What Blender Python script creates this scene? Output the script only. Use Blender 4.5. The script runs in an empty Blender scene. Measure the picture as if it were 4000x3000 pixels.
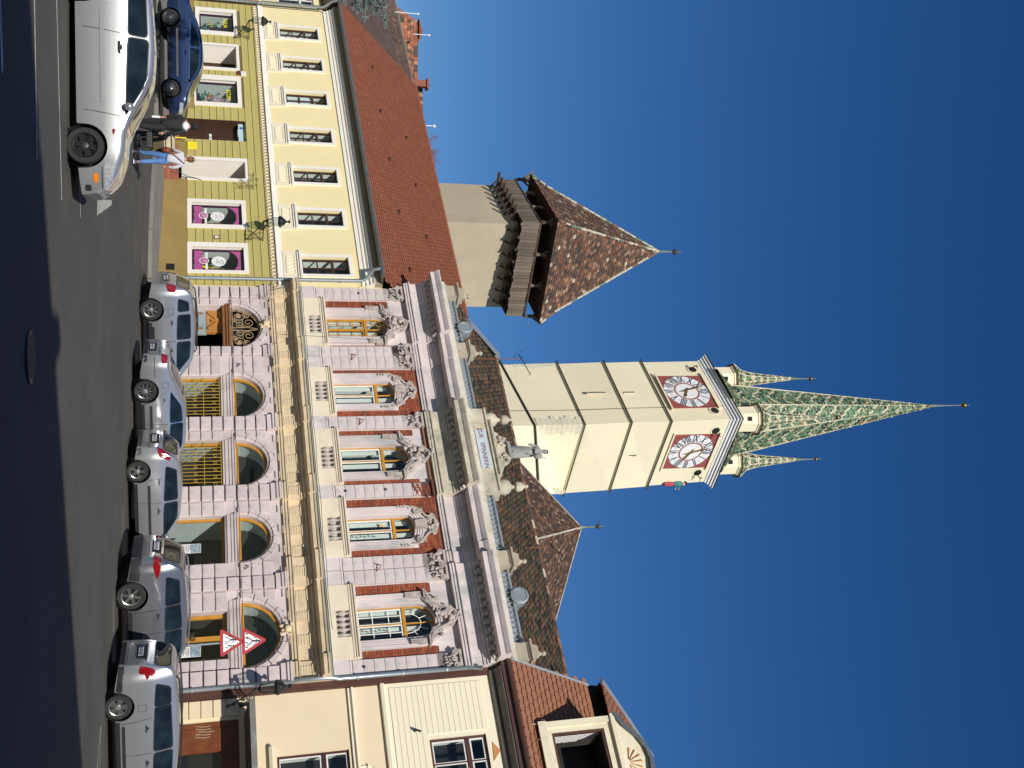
import bpy, math, random
from mathutils import Matrix, Vector
from mathutils.bvhtree import BVHTree
random.seed(7)
R=math.radians
scene=bpy.context.scene
col=scene.collection
# ------------------------------------------------------------------ camera
PF=4200.0; PIT=R(16.3076); ROL=R(-0.558); CZ=2.8; K=1.128
def _b():
    cp,sp=math.cos(PIT),math.sin(PIT)
    F=Vector((0,cp,sp)); Rr=Vector((1,0,0)); U=Vector((0,-sp,cp))
    c,s=math.cos(ROL),math.sin(ROL)
    return F,Rr*c+U*s,U*c-Rr*s
BF,BR,BU=_b()
cam=bpy.data.objects.new('camera',bpy.data.cameras.new('camera')); col.objects.link(cam)
m=Matrix.Identity(4)
for i in range(3):
    m[i][0]=BU[i]; m[i][1]=-BR[i]; m[i][2]=-BF[i]
m[2][3]=CZ
cam.matrix_world=m
cam.data.sensor_width=36; cam.data.lens=PF/4000*36; cam.data.clip_end=3000; cam.data.clip_start=.1
scene.camera=cam
# ------------------------------------------------------------------ sun and sky
SUN=Vector((.02,-1.336,.71)).normalized()
world=bpy.data.worlds.new('World'); scene.world=world; world.use_nodes=True
wn=world.node_tree.nodes; wl=world.node_tree.links
sky=wn.new('ShaderNodeTexSky'); sky.sky_type='NISHITA'; sky.sun_disc=False
sky.sun_elevation=math.asin(SUN.z); sky.sun_rotation=math.atan2(SUN.x,SUN.y)
sky.altitude=300; sky.air_density=1.0; sky.dust_density=.15; sky.ozone_density=3.5
hs_=wn.new('ShaderNodeHueSaturation'); hs_.inputs['Saturation'].default_value=1.28; hs_.inputs['Hue'].default_value=.509; wl.new(sky.outputs[0],hs_.inputs['Color'])
bgn=wn['Background']; wl.new(hs_.outputs[0],bgn.inputs[0]); bgn.inputs[1].default_value=.078
sl=bpy.data.lights.new('sun','SUN'); sl.energy=4.7; sl.angle=R(.5); sl.color=(1,.95,.86)
so=bpy.data.objects.new('sun',sl); col.objects.link(so)
so.rotation_euler=SUN.to_track_quat('Z','Y').to_euler()
scene.view_settings.view_transform='Standard'; scene.view_settings.look='None'
scene.view_settings.exposure=0.0; scene.view_settings.gamma=1.0
# ------------------------------------------------------------------ pixel <-> world helpers (photograph pixels, 4000 x 3000)
def ray(x,y): return BF+BU*((x-2000)/PF)+BR*((y-1500)/PF)
CAM=Vector((0,0,CZ))
def atY(x,y,Y):
    d=ray(x,y); return CAM+d*(Y/d.y)
def atZ(x,y,z):
    d=ray(x,y); return CAM+d*((z-CZ)/d.z)
G0,GX,GY=.109,-.0169,.02657
def gz(x,y): return G0+GX*x+GY*y
def gnd(x,y,h=0):
    d=ray(x,y); t=(G0+h-CZ)/(d.z-GX*d.x-GY*d.y); return CAM+d*t
class Fr:
    def __init__(s,x,y,yaw):
        a=R(yaw); s.o=Vector((x,y,0)); s.rot=a-math.pi/2
        s.u=Vector((math.sin(a),-math.cos(a),0)); s.n=Vector((-math.cos(a),-math.sin(a),0))
    def w(s,ss,z,d=0):      # measured units -> world
        p=s.o+s.u*(ss*K)+s.n*(d*K); return Vector((p.x,p.y,CZ+(z-CZ)*K))
_p=atY(628,900,44.0)
FY=Fr(_p.x,_p.y,50.03)
_q=Vector((-3.3894*K,37.2993*K))
FP=Fr(_q.x,_q.y,52.16)
def T(p): return (p[0]*K,p[1]*K,CZ+(p[2]-CZ)*K)
# ------------------------------------------------------------------ mesh builder
class MB:
    def __init__(s,T=None): s.v=[];s.f=[];s.a=[];s.T=T;s.ca=0.0
    def add(s,vs,fs,a=None):
        o=len(s.v); s.v+= [tuple(p) for p in vs]
        for f in fs: s.f.append(tuple(i+o for i in f)); s.a.append(s.ca if a is None else a)
    def poly(s,pts,a=None): s.add(pts,[tuple(range(len(pts)))],a)
    def box(s,x0,x1,y0,y1,z0,z1,a=None):
        s.add([(x0,y0,z0),(x1,y0,z0),(x1,y1,z0),(x0,y1,z0),(x0,y0,z1),(x1,y0,z1),(x1,y1,z1),(x0,y1,z1)],
              [(0,3,2,1),(4,5,6,7),(0,1,5,4),(1,2,6,5),(2,3,7,6),(3,0,4,7)],a)
    def cham(s,x0,x1,y0,y1,z0,z1,c,a=None):  # box with a chamfered front (low y)
        s.add([(x0,y0+c,z0),(x1,y0+c,z0),(x1,y0+c,z1),(x0,y0+c,z1),(x0+c,y0,z0+c),(x1-c,y0,z0+c),(x1-c,y0,z1-c),(x0+c,y0,z1-c),
               (x0,y1,z0),(x1,y1,z0),(x1,y1,z1),(x0,y1,z1)],
              [(4,5,6,7),(0,1,5,4),(1,2,6,5),(2,3,7,6),(3,0,4,7),(8,9,1,0),(9,10,2,1),(10,11,3,2),(11,8,0,3)],a)
    def prism(s,pts,y0,y1,a=None):  # polygon in x,z extruded along y (counter-clockwise seen from -y)
        n=len(pts)
        s.add([(p[0],y0,p[1]) for p in pts]+[(p[0],y1,p[1]) for p in pts],
              [tuple(range(n)),tuple(range(2*n-1,n-1,-1))]+[((i+1)%n,i,n+i,n+(i+1)%n) for i in range(n)],a)
    def mould(s,prof,x0,x1,a=None,ret=True):  # profile [(outward,z)] run along x
        n=len(prof)
        s.add([(x0,-p[0],p[1]) for p in prof]+[(x1,-p[0],p[1]) for p in prof],
              [(i,i+1,n+i+1,n+i) for i in range(n-1)]+([tuple(range(n-1,-1,-1)),tuple(range(n,2*n))] if ret else []),a)
    def tube(s,pts,r,n=8,a=None,cap=True):
        pts=[Vector(p) for p in pts]; rr=r if isinstance(r,(list,tuple)) else [r]*len(pts)
        vs=[];prev=None
        for i,p in enumerate(pts):
            t=(pts[min(i+1,len(pts)-1)]-pts[max(i-1,0)])
            if t.length<1e-9: t=Vector((0,0,1))
            t.normalize()
            b=prev if prev is not None else (Vector((0,0,1)) if abs(t.z)<.9 else Vector((1,0,0)))
            b=(b-t*b.dot(t))
            if b.length<1e-6: b=t.orthogonal()
            b.normalize(); prev=b; c=t.cross(b)
            for k in range(n):
                q=2*math.pi*k/n; vs.append(p+(b*math.cos(q)+c*math.sin(q))*rr[i])
        fs=[]
        for i in range(len(pts)-1):
            for k in range(n): fs.append((i*n+k,i*n+(k+1)%n,(i+1)*n+(k+1)%n,(i+1)*n+k))
        if cap: fs+= [tuple(range(n-1,-1,-1)),tuple(range((len(pts)-1)*n,len(pts)*n))]
        s.add(vs,fs,a)
    def lathe(s,prof,c,n=12,a=None,ax='z'):
        vs=[]
        for r,h in prof:
            for k in range(n):
                q=2*math.pi*k/n; x,y=r*math.cos(q),r*math.sin(q)
                vs.append((c[0]+x,c[1]+y,c[2]+h) if ax=='z' else ((c[0]+x,c[1]+h,c[2]+y) if ax=='y' else (c[0]+h,c[1]+x,c[2]+y)))
        m_=len(prof); fs=[]
        for i in range(m_-1):
            for k in range(n): fs.append((i*n+k,i*n+(k+1)%n,(i+1)*n+(k+1)%n,(i+1)*n+k))
        fs+=[tuple(range(n-1,-1,-1)),tuple(range((m_-1)*n,m_*n))]
        s.add(vs,fs,a)
    def blob(s,c,r,seed=0,n=6,a=None,j=.25):
        rnd=random.Random(seed); vs=[];fs=[]
        for i in range(1,n-1):
            ph=math.pi*i/(n-1)
            for k in range(n):
                q=2*math.pi*k/n+.3*i; f=1+rnd.uniform(-j,j)
                vs.append((c[0]+r[0]*f*math.sin(ph)*math.cos(q),c[1]+r[1]*f*math.sin(ph)*math.sin(q),c[2]+r[2]*f*math.cos(ph)))
        for i in range(n-3):
            for k in range(n): fs.append((i*n+k,(i+1)*n+k,(i+1)*n+(k+1)%n,i*n+(k+1)%n))
        fs+=[tuple(range(n)),tuple(range((n-3)*n+n-1,(n-3)*n-1,-1))]
        s.add(vs,fs,a)
    def strip(s,path,w,y0,y1,a=None):   # band of width w along an x,z path, from y0 (front) to y1
        L=[];Q=[]
        for i,p in enumerate(path):
            q0=path[max(i-1,0)];q1=path[min(i+1,len(path)-1)]
            dx,dz=q1[0]-q0[0],q1[1]-q0[1]; l=math.hypot(dx,dz) or 1
            ww=w[i] if isinstance(w,(list,tuple)) else w
            nx,nz=-dz/l*ww/2,dx/l*ww/2
            L.append((p[0]+nx,p[1]+nz));Q.append((p[0]-nx,p[1]-nz))
        n=len(path); vs=[(p[0],y0,p[1]) for p in L]+[(p[0],y0,p[1]) for p in Q]+[(p[0],y1,p[1]) for p in L]+[(p[0],y1,p[1]) for p in Q]
        fs=[]
        for i in range(n-1):
            fs+=[(i,n+i,n+i+1,i+1),(i,i+1,2*n+i+1,2*n+i),(n+i+1,n+i,3*n+i,3*n+i+1)]
        fs+=[(0,2*n,3*n,n),(n-1,2*n-1,4*n-1,3*n-1)]
        s.add(vs,fs,a)
    def mesh(s,name,smooth=None):
        me=bpy.data.meshes.new(name)
        me.from_pydata([s.T(p) for p in s.v] if s.T else s.v,[],s.f)
        if any(s.a):
            at=me.attributes.new('rv','FLOAT','FACE'); at.data.foreach_set('value',[float(x) for x in s.a])
        if smooth is not None:
            me.shade_smooth(); me.set_sharp_from_angle(angle=R(smooth))
        me.update(); return me
    def build(s,name,mt,parent=None,smooth=None,**kw):
        o=bpy.data.objects.new(name,s.mesh(name,smooth)); col.objects.link(o)
        if mt: o.data.materials.append(mt)
        if parent: o.parent=parent
        for k,v in kw.items():
            if v is not None: o[{'cat':'category'}.get(k,k)]=v
        return o
def empty(name,loc,rz=0,label=None,cat=None,group=None,parent=None):
    o=bpy.data.objects.new(name,None); col.objects.link(o); o.location=loc; o.rotation_euler=(0,0,rz); o.empty_display_size=.2
    if label:o['label']=label
    if cat:o['category']=cat
    if group:o['group']=group
    if parent:o.parent=parent
    return o
def wm(o):
    mt=o.matrix_basis.copy()
    while o.parent: o=o.parent; mt=o.matrix_basis@mt
    return mt
def pieces(name,tm,mats,mt,parent,limit=300,stuff_name=None,rs=1):
    """alike pieces: the nearest `limit` as objects sharing one mesh, the rest as one joined part"""
    W=wm(parent); order=sorted(mats,key=lambda q:((W@q).translation-CAM).length)
    me=tm.mesh(name); me.materials.append(mt)
    for q in order[:limit]:
        o=bpy.data.objects.new(name,me); col.objects.link(o); o.parent=parent; o.matrix_local=q
    if len(order)>limit:
        mb=MB(); rnd=random.Random(rs)
        for q in order[limit:]:
            mb.add([q@Vector(p) for p in tm.v],tm.f,rnd.random()+.001)
        mb.build(stuff_name or name,mt,parent,kind='stuff')
def LT(x,y,z,sx=1,sy=1,sz=1): # measured facade units -> local matrix
    return Matrix.Translation(T((x,y,z)))@Matrix.Diagonal((sx*K,sy*K,sz*K,1))
# ------------------------------------------------------------------ materials
def C(r,g=None,b=None):
    if g is None: g=b=r
    return tuple(((v/255)/12.92 if v/255<=.04045 else ((v/255+.055)/1.055)**2.4) for v in (r,g,b))+(1,)
MT={}
def mat(name,base,rough=.85,var=.12,scale=1.2,bump=.15,bs=30,metal=0,grime=None,gs=.6,spec=.5,rnd=0.0,coat=0,streak=None,gt=.5):
    m=bpy.data.materials.new(name); m.use_nodes=True; n=m.node_tree.nodes; l=m.node_tree.links
    p=n['Principled BSDF']; p.inputs['Roughness'].default_value=rough; p.inputs['Metallic'].default_value=metal
    p.inputs['Specular IOR Level'].default_value=spec
    if coat: p.inputs['Coat Weight'].default_value=coat; p.inputs['Coat Roughness'].default_value=.03
    tc=n.new('ShaderNodeTexCoord')
    no=n.new('ShaderNodeTexNoise'); no.inputs['Scale'].default_value=scale; no.inputs['Detail'].default_value=6; l.new(tc.outputs['Object'],no.inputs['Vector'])
    mr=n.new('ShaderNodeMapRange'); mr.inputs[1].default_value=.3; mr.inputs[2].default_value=.7; mr.inputs[3].default_value=1-var; mr.inputs[4].default_value=1+var
    l.new(no.outputs[0],mr.inputs[0])
    mx=n.new('ShaderNodeMix'); mx.data_type='RGBA'; mx.blend_type='MULTIPLY'; mx.inputs[0].default_value=1; mx.inputs[6].default_value=base
    l.new(mr.outputs[0],mx.inputs[7]); out=mx.outputs[2]
    if rnd:
        oi=n.new('ShaderNodeObjectInfo'); at=n.new('ShaderNodeAttribute'); at.attribute_name='rv'
        ad=n.new('ShaderNodeMath'); l.new(oi.outputs['Random'],ad.inputs[0]); l.new(at.outputs['Fac'],ad.inputs[1])
        fr=n.new('ShaderNodeMath'); fr.operation='FRACT'; l.new(ad.outputs[0],fr.inputs[0])
        m2=n.new('ShaderNodeMapRange'); m2.inputs[3].default_value=1-rnd; m2.inputs[4].default_value=1+rnd; l.new(fr.outputs[0],m2.inputs[0])
        mm=n.new('ShaderNodeMix'); mm.data_type='RGBA'; mm.blend_type='MULTIPLY'; mm.inputs[0].default_value=1
        l.new(out,mm.inputs[6]); l.new(m2.outputs[0],mm.inputs[7]); out=mm.outputs[2]
    if grime:
        mp=n.new('ShaderNodeMapping'); l.new(tc.outputs['Object'],mp.inputs[0])
        if streak: mp.inputs['Scale'].default_value=(1,1,streak)
        g=n.new('ShaderNodeTexNoise'); g.inputs['Scale'].default_value=gs; g.inputs['Detail'].default_value=8; g.inputs['Roughness'].default_value=.65; l.new(mp.outputs[0],g.inputs['Vector'])
        cr=n.new('ShaderNodeMapRange'); cr.inputs[1].default_value=gt; cr.inputs[2].default_value=gt+.2; cr.inputs[4].default_value=grime[1]; l.new(g.outputs[0],cr.inputs[0])
        gm=n.new('ShaderNodeMix'); gm.data_type='RGBA'; l.new(cr.outputs[0],gm.inputs[0]); l.new(out,gm.inputs[6]); gm.inputs[7].default_value=grime[0]; out=gm.outputs[2]
    l.new(out,p.inputs['Base Color'])
    if bump:
        b2=n.new('ShaderNodeTexNoise'); b2.inputs['Scale'].default_value=bs; b2.inputs['Detail'].default_value=5; l.new(tc.outputs['Object'],b2.inputs['Vector'])
        bp=n.new('ShaderNodeBump'); bp.inputs['Strength'].default_value=bump; bp.inputs['Distance'].default_value=.02; l.new(b2.outputs[0],bp.inputs['Height']); l.new(bp.outputs[0],p.inputs['Normal'])
    MT[name]=m; return m
def pmat(name,stops,rough=.8,var=.2,scale=4,lo=None,patch=0,pcol=None,ps=.5):   # palette picked per piece
    m=bpy.data.materials.new(name); m.use_nodes=True; n=m.node_tree.nodes; l=m.node_tree.links
    p=n['Principled BSDF']; p.inputs['Roughness'].default_value=rough
    oi=n.new('ShaderNodeObjectInfo'); at=n.new('ShaderNodeAttribute'); at.attribute_name='rv'
    ad=n.new('ShaderNodeMath'); l.new(oi.outputs['Random'],ad.inputs[0]); l.new(at.outputs['Fac'],ad.inputs[1])
    if lo=='attr': ad.inputs[0].default_value=0; l.remove(ad.inputs[0].links[0])
    fr=n.new('ShaderNodeMath'); fr.operation='FRACT'; l.new(ad.outputs[0],fr.inputs[0])
    cr=n.new('ShaderNodeValToRGB'); cr.color_ramp.interpolation='CONSTANT'; e=cr.color_ramp.elements
    e[0].position=stops[0][0]; e[0].color=stops[0][1]; e[1].position=stops[1][0]; e[1].color=stops[1][1]
    for s_ in stops[2:]:
        q=e.new(s_[0]); q.color=s_[1]
    l.new(fr.outputs[0],cr.inputs[0])
    tc=n.new('ShaderNodeTexCoord'); no=n.new('ShaderNodeTexNoise'); no.inputs['Scale'].default_value=scale; no.inputs['Detail'].default_value=6
    l.new(tc.outputs['Object'],no.inputs['Vector'])
    mr=n.new('ShaderNodeMapRange'); mr.inputs[1].default_value=.3; mr.inputs[2].default_value=.7; mr.inputs[3].default_value=1-var; mr.inputs[4].default_value=1+var; l.new(no.outputs[0],mr.inputs[0])
    mx=n.new('ShaderNodeMix'); mx.data_type='RGBA'; mx.blend_type='MULTIPLY'; mx.inputs[0].default_value=1; l.new(cr.outputs[0],mx.inputs[6]); l.new(mr.outputs[0],mx.inputs[7])
    out=mx.outputs[2]
    if patch:
        g=n.new('ShaderNodeTexNoise'); g.inputs['Scale'].default_value=ps; g.inputs['Detail'].default_value=5; l.new(tc.outputs['Object'],g.inputs['Vector'])
        c2=n.new('ShaderNodeMapRange'); c2.inputs[1].default_value=.45; c2.inputs[2].default_value=.7; c2.inputs[4].default_value=patch; l.new(g.outputs[0],c2.inputs[0])
        gm=n.new('ShaderNodeMix'); gm.data_type='RGBA'; l.new(c2.outputs[0],gm.inputs[0]); l.new(out,gm.inputs[6]); gm.inputs[7].default_value=pcol; out=gm.outputs[2]
    l.new(out,p.inputs['Base Color']); MT[name]=m; return m
def glassmat(name,tint=(.88,.92,.91,1),refl=.085,rough=.02):
    m=bpy.data.materials.new(name); m.use_nodes=True; n=m.node_tree.nodes; l=m.node_tree.links
    n.remove(n['Principled BSDF']); t=n.new('ShaderNodeBsdfTransparent'); t.inputs[0].default_value=tint
    g=n.new('ShaderNodeBsdfGlossy'); g.inputs['Roughness'].default_value=rough; g.inputs[0].default_value=(.9,.9,.9,1)
    lw=n.new('ShaderNodeLayerWeight'); lw.inputs[0].default_value=.5
    pw=n.new('ShaderNodeMath'); pw.operation='POWER'; pw.inputs[1].default_value=5; l.new(lw.outputs['Facing'],pw.inputs[0])
    ma=n.new('ShaderNodeMath'); ma.operation='MULTIPLY_ADD'; ma.inputs[1].default_value=.9; ma.inputs[2].default_value=refl-.05; ma.use_clamp=True; l.new(pw.outputs[0],ma.inputs[0])
    mx=n.new('ShaderNodeMixShader'); l.new(ma.outputs[0],mx.inputs[0]); l.new(t.outputs[0],mx.inputs[1]); l.new(g.outputs[0],mx.inputs[2])
    l.new(mx.outputs[0],n['Material Output'].inputs[0]); MT[name]=m; return m
asph=mat('asphalt',(.070,.066,.058,1),.93,.2,.5,.5,90,grime=((.05,.047,.042,1),.5),gs=.35)
pave=mat('pavement',(.20,.19,.165,1),.93,.12,1,.3,60,grime=((.10,.09,.08,1),.5),gs=.8)
kerbm=mat('kerbstone',(.20,.19,.165,1),.9,.1,2,.2,40)
paint_w=mat('road_paint',(.50,.50,.44,1),.85,.2,3,.2,60,grime=((.12,.12,.11,1),.6),gs=4)
redtilep=mat('red_step_tile',(.36,.13,.075,1),.75,.1,3,.1,50,rnd=.12)
# facades
olive=mat('olive_plaster',(.47,.40,.135,1),.9,.05,.8,.1,60,rnd=.03)
ochre=mat('ochre_plinth',(.31,.215,.07,1),.92,.10,.7,.15,50,grime=((.2,.16,.08,1),.35),gs=.9)
paleY=mat('pale_yellow_plaster',(.80,.685,.385,1),.9,.03,.6,.08,60)
cream=mat('cream_trim',(.78,.70,.53,1),.85,.04,1,.08,50)
white=mat('white_trim',(.80,.76,.68,1),.8,.03,1.5,.05,50)
brownf=mat('dark_brown_wood',(.055,.026,.017,1),.45,.2,5,.1,40)
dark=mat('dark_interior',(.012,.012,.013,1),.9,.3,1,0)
curt=mat('white_reveal',(.66,.70,.66,1),.9,.05,1,0)
glass=glassmat('window_glass')
gutter=mat('blue_grey_gutter',(.16,.19,.20,1),.45,.15,2,.05,30,metal=.5)
zinc=mat('galvanised_pipe',(.42,.47,.50,1),.38,.12,3,.04,30,metal=.7)
pink=mat('pale_pink_plaster',(.59,.51,.50,1),.92,.07,.9,.2,40,grime=((.38,.33,.31,1),.8),gs=1.2,rnd=.07,streak=.4,gt=.47)
pinkw=mat('stained_pink_plaster',(.625,.545,.53,1),.92,.07,1.1,.2,40,grime=((.36,.37,.355,1),.85),gs=1.3,rnd=.06,streak=.45,gt=.47)
entc=mat('cream_entablature',(.66,.53,.35,1),.9,.08,1.2,.15,40,grime=((.40,.34,.25,1),.6),gs=1.6,gt=.46)
balc=mat('cream_balustrade',(.74,.635,.485,1),.9,.06,1.2,.15,40,grime=((.50,.43,.34,1),.4),gs=1.3)
stone=mat('weathered_stone',(.52,.475,.37,1),.93,.2,2,.4,25,grime=((.20,.185,.155,1),.8),gs=2.2)
stoneo=mat('grey_stone_ornament',(.47,.41,.37,1),.92,.16,3,.35,30,grime=((.19,.17,.16,1),.8),gs=4)
stonep=mat('pedestal_stone',(.38,.335,.25,1),.92,.14,1.5,.3,30,grime=((.55,.52,.46,1),.6),gs=1.8)
brickm=pmat('orange_brick',[(0,(.27,.068,.03,1)),(.3,(.33,.09,.038,1)),(.6,(.24,.055,.028,1)),(.85,(.19,.06,.04,1))],.9,.2,9)
mortar=mat('brick_mortar',(.12,.05,.035,1),.95,.2,3,.2,30)
amber=mat('amber_wood',(.50,.235,.03,1),.5,.15,4,.1,30)
whitep=mat('white_window_paint',(.76,.76,.72,1),.55,.06,4,.05,30,grime=((.45,.36,.28,1),.3),gs=6)
copper=mat('green_copper_ledge',(.30,.38,.35,1),.6,.2,2,.1,30)
sheet=mat('sheet_metal',(.33,.365,.39,1),.45,.1,3,.15,12,metal=.4,grime=((.30,.33,.36,1),.6),gs=3)
rustm=mat('rusty_strip',(.22,.075,.03,1),.85,.3,6,.2,30)
creamw=mat('cream_house_plaster',(.76,.63,.43,1),.9,.03,.5,.08,50)
creaml=mat('cream_siding',(.83,.75,.57,1),.8,.03,.7,.05,40,rnd=.02)
brownm=mat('brown_fascia',(.085,.036,.026,1),.5,.15,3,.05,30)
rustw=mat('rust_brown_shopfront',(.17,.045,.012,1),.55,.2,3,.1,20,grime=((.36,.17,.03,1),.3),gs=2)
canop=mat('grey_canopy',(.19,.185,.16,1),.8,.1,1,.1,30,grime=((.33,.42,.44,1),.7),gs=2.5)
ironm=mat('black_iron',(.018,.02,.021,1),.5,.2,10,.1,40,metal=.3)
goldi=mat('tan_ironwork',(.36,.25,.13,1),.6,.2,6,.1,30)
redpl=pmat('red_clay_tile',[(0,(.255,.083,.043,1)),(.35,(.275,.092,.048,1)),(.7,(.24,.078,.041,1))],.75,.06,2)
oldtile=pmat('old_clay_tile',[(0,(.155,.072,.042,1)),(.2,(.085,.055,.042,1)),(.4,(.22,.115,.07,1)),(.55,(.06,.045,.04,1)),(.72,(.12,.065,.042,1)),(.88,(.29,.18,.115,1)),(.975,(.45,.40,.29,1))],.9,.3,3)
mosstile=pmat('mossy_clay_tile',[(0,(.15,.13,.095,1)),(.22,(.075,.072,.065,1)),(.42,(.27,.13,.075,1)),(.58,(.13,.125,.075,1)),(.75,(.05,.048,.045,1)),(.9,(.34,.17,.10,1))],.9,.3,4,patch=.35,pcol=(.12,.11,.06,1),ps=.6)
brntile=pmat('brown_pan_tile',[(0,(.29,.125,.068,1)),(.5,(.305,.133,.073,1))],.75,.08,3)
tilebase=mat('tile_underside',(.06,.03,.022,1),.95,.2,2,.1)
redbase=mat('red_tile_underside',(.09,.028,.018,1),.95,.1,2,.1)
greent=pmat('glazed_green_tile',[(0,(.13,.24,.13,1)),(.14,(.045,.09,.065,1)),(.26,(.20,.29,.17,1)),(.40,(.02,.03,.035,1)),(.49,(.27,.15,.06,1)),(.55,(.38,.36,.22,1)),(.64,(.09,.18,.11,1)),(.8,(.58,.53,.37,1))],.4,.15,6,lo='attr')
ribm=mat('cream_rib_tile',(.62,.56,.41,1),.7,.2,6,.1,20)
churchw=mat('church_tower_plaster',(.84,.76,.54,1),.92,.03,.25,.08,20,grime=((.74,.68,.50,1),.4),gs=.3)
quoinm=mat('pale_quoin_stone',(.66,.61,.47,1),.92,.08,1,.2,10,rnd=.05)
dbrownm=mat('dark_brown_string',(.055,.045,.028,1),.8,.25,4,.2,20)  # dark brown for the string lines, base ledge and cornice edge
corn=mat('pale_blue_cornice',(.78,.79,.80,1),.8,.05,1,.05,20)
corng=mat('grey_cornice_line',(.12,.12,.14,1),.8,.1,1,.05,20)
clockred=mat('clock_red_panel',(.30,.075,.06,1),.85,.08,1,.05,10)
clockw=mat('clock_white_dial',(.80,.80,.80,1),.8,.02,1,.03,10)
clockb=mat('clock_dark_numeral',(.05,.06,.09,1),.7,.1,2,0)
gold=mat('gilded_metal',(.55,.32,.06,1),.35,.15,6,.05,20,metal=.9)
bronze=mat('bronze_ball',(.30,.20,.08,1),.35,.2,4,.05,20,metal=.9)
otw=mat('old_tower_plaster',(.47,.405,.29,1),.93,.08,.35,.2,12,grime=((.36,.31,.23,1),.5),gs=.5)
plank=mat('weathered_plank',(.155,.125,.095,1),.9,.3,2.5,.3,18,rnd=.28,grime=((.10,.075,.055,1),.6),gs=3)
beam=mat('dark_old_beam',(.075,.05,.035,1),.9,.3,3,.3,15)
# ------------------------------------------------------------------ ground, pavement, markings
def sheet_poly(name,pts,mt,h=0,kind=None,parent=None,**kw):
    mb=MB(); mb.poly([(p[0],p[1],gz(p[0],p[1])+h) for p in pts]); return mb.build(name,mt,parent,kind=kind,**kw)
mb=MB(); N=24
for i in range(N):
    for j in range(N):
        xs=[-160+320*q/N for q in(i,i+1)]; ys=[-60+300*q/N for q in(j,j+1)]
        mb.poly([(x,y,gz(x,y)) for x,y in((xs[0],ys[0]),(xs[1],ys[0]),(xs[1],ys[1]),(xs[0],ys[1]))])
mb.build('road',asph,kind='structure')
mb=MB(); mb.poly([(-900,-900,-9),(900,-900,-9),(900,1500,-9),(-900,1500,-9)]); mb.build('ground',pave,kind='structure')
kp=[gnd(x,y) for x,y in((624,-700),(618,-250),(612,0),(604,400),(597,620),(588,750),(581,900),(577,1090))]
kp=[Vector((p.x,p.y,0)) for p in kp]
e1=FP.w(3.2,0,1.2); kp+= [Vector((e1.x,e1.y,0))]; e2=FP.w(30,0,1.2); kp.append(Vector((e2.x,e2.y,0)))
wl_=[FP.w(30,0,-.5),FP.w(0,0,-.5),FY.w(-40,0,-.5)]
mb=MB()
top=[(p.x,p.y,gz(p.x,p.y)+.12) for p in kp]
mb.poly(top+[(p.x,p.y,gz(p.x,p.y)+.12) for p in wl_])
mb.build('pavement',pave,kind='structure')
# kerb stones, one by one along the edge
kb=empty('kerb',(0,0,0)); kb['kind']='structure'
km=[]
for a,b in zip(kp[:-1],kp[1:]):
    d=b-a; L=d.length; n=max(1,int(L/.95)); t=d.normalized()
    if a.x<-30: continue
    for i in range(n):
        c=a+d*((i+.5)/n); c.z=gz(c.x,c.y)+.061
        sl_=(gz(b.x,b.y)-gz(a.x,a.y))/L
        km.append(Matrix.Translation(c)@Matrix.Rotation(math.atan2(t.y,t.x),4,'Z')@Matrix.Rotation(-math.atan(sl_),4,'Y')@Matrix.Diagonal((L/n-.012,.16,.13,1)))
tm=MB(); tm.box(-.5,.5,-.5,.5,-.5,.5); pieces('kerbstone',tm,km,kerbm,kb,120)
# painted lines
def line_px(a,b,w=.1,name='road_marking'):
    p,q=gnd(*a),gnd(*b); d=(q-p); d.z=0; d.normalize(); n=Vector((-d.y,d.x,0))*w/2
    return sheet_poly(name,[p-n,q-n,q+n,p+n],paint_w,.005,kind='structure')
line_px((130,-160),(144,622),.09); line_px((212,-300),(240,782),.07); line_px((304,560),(314,850),.06); line_px((-3,-60),(8,285),.12)
for a,b in (((441,2345),(443,2475)),((480,1985),(478,2110)),((518,1545),(515,1625)),((542,1335),(541,1400)),((392,2840),(377,3010)),((394,2838),(388,3010)),((556,1150),(558,1230)),((553,980),(556,1040)),((604,100),(597,640))):
    line_px(a,b,.05 if a[0]<560 else .04)
for q in (((378,842),(380,778),(436,782),(436,800)),((378,790),(380,765),(384,765),(384,790))):
    sheet_poly('road_marking',[gnd(*p) for p in q],paint_w,.0045,kind='structure')
c=(gnd(118,1290)+gnd(118,1500))/2; r=(gnd(118,1500)-gnd(118,1290)).length/2
mc=empty('manhole_cover',(c.x,c.y,gz(c.x,c.y)+.003),0,'round iron manhole cover in the shaded road at the bottom of the view','manhole cover')
mb=MB(); mb.lathe([(r,0),(r,.012),(r*.93,.012),(r*.93,.006),(r*.86,.006)],(0,0,0),40); o=mb.build('rim',ironm,mc)
mb=MB(); mb.lathe([(r*.85,0),(r*.85,.008)],(0,0,0),40)
for i in range(-4,5):
    w=math.sqrt(max(0,.7-(i/5)**2))*r
    mb.box(-w,w,i*r/5-.02,i*r/5+.02,.008,.014)
mb.build('lid',mat('worn_iron_lid',(.062,.058,.052,1),.6,.2,4,.3,30),mc)
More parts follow.
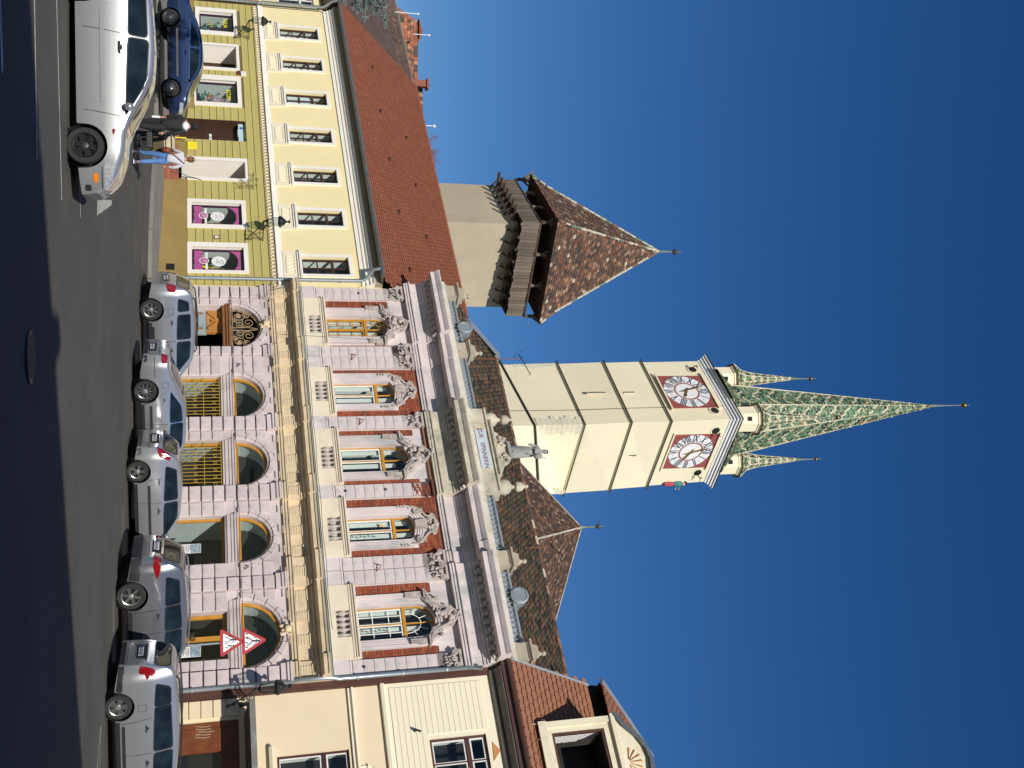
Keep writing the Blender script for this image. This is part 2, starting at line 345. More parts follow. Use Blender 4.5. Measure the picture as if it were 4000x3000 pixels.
# ------------------------------------------------------------------ wall and window helpers (measured facade units)
def arc(L,Rr,zs,rise,n=18,g=0):
    cx=(L+Rr)/2; rx=(Rr-L)/2+g; rz=rise+g
    return [(cx+rx*math.cos(math.pi*i/n),zs+rz*math.sin(math.pi*i/n)) for i in range(n+1)]
def wall(mb,x0,x1,z0,z1,y,ops,dep=.3,rev=True):
    xs=sorted({x0,x1}|{o[0] for o in ops}|{o[1] for o in ops}); zs=sorted({z0,z1}|{o[2] for o in ops}|{o[3]+(o[4] if len(o)>4 else 0) for o in ops})
    xs=[x for x in xs if x0<=x<=x1]; zs=[z for z in zs if z0<=z<=z1]
    for a,b in zip(xs[:-1],xs[1:]):
        for c,d in zip(zs[:-1],zs[1:]):
            mx_,mz_=(a+b)/2,(c+d)/2
            if any(o[0]<mx_<o[1] and o[2]<mz_<o[3]+(o[4] if len(o)>4 else 0) for o in ops): continue
            mb.poly([(a,y,c),(b,y,c),(b,y,d),(a,y,d)])
    for o in ops:
        L,Rr,c,d=o[:4]; rise=o[4] if len(o)>4 else 0
        path=[(Rr,c)]+(arc(L,Rr,d,rise) if rise else [(Rr,d),(L,d)])+[(L,c)]
        if rise:
            A=arc(L,Rr,d,rise); h=len(A)//2
            for i in range(h): mb.poly([(Rr,y,d+rise),(A[i+1][0],y,A[i+1][1]),(A[i][0],y,A[i][1])])
            for i in range(h,len(A)-1): mb.poly([(L,y,d+rise),(A[i+1][0],y,A[i+1][1]),(A[i][0],y,A[i][1])])
        if rev:
            path=path+[path[0]]
            for p,q in zip(path[:-1],path[1:]): mb.poly([(p[0],y,p[1]),(q[0],y,q[1]),(q[0],y+dep,q[1]),(p[0],y+dep,p[1])])
def ring(mb,L,Rr,z0,z1,y0,y1,w,rise=0,sill=True,n=18):
    """rectangular or arched frame of width w inside the opening"""
    mb.box(L,L+w,y0,y1,z0,z1); mb.box(Rr-w,Rr,y0,y1,z0,z1)
    if sill: mb.box(L+w,Rr-w,y0+.001,y1-.001,z0,z0+w)
    if rise:
        a=arc(L,Rr,z1,rise,n); b=arc(L+w,Rr-w,z1,rise-w,n)
        for i in range(n):
            mb.add([(a[i][0],y0,a[i][1]),(a[i+1][0],y0,a[i+1][1]),(b[i+1][0],y0,b[i+1][1]),(b[i][0],y0,b[i][1]),
                    (a[i][0],y1,a[i][1]),(a[i+1][0],y1,a[i+1][1]),(b[i+1][0],y1,b[i+1][1]),(b[i][0],y1,b[i][1])],[(3,2,1,0),(2,3,7,6),(0,1,5,4)])
    else: mb.box(L+w,Rr-w,y0+.001,y1-.001,z1-w,z1)
def opening_poly(L,Rr,z0,z1,rise): return [(L,z0),(Rr,z0)]+(arc(L,Rr,z1,rise) if rise else [(Rr,z1),(L,z1)])
def window(par,L,Rr,z0,z1,y,fm,rise=0,w=.05,vs=(),hs=(),leaf=None,dep=.34,name='window',bw=.035,recess=None,back=None,extra=None,label=None,pane=True):
    mb=MB(T); ring(mb,L,Rr,z0,z1,y,y+.06,w,rise)
    for v in vs: mb.box(v-bw/2,v+bw/2,y+.004,y+.055,z0+w,z1+rise*.97 if rise else z1-w)
    for h in hs:
        hh=h[1] if isinstance(h,tuple) else bw; hz=h[0] if isinstance(h,tuple) else h
        mb.box(L+w,Rr-w,y+(-.02 if hh>.06 else .008),y+.05,hz-hh/2,hz+hh/2)
    o=mb.build(name,fm,par,label=label)
    if pane:
        g=MB(T); g.poly([(p[0],y+.03,p[1]) for p in opening_poly(L+.02,Rr-.02,z0+.02,z1,max(rise-.02,0))]); g.build('pane',glass,o)
    if leaf:
        f=MB(T); y2=y+.012
        for a,b,c,d in leaf[0]:
            f.box(a,a+.04,y2,y2+.035,c,d);f.box(b-.04,b,y2,y2+.035,c,d);f.box(a+.04,b-.04,y2+.001,y2+.034,c,c+.04);f.box(a+.04,b-.04,y2+.001,y2+.034,d-.04,d)
        f.build('casement',leaf[1],o)
    r=MB(T); P=opening_poly(L,Rr,z0,z1,rise); P2=P+[P[0]]
    for p,q in zip(P2[:-1],P2[1:]): r.poly([(q[0],y+.06,q[1]),(p[0],y+.06,p[1]),(p[0],y+dep,p[1]),(q[0],y+dep,q[1])])
    r.build('reveal',recess or curt,o)
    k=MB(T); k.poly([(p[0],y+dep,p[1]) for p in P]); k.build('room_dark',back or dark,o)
    return o
# ------------------------------------------------------------------ yellow house
yh=empty('yellow_house',FY.o,FY.rot,'long pale yellow two storey house with olive ground floor and smooth red tile roof','house')
X0,X1=-14.72,2.62
gw=[(.82,1.97,2.66,4.38),(-1.48,-.33,2.66,4.38),(-8.95,-7.46,2.86,4.44),(-13.9,-12.45,3.02,4.42)]
gwf=[(.60,2.10,2.512,4.53),(-1.66,-.15,2.512,4.53),(-9.28,-7.24,2.79,4.60),(-14.2,-12.21,2.85,4.57)]
doors=[(-4.04,-2.73,2.31,4.675),(-6.42,-5.12,1.95,4.68),(-11.55,-9.68,2.3,4.585)]
ops=gw+[(-3.86,-2.88,2.31,4.58),(-6.42,-5.12,1.9,4.66),(-11.4,-9.84,2.2,4.47)]
mb=MB(T); wall(mb,X0,X1,2.49,5.24,.0,ops,.0,rev=False); mb.build('ground_floor_wall',mat('olive_joint',(.16,.13,.045,1),.95,.05,1,0),yh)
# olive stucco courses, recessed joints between them
zj=[2.51,2.79,3.06,3.35,3.61,3.89,4.15,4.43,4.69,4.96,5.225]
bm=[]; blk=sorted(gwf+doors)
for za,zb in zip(zj[:-1],zj[1:]):
    cuts=[(a,b) for a,b,c,d in blk if c<(zb+za)/2+.02 and d>(za+zb)/2-.02]
    x=X0
    for a,b in cuts+[(X1,X1)]:
        x2=min(a,X1)
        if x2-x>.05:
            n=1 if za<4.6 else max(1,int((x2-x)/3))
            for i in range(n):
                q0=x+(x2-x)*i/n; q1=x+(x2-x)*(i+1)/n
                bm.append(LT((q0+q1)/2,0,(za+zb)/2,q1-q0-(.012 if n>1 else 0),1,zb-za-.02))
        x=b
tm=MB(); tm.box(-.5,.5,-.03,.01,-.5,.5); pieces('stucco_course',tm,bm,olive,yh)
mb=MB(T)
def plinth(a,b,zt): mb.box(a,b,-.08,.02,.6,zt)
for a,b,zt in ((-5.12,-4.04,2.505),(-7.0,-6.42,2.505),(-9.68,-7.0,2.78),(X0,-11.55,2.78),(-2.73,X1,2.505)):
    mb=MB(T); plinth(a,b,zt); o=mb.build('plinth',ochre,yh)
mb=MB(T); mb.box(2.02-.3,2.02+.0,-.085,.0,1.83,2.1); mb.build('vent',dark,o)
mb=MB(T)
for q in range(4): mb.box(1.74+.07*q,1.755+.07*q,-.10,-.09,1.83,2.1)
mb.build('vent_grille',ironm,o)
# shop window surrounds
for (a,b,c,d),(e,f,g,h) in zip(gwf,gw):
    mb=MB(T)
    for x0,x1,z0,z1 in ((a,e,c,d),(f,b,c,d),(e,f,c,g),(e,f,h,d)): mb.box(x0,x1,-.07,.0,z0,z1)
    mb.box(e-.002,e,-.069,.2,g,h); mb.box(f,f+.002,-.069,.2,g,h); mb.box(e,f,-.069,.2,h,h+.002); mb.box(e,f,-.069,.2,g-.002,g)
    mb.build('window_surround',white,yh)
magenta=mat('magenta_film',(.40,.085,.26,1),.5,.05,1,0); yell=mat('yellow_print',(.85,.72,.02,1),.6,.03,1,0)
def text(s,size,loc,par,mt,rot=(math.pi/2,0,0),name='lettering',ex=.004,align='CENTER'):
    cu=bpy.data.curves.new(name,'FONT'); cu.body=s; cu.size=size; cu.extrude=ex; cu.align_x=align; cu.align_y='CENTER'
    t=bpy.data.objects.new(name,cu); col.objects.link(t); dg=bpy.context.evaluated_depsgraph_get()
    me=bpy.data.meshes.new_from_object(t.evaluated_get(dg)); bpy.data.objects.remove(t)
    o=bpy.data.objects.new(name,me); col.objects.link(o); me.materials.clear(); me.materials.append(mt); o.parent=par; o.location=loc; o.rotation_euler=rot
    return o
flow=[mat('flower_red',(.5,.03,.03,1),.7,.1,3,0),mat('flower_yellow',(.65,.5,.04,1),.7,.1,3,0),mat('leaf_teal',(.04,.16,.12,1),.7,.2,3,0),mat('fabric_print',(.28,.22,.25,1),.9,.5,12,0),mat('navy_fabric',(.015,.015,.04,1),.9,.2,3,0),mat('pink_fabric',(.5,.28,.32,1),.9,.2,5,0)]
for i,(e,f,g,h) in enumerate(gw):
    sw=window(yh,e+.01,f-.01,g+.01,h-.01,.06,mat('plum_frame',(.045,.012,.035,1),.5,.1,2,0) if i<1 else MT['plum_frame'],w=.05,dep=1.25,name='shop_window',recess=mat('display_wall',(.42,.47,.45,1),.9,.05,1,0) if i<1 else MT['display_wall'])
    cx=(e+f)/2; W=f-e
    if i<2:   # sweet shop windows: magenta film with an arched clear area and two round badges
        mb=MB(T); n=16; zt=h-.1; zb=g+.08
        A=[(f-.08-(0),zb)]; 
        cz=g+.42; hw=W/2-.07
        mb.box(e+.06,f-.06,.082,.085,zb,cz-.08)
        P=[(cx+hw*math.cos(math.pi*k/n),h-.55+.36*math.sin(math.pi*k/n)) for k in range(n+1)]
        for p,q in zip(P[:-1],P[1:]): mb.poly([(p[0],.083,p[1]),(p[0],.083,zt),(q[0],.083,zt),(q[0],.083,q[1])])
        mb.build('magenta_film',magenta,sw)
        mb=MB(T); mb.lathe([(.16,0),(.16,.004)],(cx-.02,.074,cz-.02),24,ax='y'); mb.box(cx-.42,cx-.15,.076,.079,cz+.02,cz+.10); mb.box(cx+.12,cx+.40,.076,.079,cz+.02,cz+.10); mb.lathe([(.24,0),(.24,.004)],(cx,.074,g+.88),28,ax='y'); mb.build('white_badge',whitep,sw)
        mb=MB(T); mb.lathe([(.13,0),(.13,.003)],(cx-.02,.070,cz-.02),24,ax='y'); mb.build('pink_badge',magenta,sw)
        mb=MB(T)
        mb.strip([(cx-.07,cz-.03),(cx-.02,cz+.05),(cx+.05,cz+.04),(cx+.02,cz-.02),(cx-.03,cz-.08)],.022,.064,.068); mb.build('badge_letter',whitep,sw)
        mb=MB(T); mb.strip([(cx-.1,g+.8),(cx,g+.86),(cx+.1,g+.8),(cx+.02,g+.95),(cx-.08,g+1.0)],.03,.068,.072); mb.strip([(cx-.02,g+1.02),(cx+.1,g+1.04),(cx+.14,g+.9)],.025,.068,.072); mb.build('badge_drawing',mat('badge_grey',(.35,.3,.38,1),.7) if i==0 else MT['badge_grey'],sw)
        mb=MB(T)
        for q in range(4): mb.box(f-.42,f-.1,.25,.5,g+.30+.2*q,g+.48+.2*q)
        mb.build('display_box',oldtile if i==0 else mat('red_display',(.16,.03,.03,1),.6),sw)
        if i==0:
            mb=MB(T); mb.box(cx-.25,cx+.05,.5,.62,g+.35,g+.72); mb.build('yellow_bag',yell,sw)
    else:     # flower shop windows with printed word above the flowers
        mb=MB(T)
        for q in range(26):
            rnd=random.Random(q+i*50); mb.blob((cx-.1+rnd.uniform(-.3,.3),.35+rnd.uniform(-.1,.1),g+.35+rnd.uniform(-.2,.3)),(.06,.05,.05),q)
        mb.build('leaves',flow[2],sw)
        for fm_,nn,zz in ((0,6,.55),(1,5,.5)):
            mb=MB(T)
            for q in range(nn):
                rnd=random.Random(q*7+fm_+i); mb.blob((cx-.05+rnd.uniform(-.35,.35),.3,g+zz+rnd.uniform(-.15,.15)),(.05,.04,.05),q)
            mb.build('flowers',flow[fm_],sw)
        mb=MB(T); mb.lathe([(.16,0),(.24,.25),(.15,.5),(.2,.85),(.08,.95)],(cx,.45,g+.42),10); mb.build('draped_cloth',flow[3 if i==2 else 4],sw)
        tx=cx+.02 if i==2 else cx-.1; tz=h-.35
        text('AGUA' if i==3 else 'ACUM',.28,T((tx,.058,tz)),sw,yell)
# doors of the yellow house
d1=MB(T); a,b,c,d=doors[0]; ia,ib=a+.18,b-.15
d1.box(a,ia,-.07,0,c+.2,d); d1.box(ib,b,-.07,0,c+.2,d); d1.box(ia,ib,-.07,0,4.58,d); d1.box(ia-.01,ia,-.069,.75,c,4.58); d1.box(ib,ib+.01,-.069,.75,c,4.58); d1.box(ia,ib,-.069,.75,4.58,4.59)
d1.build('door_surround',white,yh); d1=MB(T)
e,f=-11.4,-9.84
d1.box(-11.55,e,-.07,0,2.7,4.585); d1.box(f,-9.68,-.07,0,2.7,4.585); d1.box(e,f,-.07,0,4.47,4.585); d1.box(e-.01,e,-.069,.8,2.2,4.47); d1.box(f,f+.01,-.069,.8,2.2,4.47); d1.box(e,f,-.069,.8,4.47,4.48)
d1.build('door_surround',white,yh)
def door(name,L,Rr,z0,z1,y,lm,panes,pm,label=None):
    mb=MB(T); ring(mb,L,Rr,z0,z1,y,y+.07,.07,sill=False); mb.box(L+.07,Rr-.07,y+.03,y+.06,z0,z1-.07)
    cx=(L+Rr)/2
    o=mb.build(name,lm,yh,label=label)
    k=0
    for (x0,x1,c,d,mt_) in panes:
        q=MB(T); q.box(x0,x1,y+.015,y+.028,c,d); q.build('door_panel' if mt_ is lm else 'door_glass',mt_,o)
    return o
dglass=mat('dim_glass',(.03,.035,.035,1),.08,.3,2,0)
gdg=mat('grey_glass',(.20,.19,.18,1),.12,.2,3,0)
door('shop_door',ia,ib,2.31,4.58,.75,brownf,[(-3.3,-2.95,3.0,3.35,MT['magenta_film']),(-3.3,-2.95,3.36,4.05,gdg),(-3.3,-2.95,4.06,4.15,MT['magenta_film']),(-3.78,-3.36,2.5,4.1,dglass),(-3.7,-3.0,4.25,4.5,dglass)],white)
door('shop_door',e,f,2.3,4.47,.8,brownf,[(-10.9,-10.55,2.7,3.95,gdg),(-10.45,-10.0,2.7,3.95,gdg)],white)
mb=MB(T); mb.box(-10.75,-10.0,.79,.80,4.02,4.36); mb.build('yellow_notice',yell,yh)
o=door('main_door',-6.42,-5.12,1.95,4.40,.35,brownf,[(-6.3,-5.85,2.3,3.0,brownf),(-6.3,-5.85,3.1,4.2,brownf),(-5.72,-5.25,2.3,3.0,brownf),(-5.72,-5.25,3.1,4.2,brownf)],white)
mb=MB(T); mb.box(-6.42,-6.41,0,.4,1.95,4.66); mb.box(-5.13,-5.12,0,.4,1.95,4.66); mb.box(-6.42,-5.12,0,.4,4.655,4.66); mb.build('door_recess',brownf,yh)
mb=MB(T); mb.box(-5.95,-5.78,.33,.345,3.32,3.42); mb.box(-5.72,-5.6,.33,.345,3.32,3.42); mb.build('door_notice',whitep,o)
mb=MB(T); mb.box(-6.36,-5.14,.1,.14,4.41,4.63); mb.build('door_fanlight',mat('pale_blue_sign',(.50,.62,.66,1),.5,.05,2,0),yh)
mb=MB(T); mb.lathe([(.07,0),(.07,.005)],(-6.1,.095,4.52),16,ax='y'); mb.build('round_emblem',mat('blue_print',(.05,.12,.35,1),.6),yh)
# red tile steps
for (a,b,z0) in ((-6.75,-5.05,1.62),(-4.5,-2.65,1.60)):
    st=[]
    for k,(dd,zt) in enumerate(((.95,z0+.17),(.55,z0+.36),(.18,z0+.62))):
        n=5; zb=z0-.3 if k==0 else z0+(.17,.36)[k-1]
        for i in range(n):
            w=(b-a)/n; st.append(LT(a+w*(i+.5),-(dd+.05)/2,(zb+zt)/2,w*.975,dd,zt-zb-.006))
    tm=MB(); tm.box(-.5,.5,-.5,.5,-.5,.5); pieces('step_tile',tm,st,redtilep,yh)
mb=MB(T)
for s_ in(-2.72,): mb.tube([(s_,-1.0,1.78),(s_,-.45,2.15),(s_,-.2,2.5),(s_-.02,-.1,2.85),(s_,-.05,3.0)],.013,6); mb.tube([(s_,-.5,1.9),(s_,-.5,2.15)],.013,6)
mb.build('handrail',ironm,yh)
# frieze of interlaced rings
mb=MB(T); mb.mould([(0,5.22),(.06,5.23),(.06,5.27),(.02,5.28)],X0,X1); mb.build('lower_moulding',mat('brown_line',(.30,.24,.09,1),.9,.05,1,0),yh)
mb=MB(T); mb.box(X0,X1,-.015,.02,5.27,5.47); mb.build('frieze_ground',mat('frieze_ground',(.36,.30,.15,1),.9,.1,2,.1),yh)
tm=MB(); tm.tube([(.085*math.cos(q*math.pi/3+math.pi/6),0,.085*math.sin(q*math.pi/3+math.pi/6)) for q in range(7)],.016,5,cap=False)
n=int((X1-X0)/.18); pieces('frieze_ring',tm,[LT(X0+.12+i*.18,-.025,5.37) for i in range(n)],cream,yh)
mb=MB(T); mb.mould([(0,5.47),(.10,5.48),(.10,5.51),(.06,5.53),(.06,5.60),(.02,5.62),(.02,5.69),(0,5.69)],X0,X1); mb.build('band_moulding',white,yh)
uw=[(-13.28,-12.43),(-10.92,-10.12),(-8.55,-7.74),(-6.10,-5.30),(-3.68,-2.87),(-1.31,-.48),(1.16,2.04)]
mb=MB(T); wall(mb,X0,X1,5.6,8.36,0,[(a,b,6.33,7.97) for a,b in uw],.16); mb.build('upper_wall',paleY,yh)
for i,(a,b) in enumerate(uw):
    mb=MB(T); ring(mb,a-.13,b+.13,6.33,8.10,-.045,.0,.13,sill=False)
    mb.box(a-.22,b+.22,-.14,0,6.25,6.33); mb.box(a-.18,b+.18,-.09,0,6.18,6.25); mb.build('window_trim',white,yh)
    mb=MB(T); mb.box(a-.26,b+.26,-.04,0,5.692,6.18); mb.build('window_apron',cream,yh)
for i,(a,b) in enumerate(uw):
    om=MB(T); W=b-a
    for k in range(5):
        x=a+W*(k+.5)/5
        om.tube([(x+.065*math.cos(t*math.pi/5),-.05,5.95+.13*math.sin(t*math.pi/5)) for t in range(11)],.013,4)
    om.strip([(a-.02,5.8),(b+.02,5.8)],.03,-.06,-.04); om.strip([(a-.02,6.1),(b+.02,6.1)],.03,-.06,-.04)
    om.build('apron_relief',cream,yh)
    cx=(a+b)/2
    o=window(yh,a,b,6.33,7.97,.11,brownf,w=.06,vs=(cx,),hs=((7.40,.10),6.88),bw=.05,dep=.42)
    if i==2:
        q=MB(T)
        for x0 in(a+.1,cx+.04):
            for z0 in(6.42,6.92): q.box(x0,x0+.28,.16,.165,z0,z0+.4)
        q.build('paper_sheet',mat('paper_sheet',(.62,.70,.72,1),.8,.03,2,0),o)
mb=MB(T); mb.mould([(0,8.33),(.05,8.33),(.05,8.46),(.09,8.48),(.09,8.56),(.16,8.62),(.16,8.68),(.22,8.72),(.24,8.76),(0,8.76)],X0,X1); mb.build('cornice',white,yh)
mb=MB(T); mb.mould([(0,8.76),(.2,8.76),(.2,8.97),(.52,8.99),(.52,9.03),(0,9.03)],X0-.2,X1); mb.build('eaves_board',mat('taupe_eaves',(.36,.31,.22,1),.8,.08,1,.1),yh)
mb=MB(T); mb.tube([(X0-.2+(X1-X0+.2)*i/2,-.56,9.0) for i in range(3)],.065,10)
for i in range(24): 
    x=X0+(X1-X0)*i/24; mb.tube([(x,-.56,9.0),(x+.03,-.56,9.0)],.074,10)
mb.build('gutter',gutter,yh,smooth=40)
def pipe(par,pts,r=.06,name='downpipe',m_=None,bands=()):
    mb=MB(T); mb.tube(pts,r,12)
    for z in bands:
        for p,q in zip(pts[:-1],pts[1:]):
            if min(p[2],q[2])<=z<=max(p[2],q[2]): mb.lathe([(r*1.25,-.02),(r*1.25,.02)],(p[0],p[1],z),12)
    return mb.build(name,m_ or zinc,par,smooth=40)
pipe(yh,[(2.42,-.12,1.9),(2.42,-.12,8.35),(2.36,-.2,8.5),(2.25,-.52,8.72),(2.25,-.55,8.95)],.062,bands=(2.6,3.6,4.6,5.6,6.6,7.6))
pipe(yh,[(-14.85,-.12,2.0),(-14.85,-.12,5.62),(-14.85,-.17,5.68),(-14.85,-.17,8.35),(-14.85,-.5,8.75),(-14.85,-.55,8.95)],.062,bands=(2.6,4.6,5.55,7.4))
# roof tiles
def tiles(poly,up,w,h,lift=.03,rvf=None,seed=3,thick=.02,clip=True):
    """poly: planar convex 3D polygon; returns list of matrices covering it, rows from the bottom"""
    P=[Vector(p) for p in poly]; c=sum(P,Vector())/len(P)
    n=(P[1]-P[0]).cross(P[2]-P[0]).normalized()
    if n.dot(CAM-c)<0 and abs(n.z)<.05 or n.z<-.001: n=-n
    u=Vector(up); v=(u-n*u.dot(n)).normalized(); a=v.cross(n).normalized()
    Q=[((p-P[0]).dot(a),(p-P[0]).dot(v)) for p in P]
    x0,x1=min(q[0] for q in Q),max(q[0] for q in Q); y0,y1=min(q[1] for q in Q),max(q[1] for q in Q)
    out=[]; rnd=random.Random(seed)
    r=0; y=y0
    rot=Matrix((a,v,n)).transposed().to_4x4()
    while y<y1:
        xs=[]
        for (ax,ay),(bx,by) in zip(Q,Q[1:]+Q[:1]):
            yy=y+h*.5
            if (ay-yy)*(by-yy)<0: xs.append(ax+(bx-ax)*(yy-ay)/(by-ay))
        if len(xs)>=2:
            l,rr=min(xs),max(xs); x=l-((l-x0)%w)+(w/2 if r%2 else 0)-w*.5
            while x<rr:
                if l-.2*w<=x+w/2<=rr+.2*w:
                    p=P[0]+a*(x+w/2)+v*y+n*.004
                    out.append((Matrix.Translation(p)@rot@Matrix.Rotation(rnd.uniform(-.02,.02),4,'Z')@Matrix.Rotation(rnd.uniform(-.015,.015),4,'X'),r,x))
                x+=w
        y+=h; r+=1
    return out
def tile_tm(w,h,lift=.03,th=.018,round_=True,over=1.25):
    tm=MB(); W=w*.485
    if round_: e=[(-W,.22*h),(-W*.55,0),(W*.55,0),(W,.22*h)]
    else: e=[(-W,0),(W,0)]
    zf=lambda y: lift*(1-y/(h*over))
    up=[(x,y,zf(y)) for x,y in e]+[(W,over*h,.0),(-W,over*h,.0)]
    lo=[(x,y,zf(y)-th) for x,y in e]
    k=len(e); tm.add(up+lo,[tuple(range(k+2))]+[(i+1,i,k+2+i,k+3+i) for i in range(k-1)]); return tm
def tile_stuff(name,tmx,ms,mt,parent,rvf=None,seed=5):
    mb=MB(); rnd=random.Random(seed)
    for q,r,x in ms: mb.add([q@Vector(p) for p in tmx.v],tmx.f,(rvf(r,x,rnd) if rvf else rnd.random())+.0005)
    return mb.build(name,mt,parent,kind='stuff')
def roofplane(par,P,mt,base,w,h,lift=.03,indiv=0,T_=T,name='roof_tile',th=.018,rnd_=True,dz=.0):
    P=[T_(p) for p in P] if T_ else P
    mb=MB(); mb.poly([(p[0],p[1],p[2]-.01) for p in P]); mb.build('roof',base,par)
    ms=tiles(P,(0,0,1),w,h); tm=tile_tm(w,h,lift,th,rnd_)
    if indiv: pieces(name,tm,[q for q,r,x in ms],mt,par,indiv,'roof_tiles')
    else: tile_stuff('roof_tiles',tm,ms,mt,par)
roofplane(yh,[(X0-.15,-.52,9.04),(X1+.1,-.52,9.04),(X1+.1,4,13.2),(-15.56,4,13.2)],redpl,redbase,.24,.17,.042,th=.04)
tm=MB(); tm.lathe([(.10,0),(.12,.36)],(0,0,0),8,ax='x')
pieces('ridge_tile',tm,[Matrix.Translation(T((-15.5+i*.32,4.02,13.2))) for i in range(52)],redpl,yh)
# roof hooks (snow guards) low on the roof and small vents
tm=MB(); tm.box(-.05,.05,-.02,.02,0,.10); hk=[]
for row in(0,1):
    for i in range(34): 
        f=.11+.05*row; hk.append(LT(X0+.5+i*.5+row*.2,-.52+4.52*f,9.06+4.16*f))
pieces('snow_hook',tm,hk,redpl,yh)
tm=MB(); tm.blob((0,0,.05),(.13,.09,.06),3); hk=[]
for f,s0 in((.30,-12),(.62,-9)):
    for i in range(5): hk.append(LT(s0+i*3.2,-.52+4.52*f,9.07+4.16*f))
pieces('roof_vent',tm,hk,tilebase,yh)
mb=MB(T); mb.poly([(X1,0,1),(X1,4,1),(X1,4,13.1),(X1,0,9)]); mb.poly([(X0,0,1),(X0,8,1),(X0-.5,4,13.1),(X0,0,9)]); mb.poly([(X0,8,1),(X1,8,1),(X1,8,9),(X0,8,9)]); mb.poly([(-15.5,4,13.2),(X1,4,13.2),(X1,8,9),(X0,8,9)]); mb.build('side_wall',paleY,yh)
mb=MB(T); mb.box(-2.45-.0,-2.4,-.0,.0,0,0)
# wall fittings
def plate(par,s0,s1,z0,z1,d,mt1,name,lab=None,cat=None,inner=None):
    mb=MB(T); mb.box(s0,s1,-d,-.03,z0,z1); o=mb.build(name,mt1,par)
    if inner: q=MB(T); q.box(s0+.03,s1-.03,-d-.004,-d,z0+.03,z1-.03); q.build('face',inner,o)
    return o
plate(yh,.22,.40,3.40,3.58,.05,mat('maroon_paint',(.20,.03,.04,1),.6),'house_number_plate',inner=whitep)
plate(yh,-9.62,-9.38,4.62,4.82,.10,whitep,'alarm_box'); plate(yh,-9.62,-9.40,4.50,4.60,.12,MT['maroon_paint'],'alarm_lamp')
yl=empty('neighbour_house',FY.o,FY.rot,'edge of another yellow house with brick trim beyond the far left downpipe','house')
mb=MB(T); wall(mb,-24,-14.98,5.6,8.36,.12,[(-16.4,-15.4,6.4,8.0)],.16); mb.build('upper_wall',paleY,yl)
mb=MB(T); mb.box(-24,-14.98,.12,.4,1,5.6); mb.build('ground_floor_wall',mat('orange_ground_floor',(.50,.27,.12,1),.9,.1,1),yl)
window(yl,-16.4,-15.4,6.4,8.0,.2,whitep,w=.07,vs=(-15.9,),hs=((7.4,.08),)); mb=MB(T); mb.box(-16.0,-15.1,.09,.12,2.6,5.0); mb.build('dark_shopfront',dark,yl)
mb=MB(T); mb.mould([(0,8.33),(.1,8.4),(.3,8.8),(.45,9.0),(-.2,9.0)],-24,-15.0); mb.poly([(-24,-.4,9.02),(-15.1,-.4,9.02),(-15.3,3.5,12.4),(-24,3.5,12.4)]); mb.build('roof',oldtile,yl)
# ------------------------------------------------------------------ pink house
ph=empty('pink_house',FP.o,FP.rot,'ornate pale pink house with red brick panels, arched ground floor and stone parapet','house')
PX0,PX1=.02,14.16
arch=[(.89,2.73,3.87,.94),(3.86,5.50,3.87,.90),(6.33,7.98,3.87,.92),(8.96,10.48,3.87,.90),(11.67,13.61,3.87,1.04)]
gop=[(.89,2.73,1.2,3.60),(3.86,5.50,1.9,3.55),(6.33,7.98,1.9,3.55),(8.96,10.48,1.5,3.50),(11.95,13.31,1.3,3.50)]
mb=MB(T); wall(mb,PX0,PX1,.6,3.64,0,gop,.3); wall(mb,PX0,PX1,3.64,5.14,0,[(q[0],q[1],q[2],q[2],q[3]) for q in arch],.28); mb.build('ground_floor_wall',pink,ph)
# rusticated blocks
zb=[1.25,1.57,1.89,2.21,2.53,2.87,3.20,3.53,3.86,4.18,4.49,4.81]
blk=[]
def clearx(x,z,side):   # keep blocks out of the arches
    return x
for (a,b,d,arcR,arcL) in ((.14,.60,.14,None,None),(.63,.87,.05,0,None),(2.75,3.07,.14,None,None),(3.09,3.84,.05,1,0),(5.52,6.00,.14,None,None),(6.02,6.31,.05,2,None),(8.0,8.50,.14,None,None),(8.52,8.94,.05,3,None),(10.50,10.98,.05,None,3),(11.0,11.36,.14,None,None),(11.38,11.93,.05,4,None),(13.33,13.62,.05,None,4),(13.66,14.12,.14,None,None)):
    for z0,z1 in zip(zb[:-1],zb[1:]):
        zm=(z0+z1)/2; x0,x1=a,b
        if d<.1 and zm>3.9:
            for q in arch:
                t=1-((zm-3.87)/(q[3]+.2))**2
                hw=(q[1]-q[0])/2+.2; hw=hw*math.sqrt(max(0,t)); cx=(q[0]+q[1])/2
                if t<=0: continue
                if cx>b: x1=min(b,cx-hw)
                if cx<a: x0=max(a,cx+hw)
                if a<cx<b: pass
            if zm>4.5:  # blocks grow over the haunches
                if arcR is not None and a>b-1: x1=min(x1,b+.0)
        if d<.1 and 3.53<zm<3.9: continue
        if x1-x0<.08: continue
        blk.append(LT((x0+x1)/2,-d,zm,x1-x0,1,(z1-z0)-.035)@Matrix.Diagonal((1,1,1,1)))
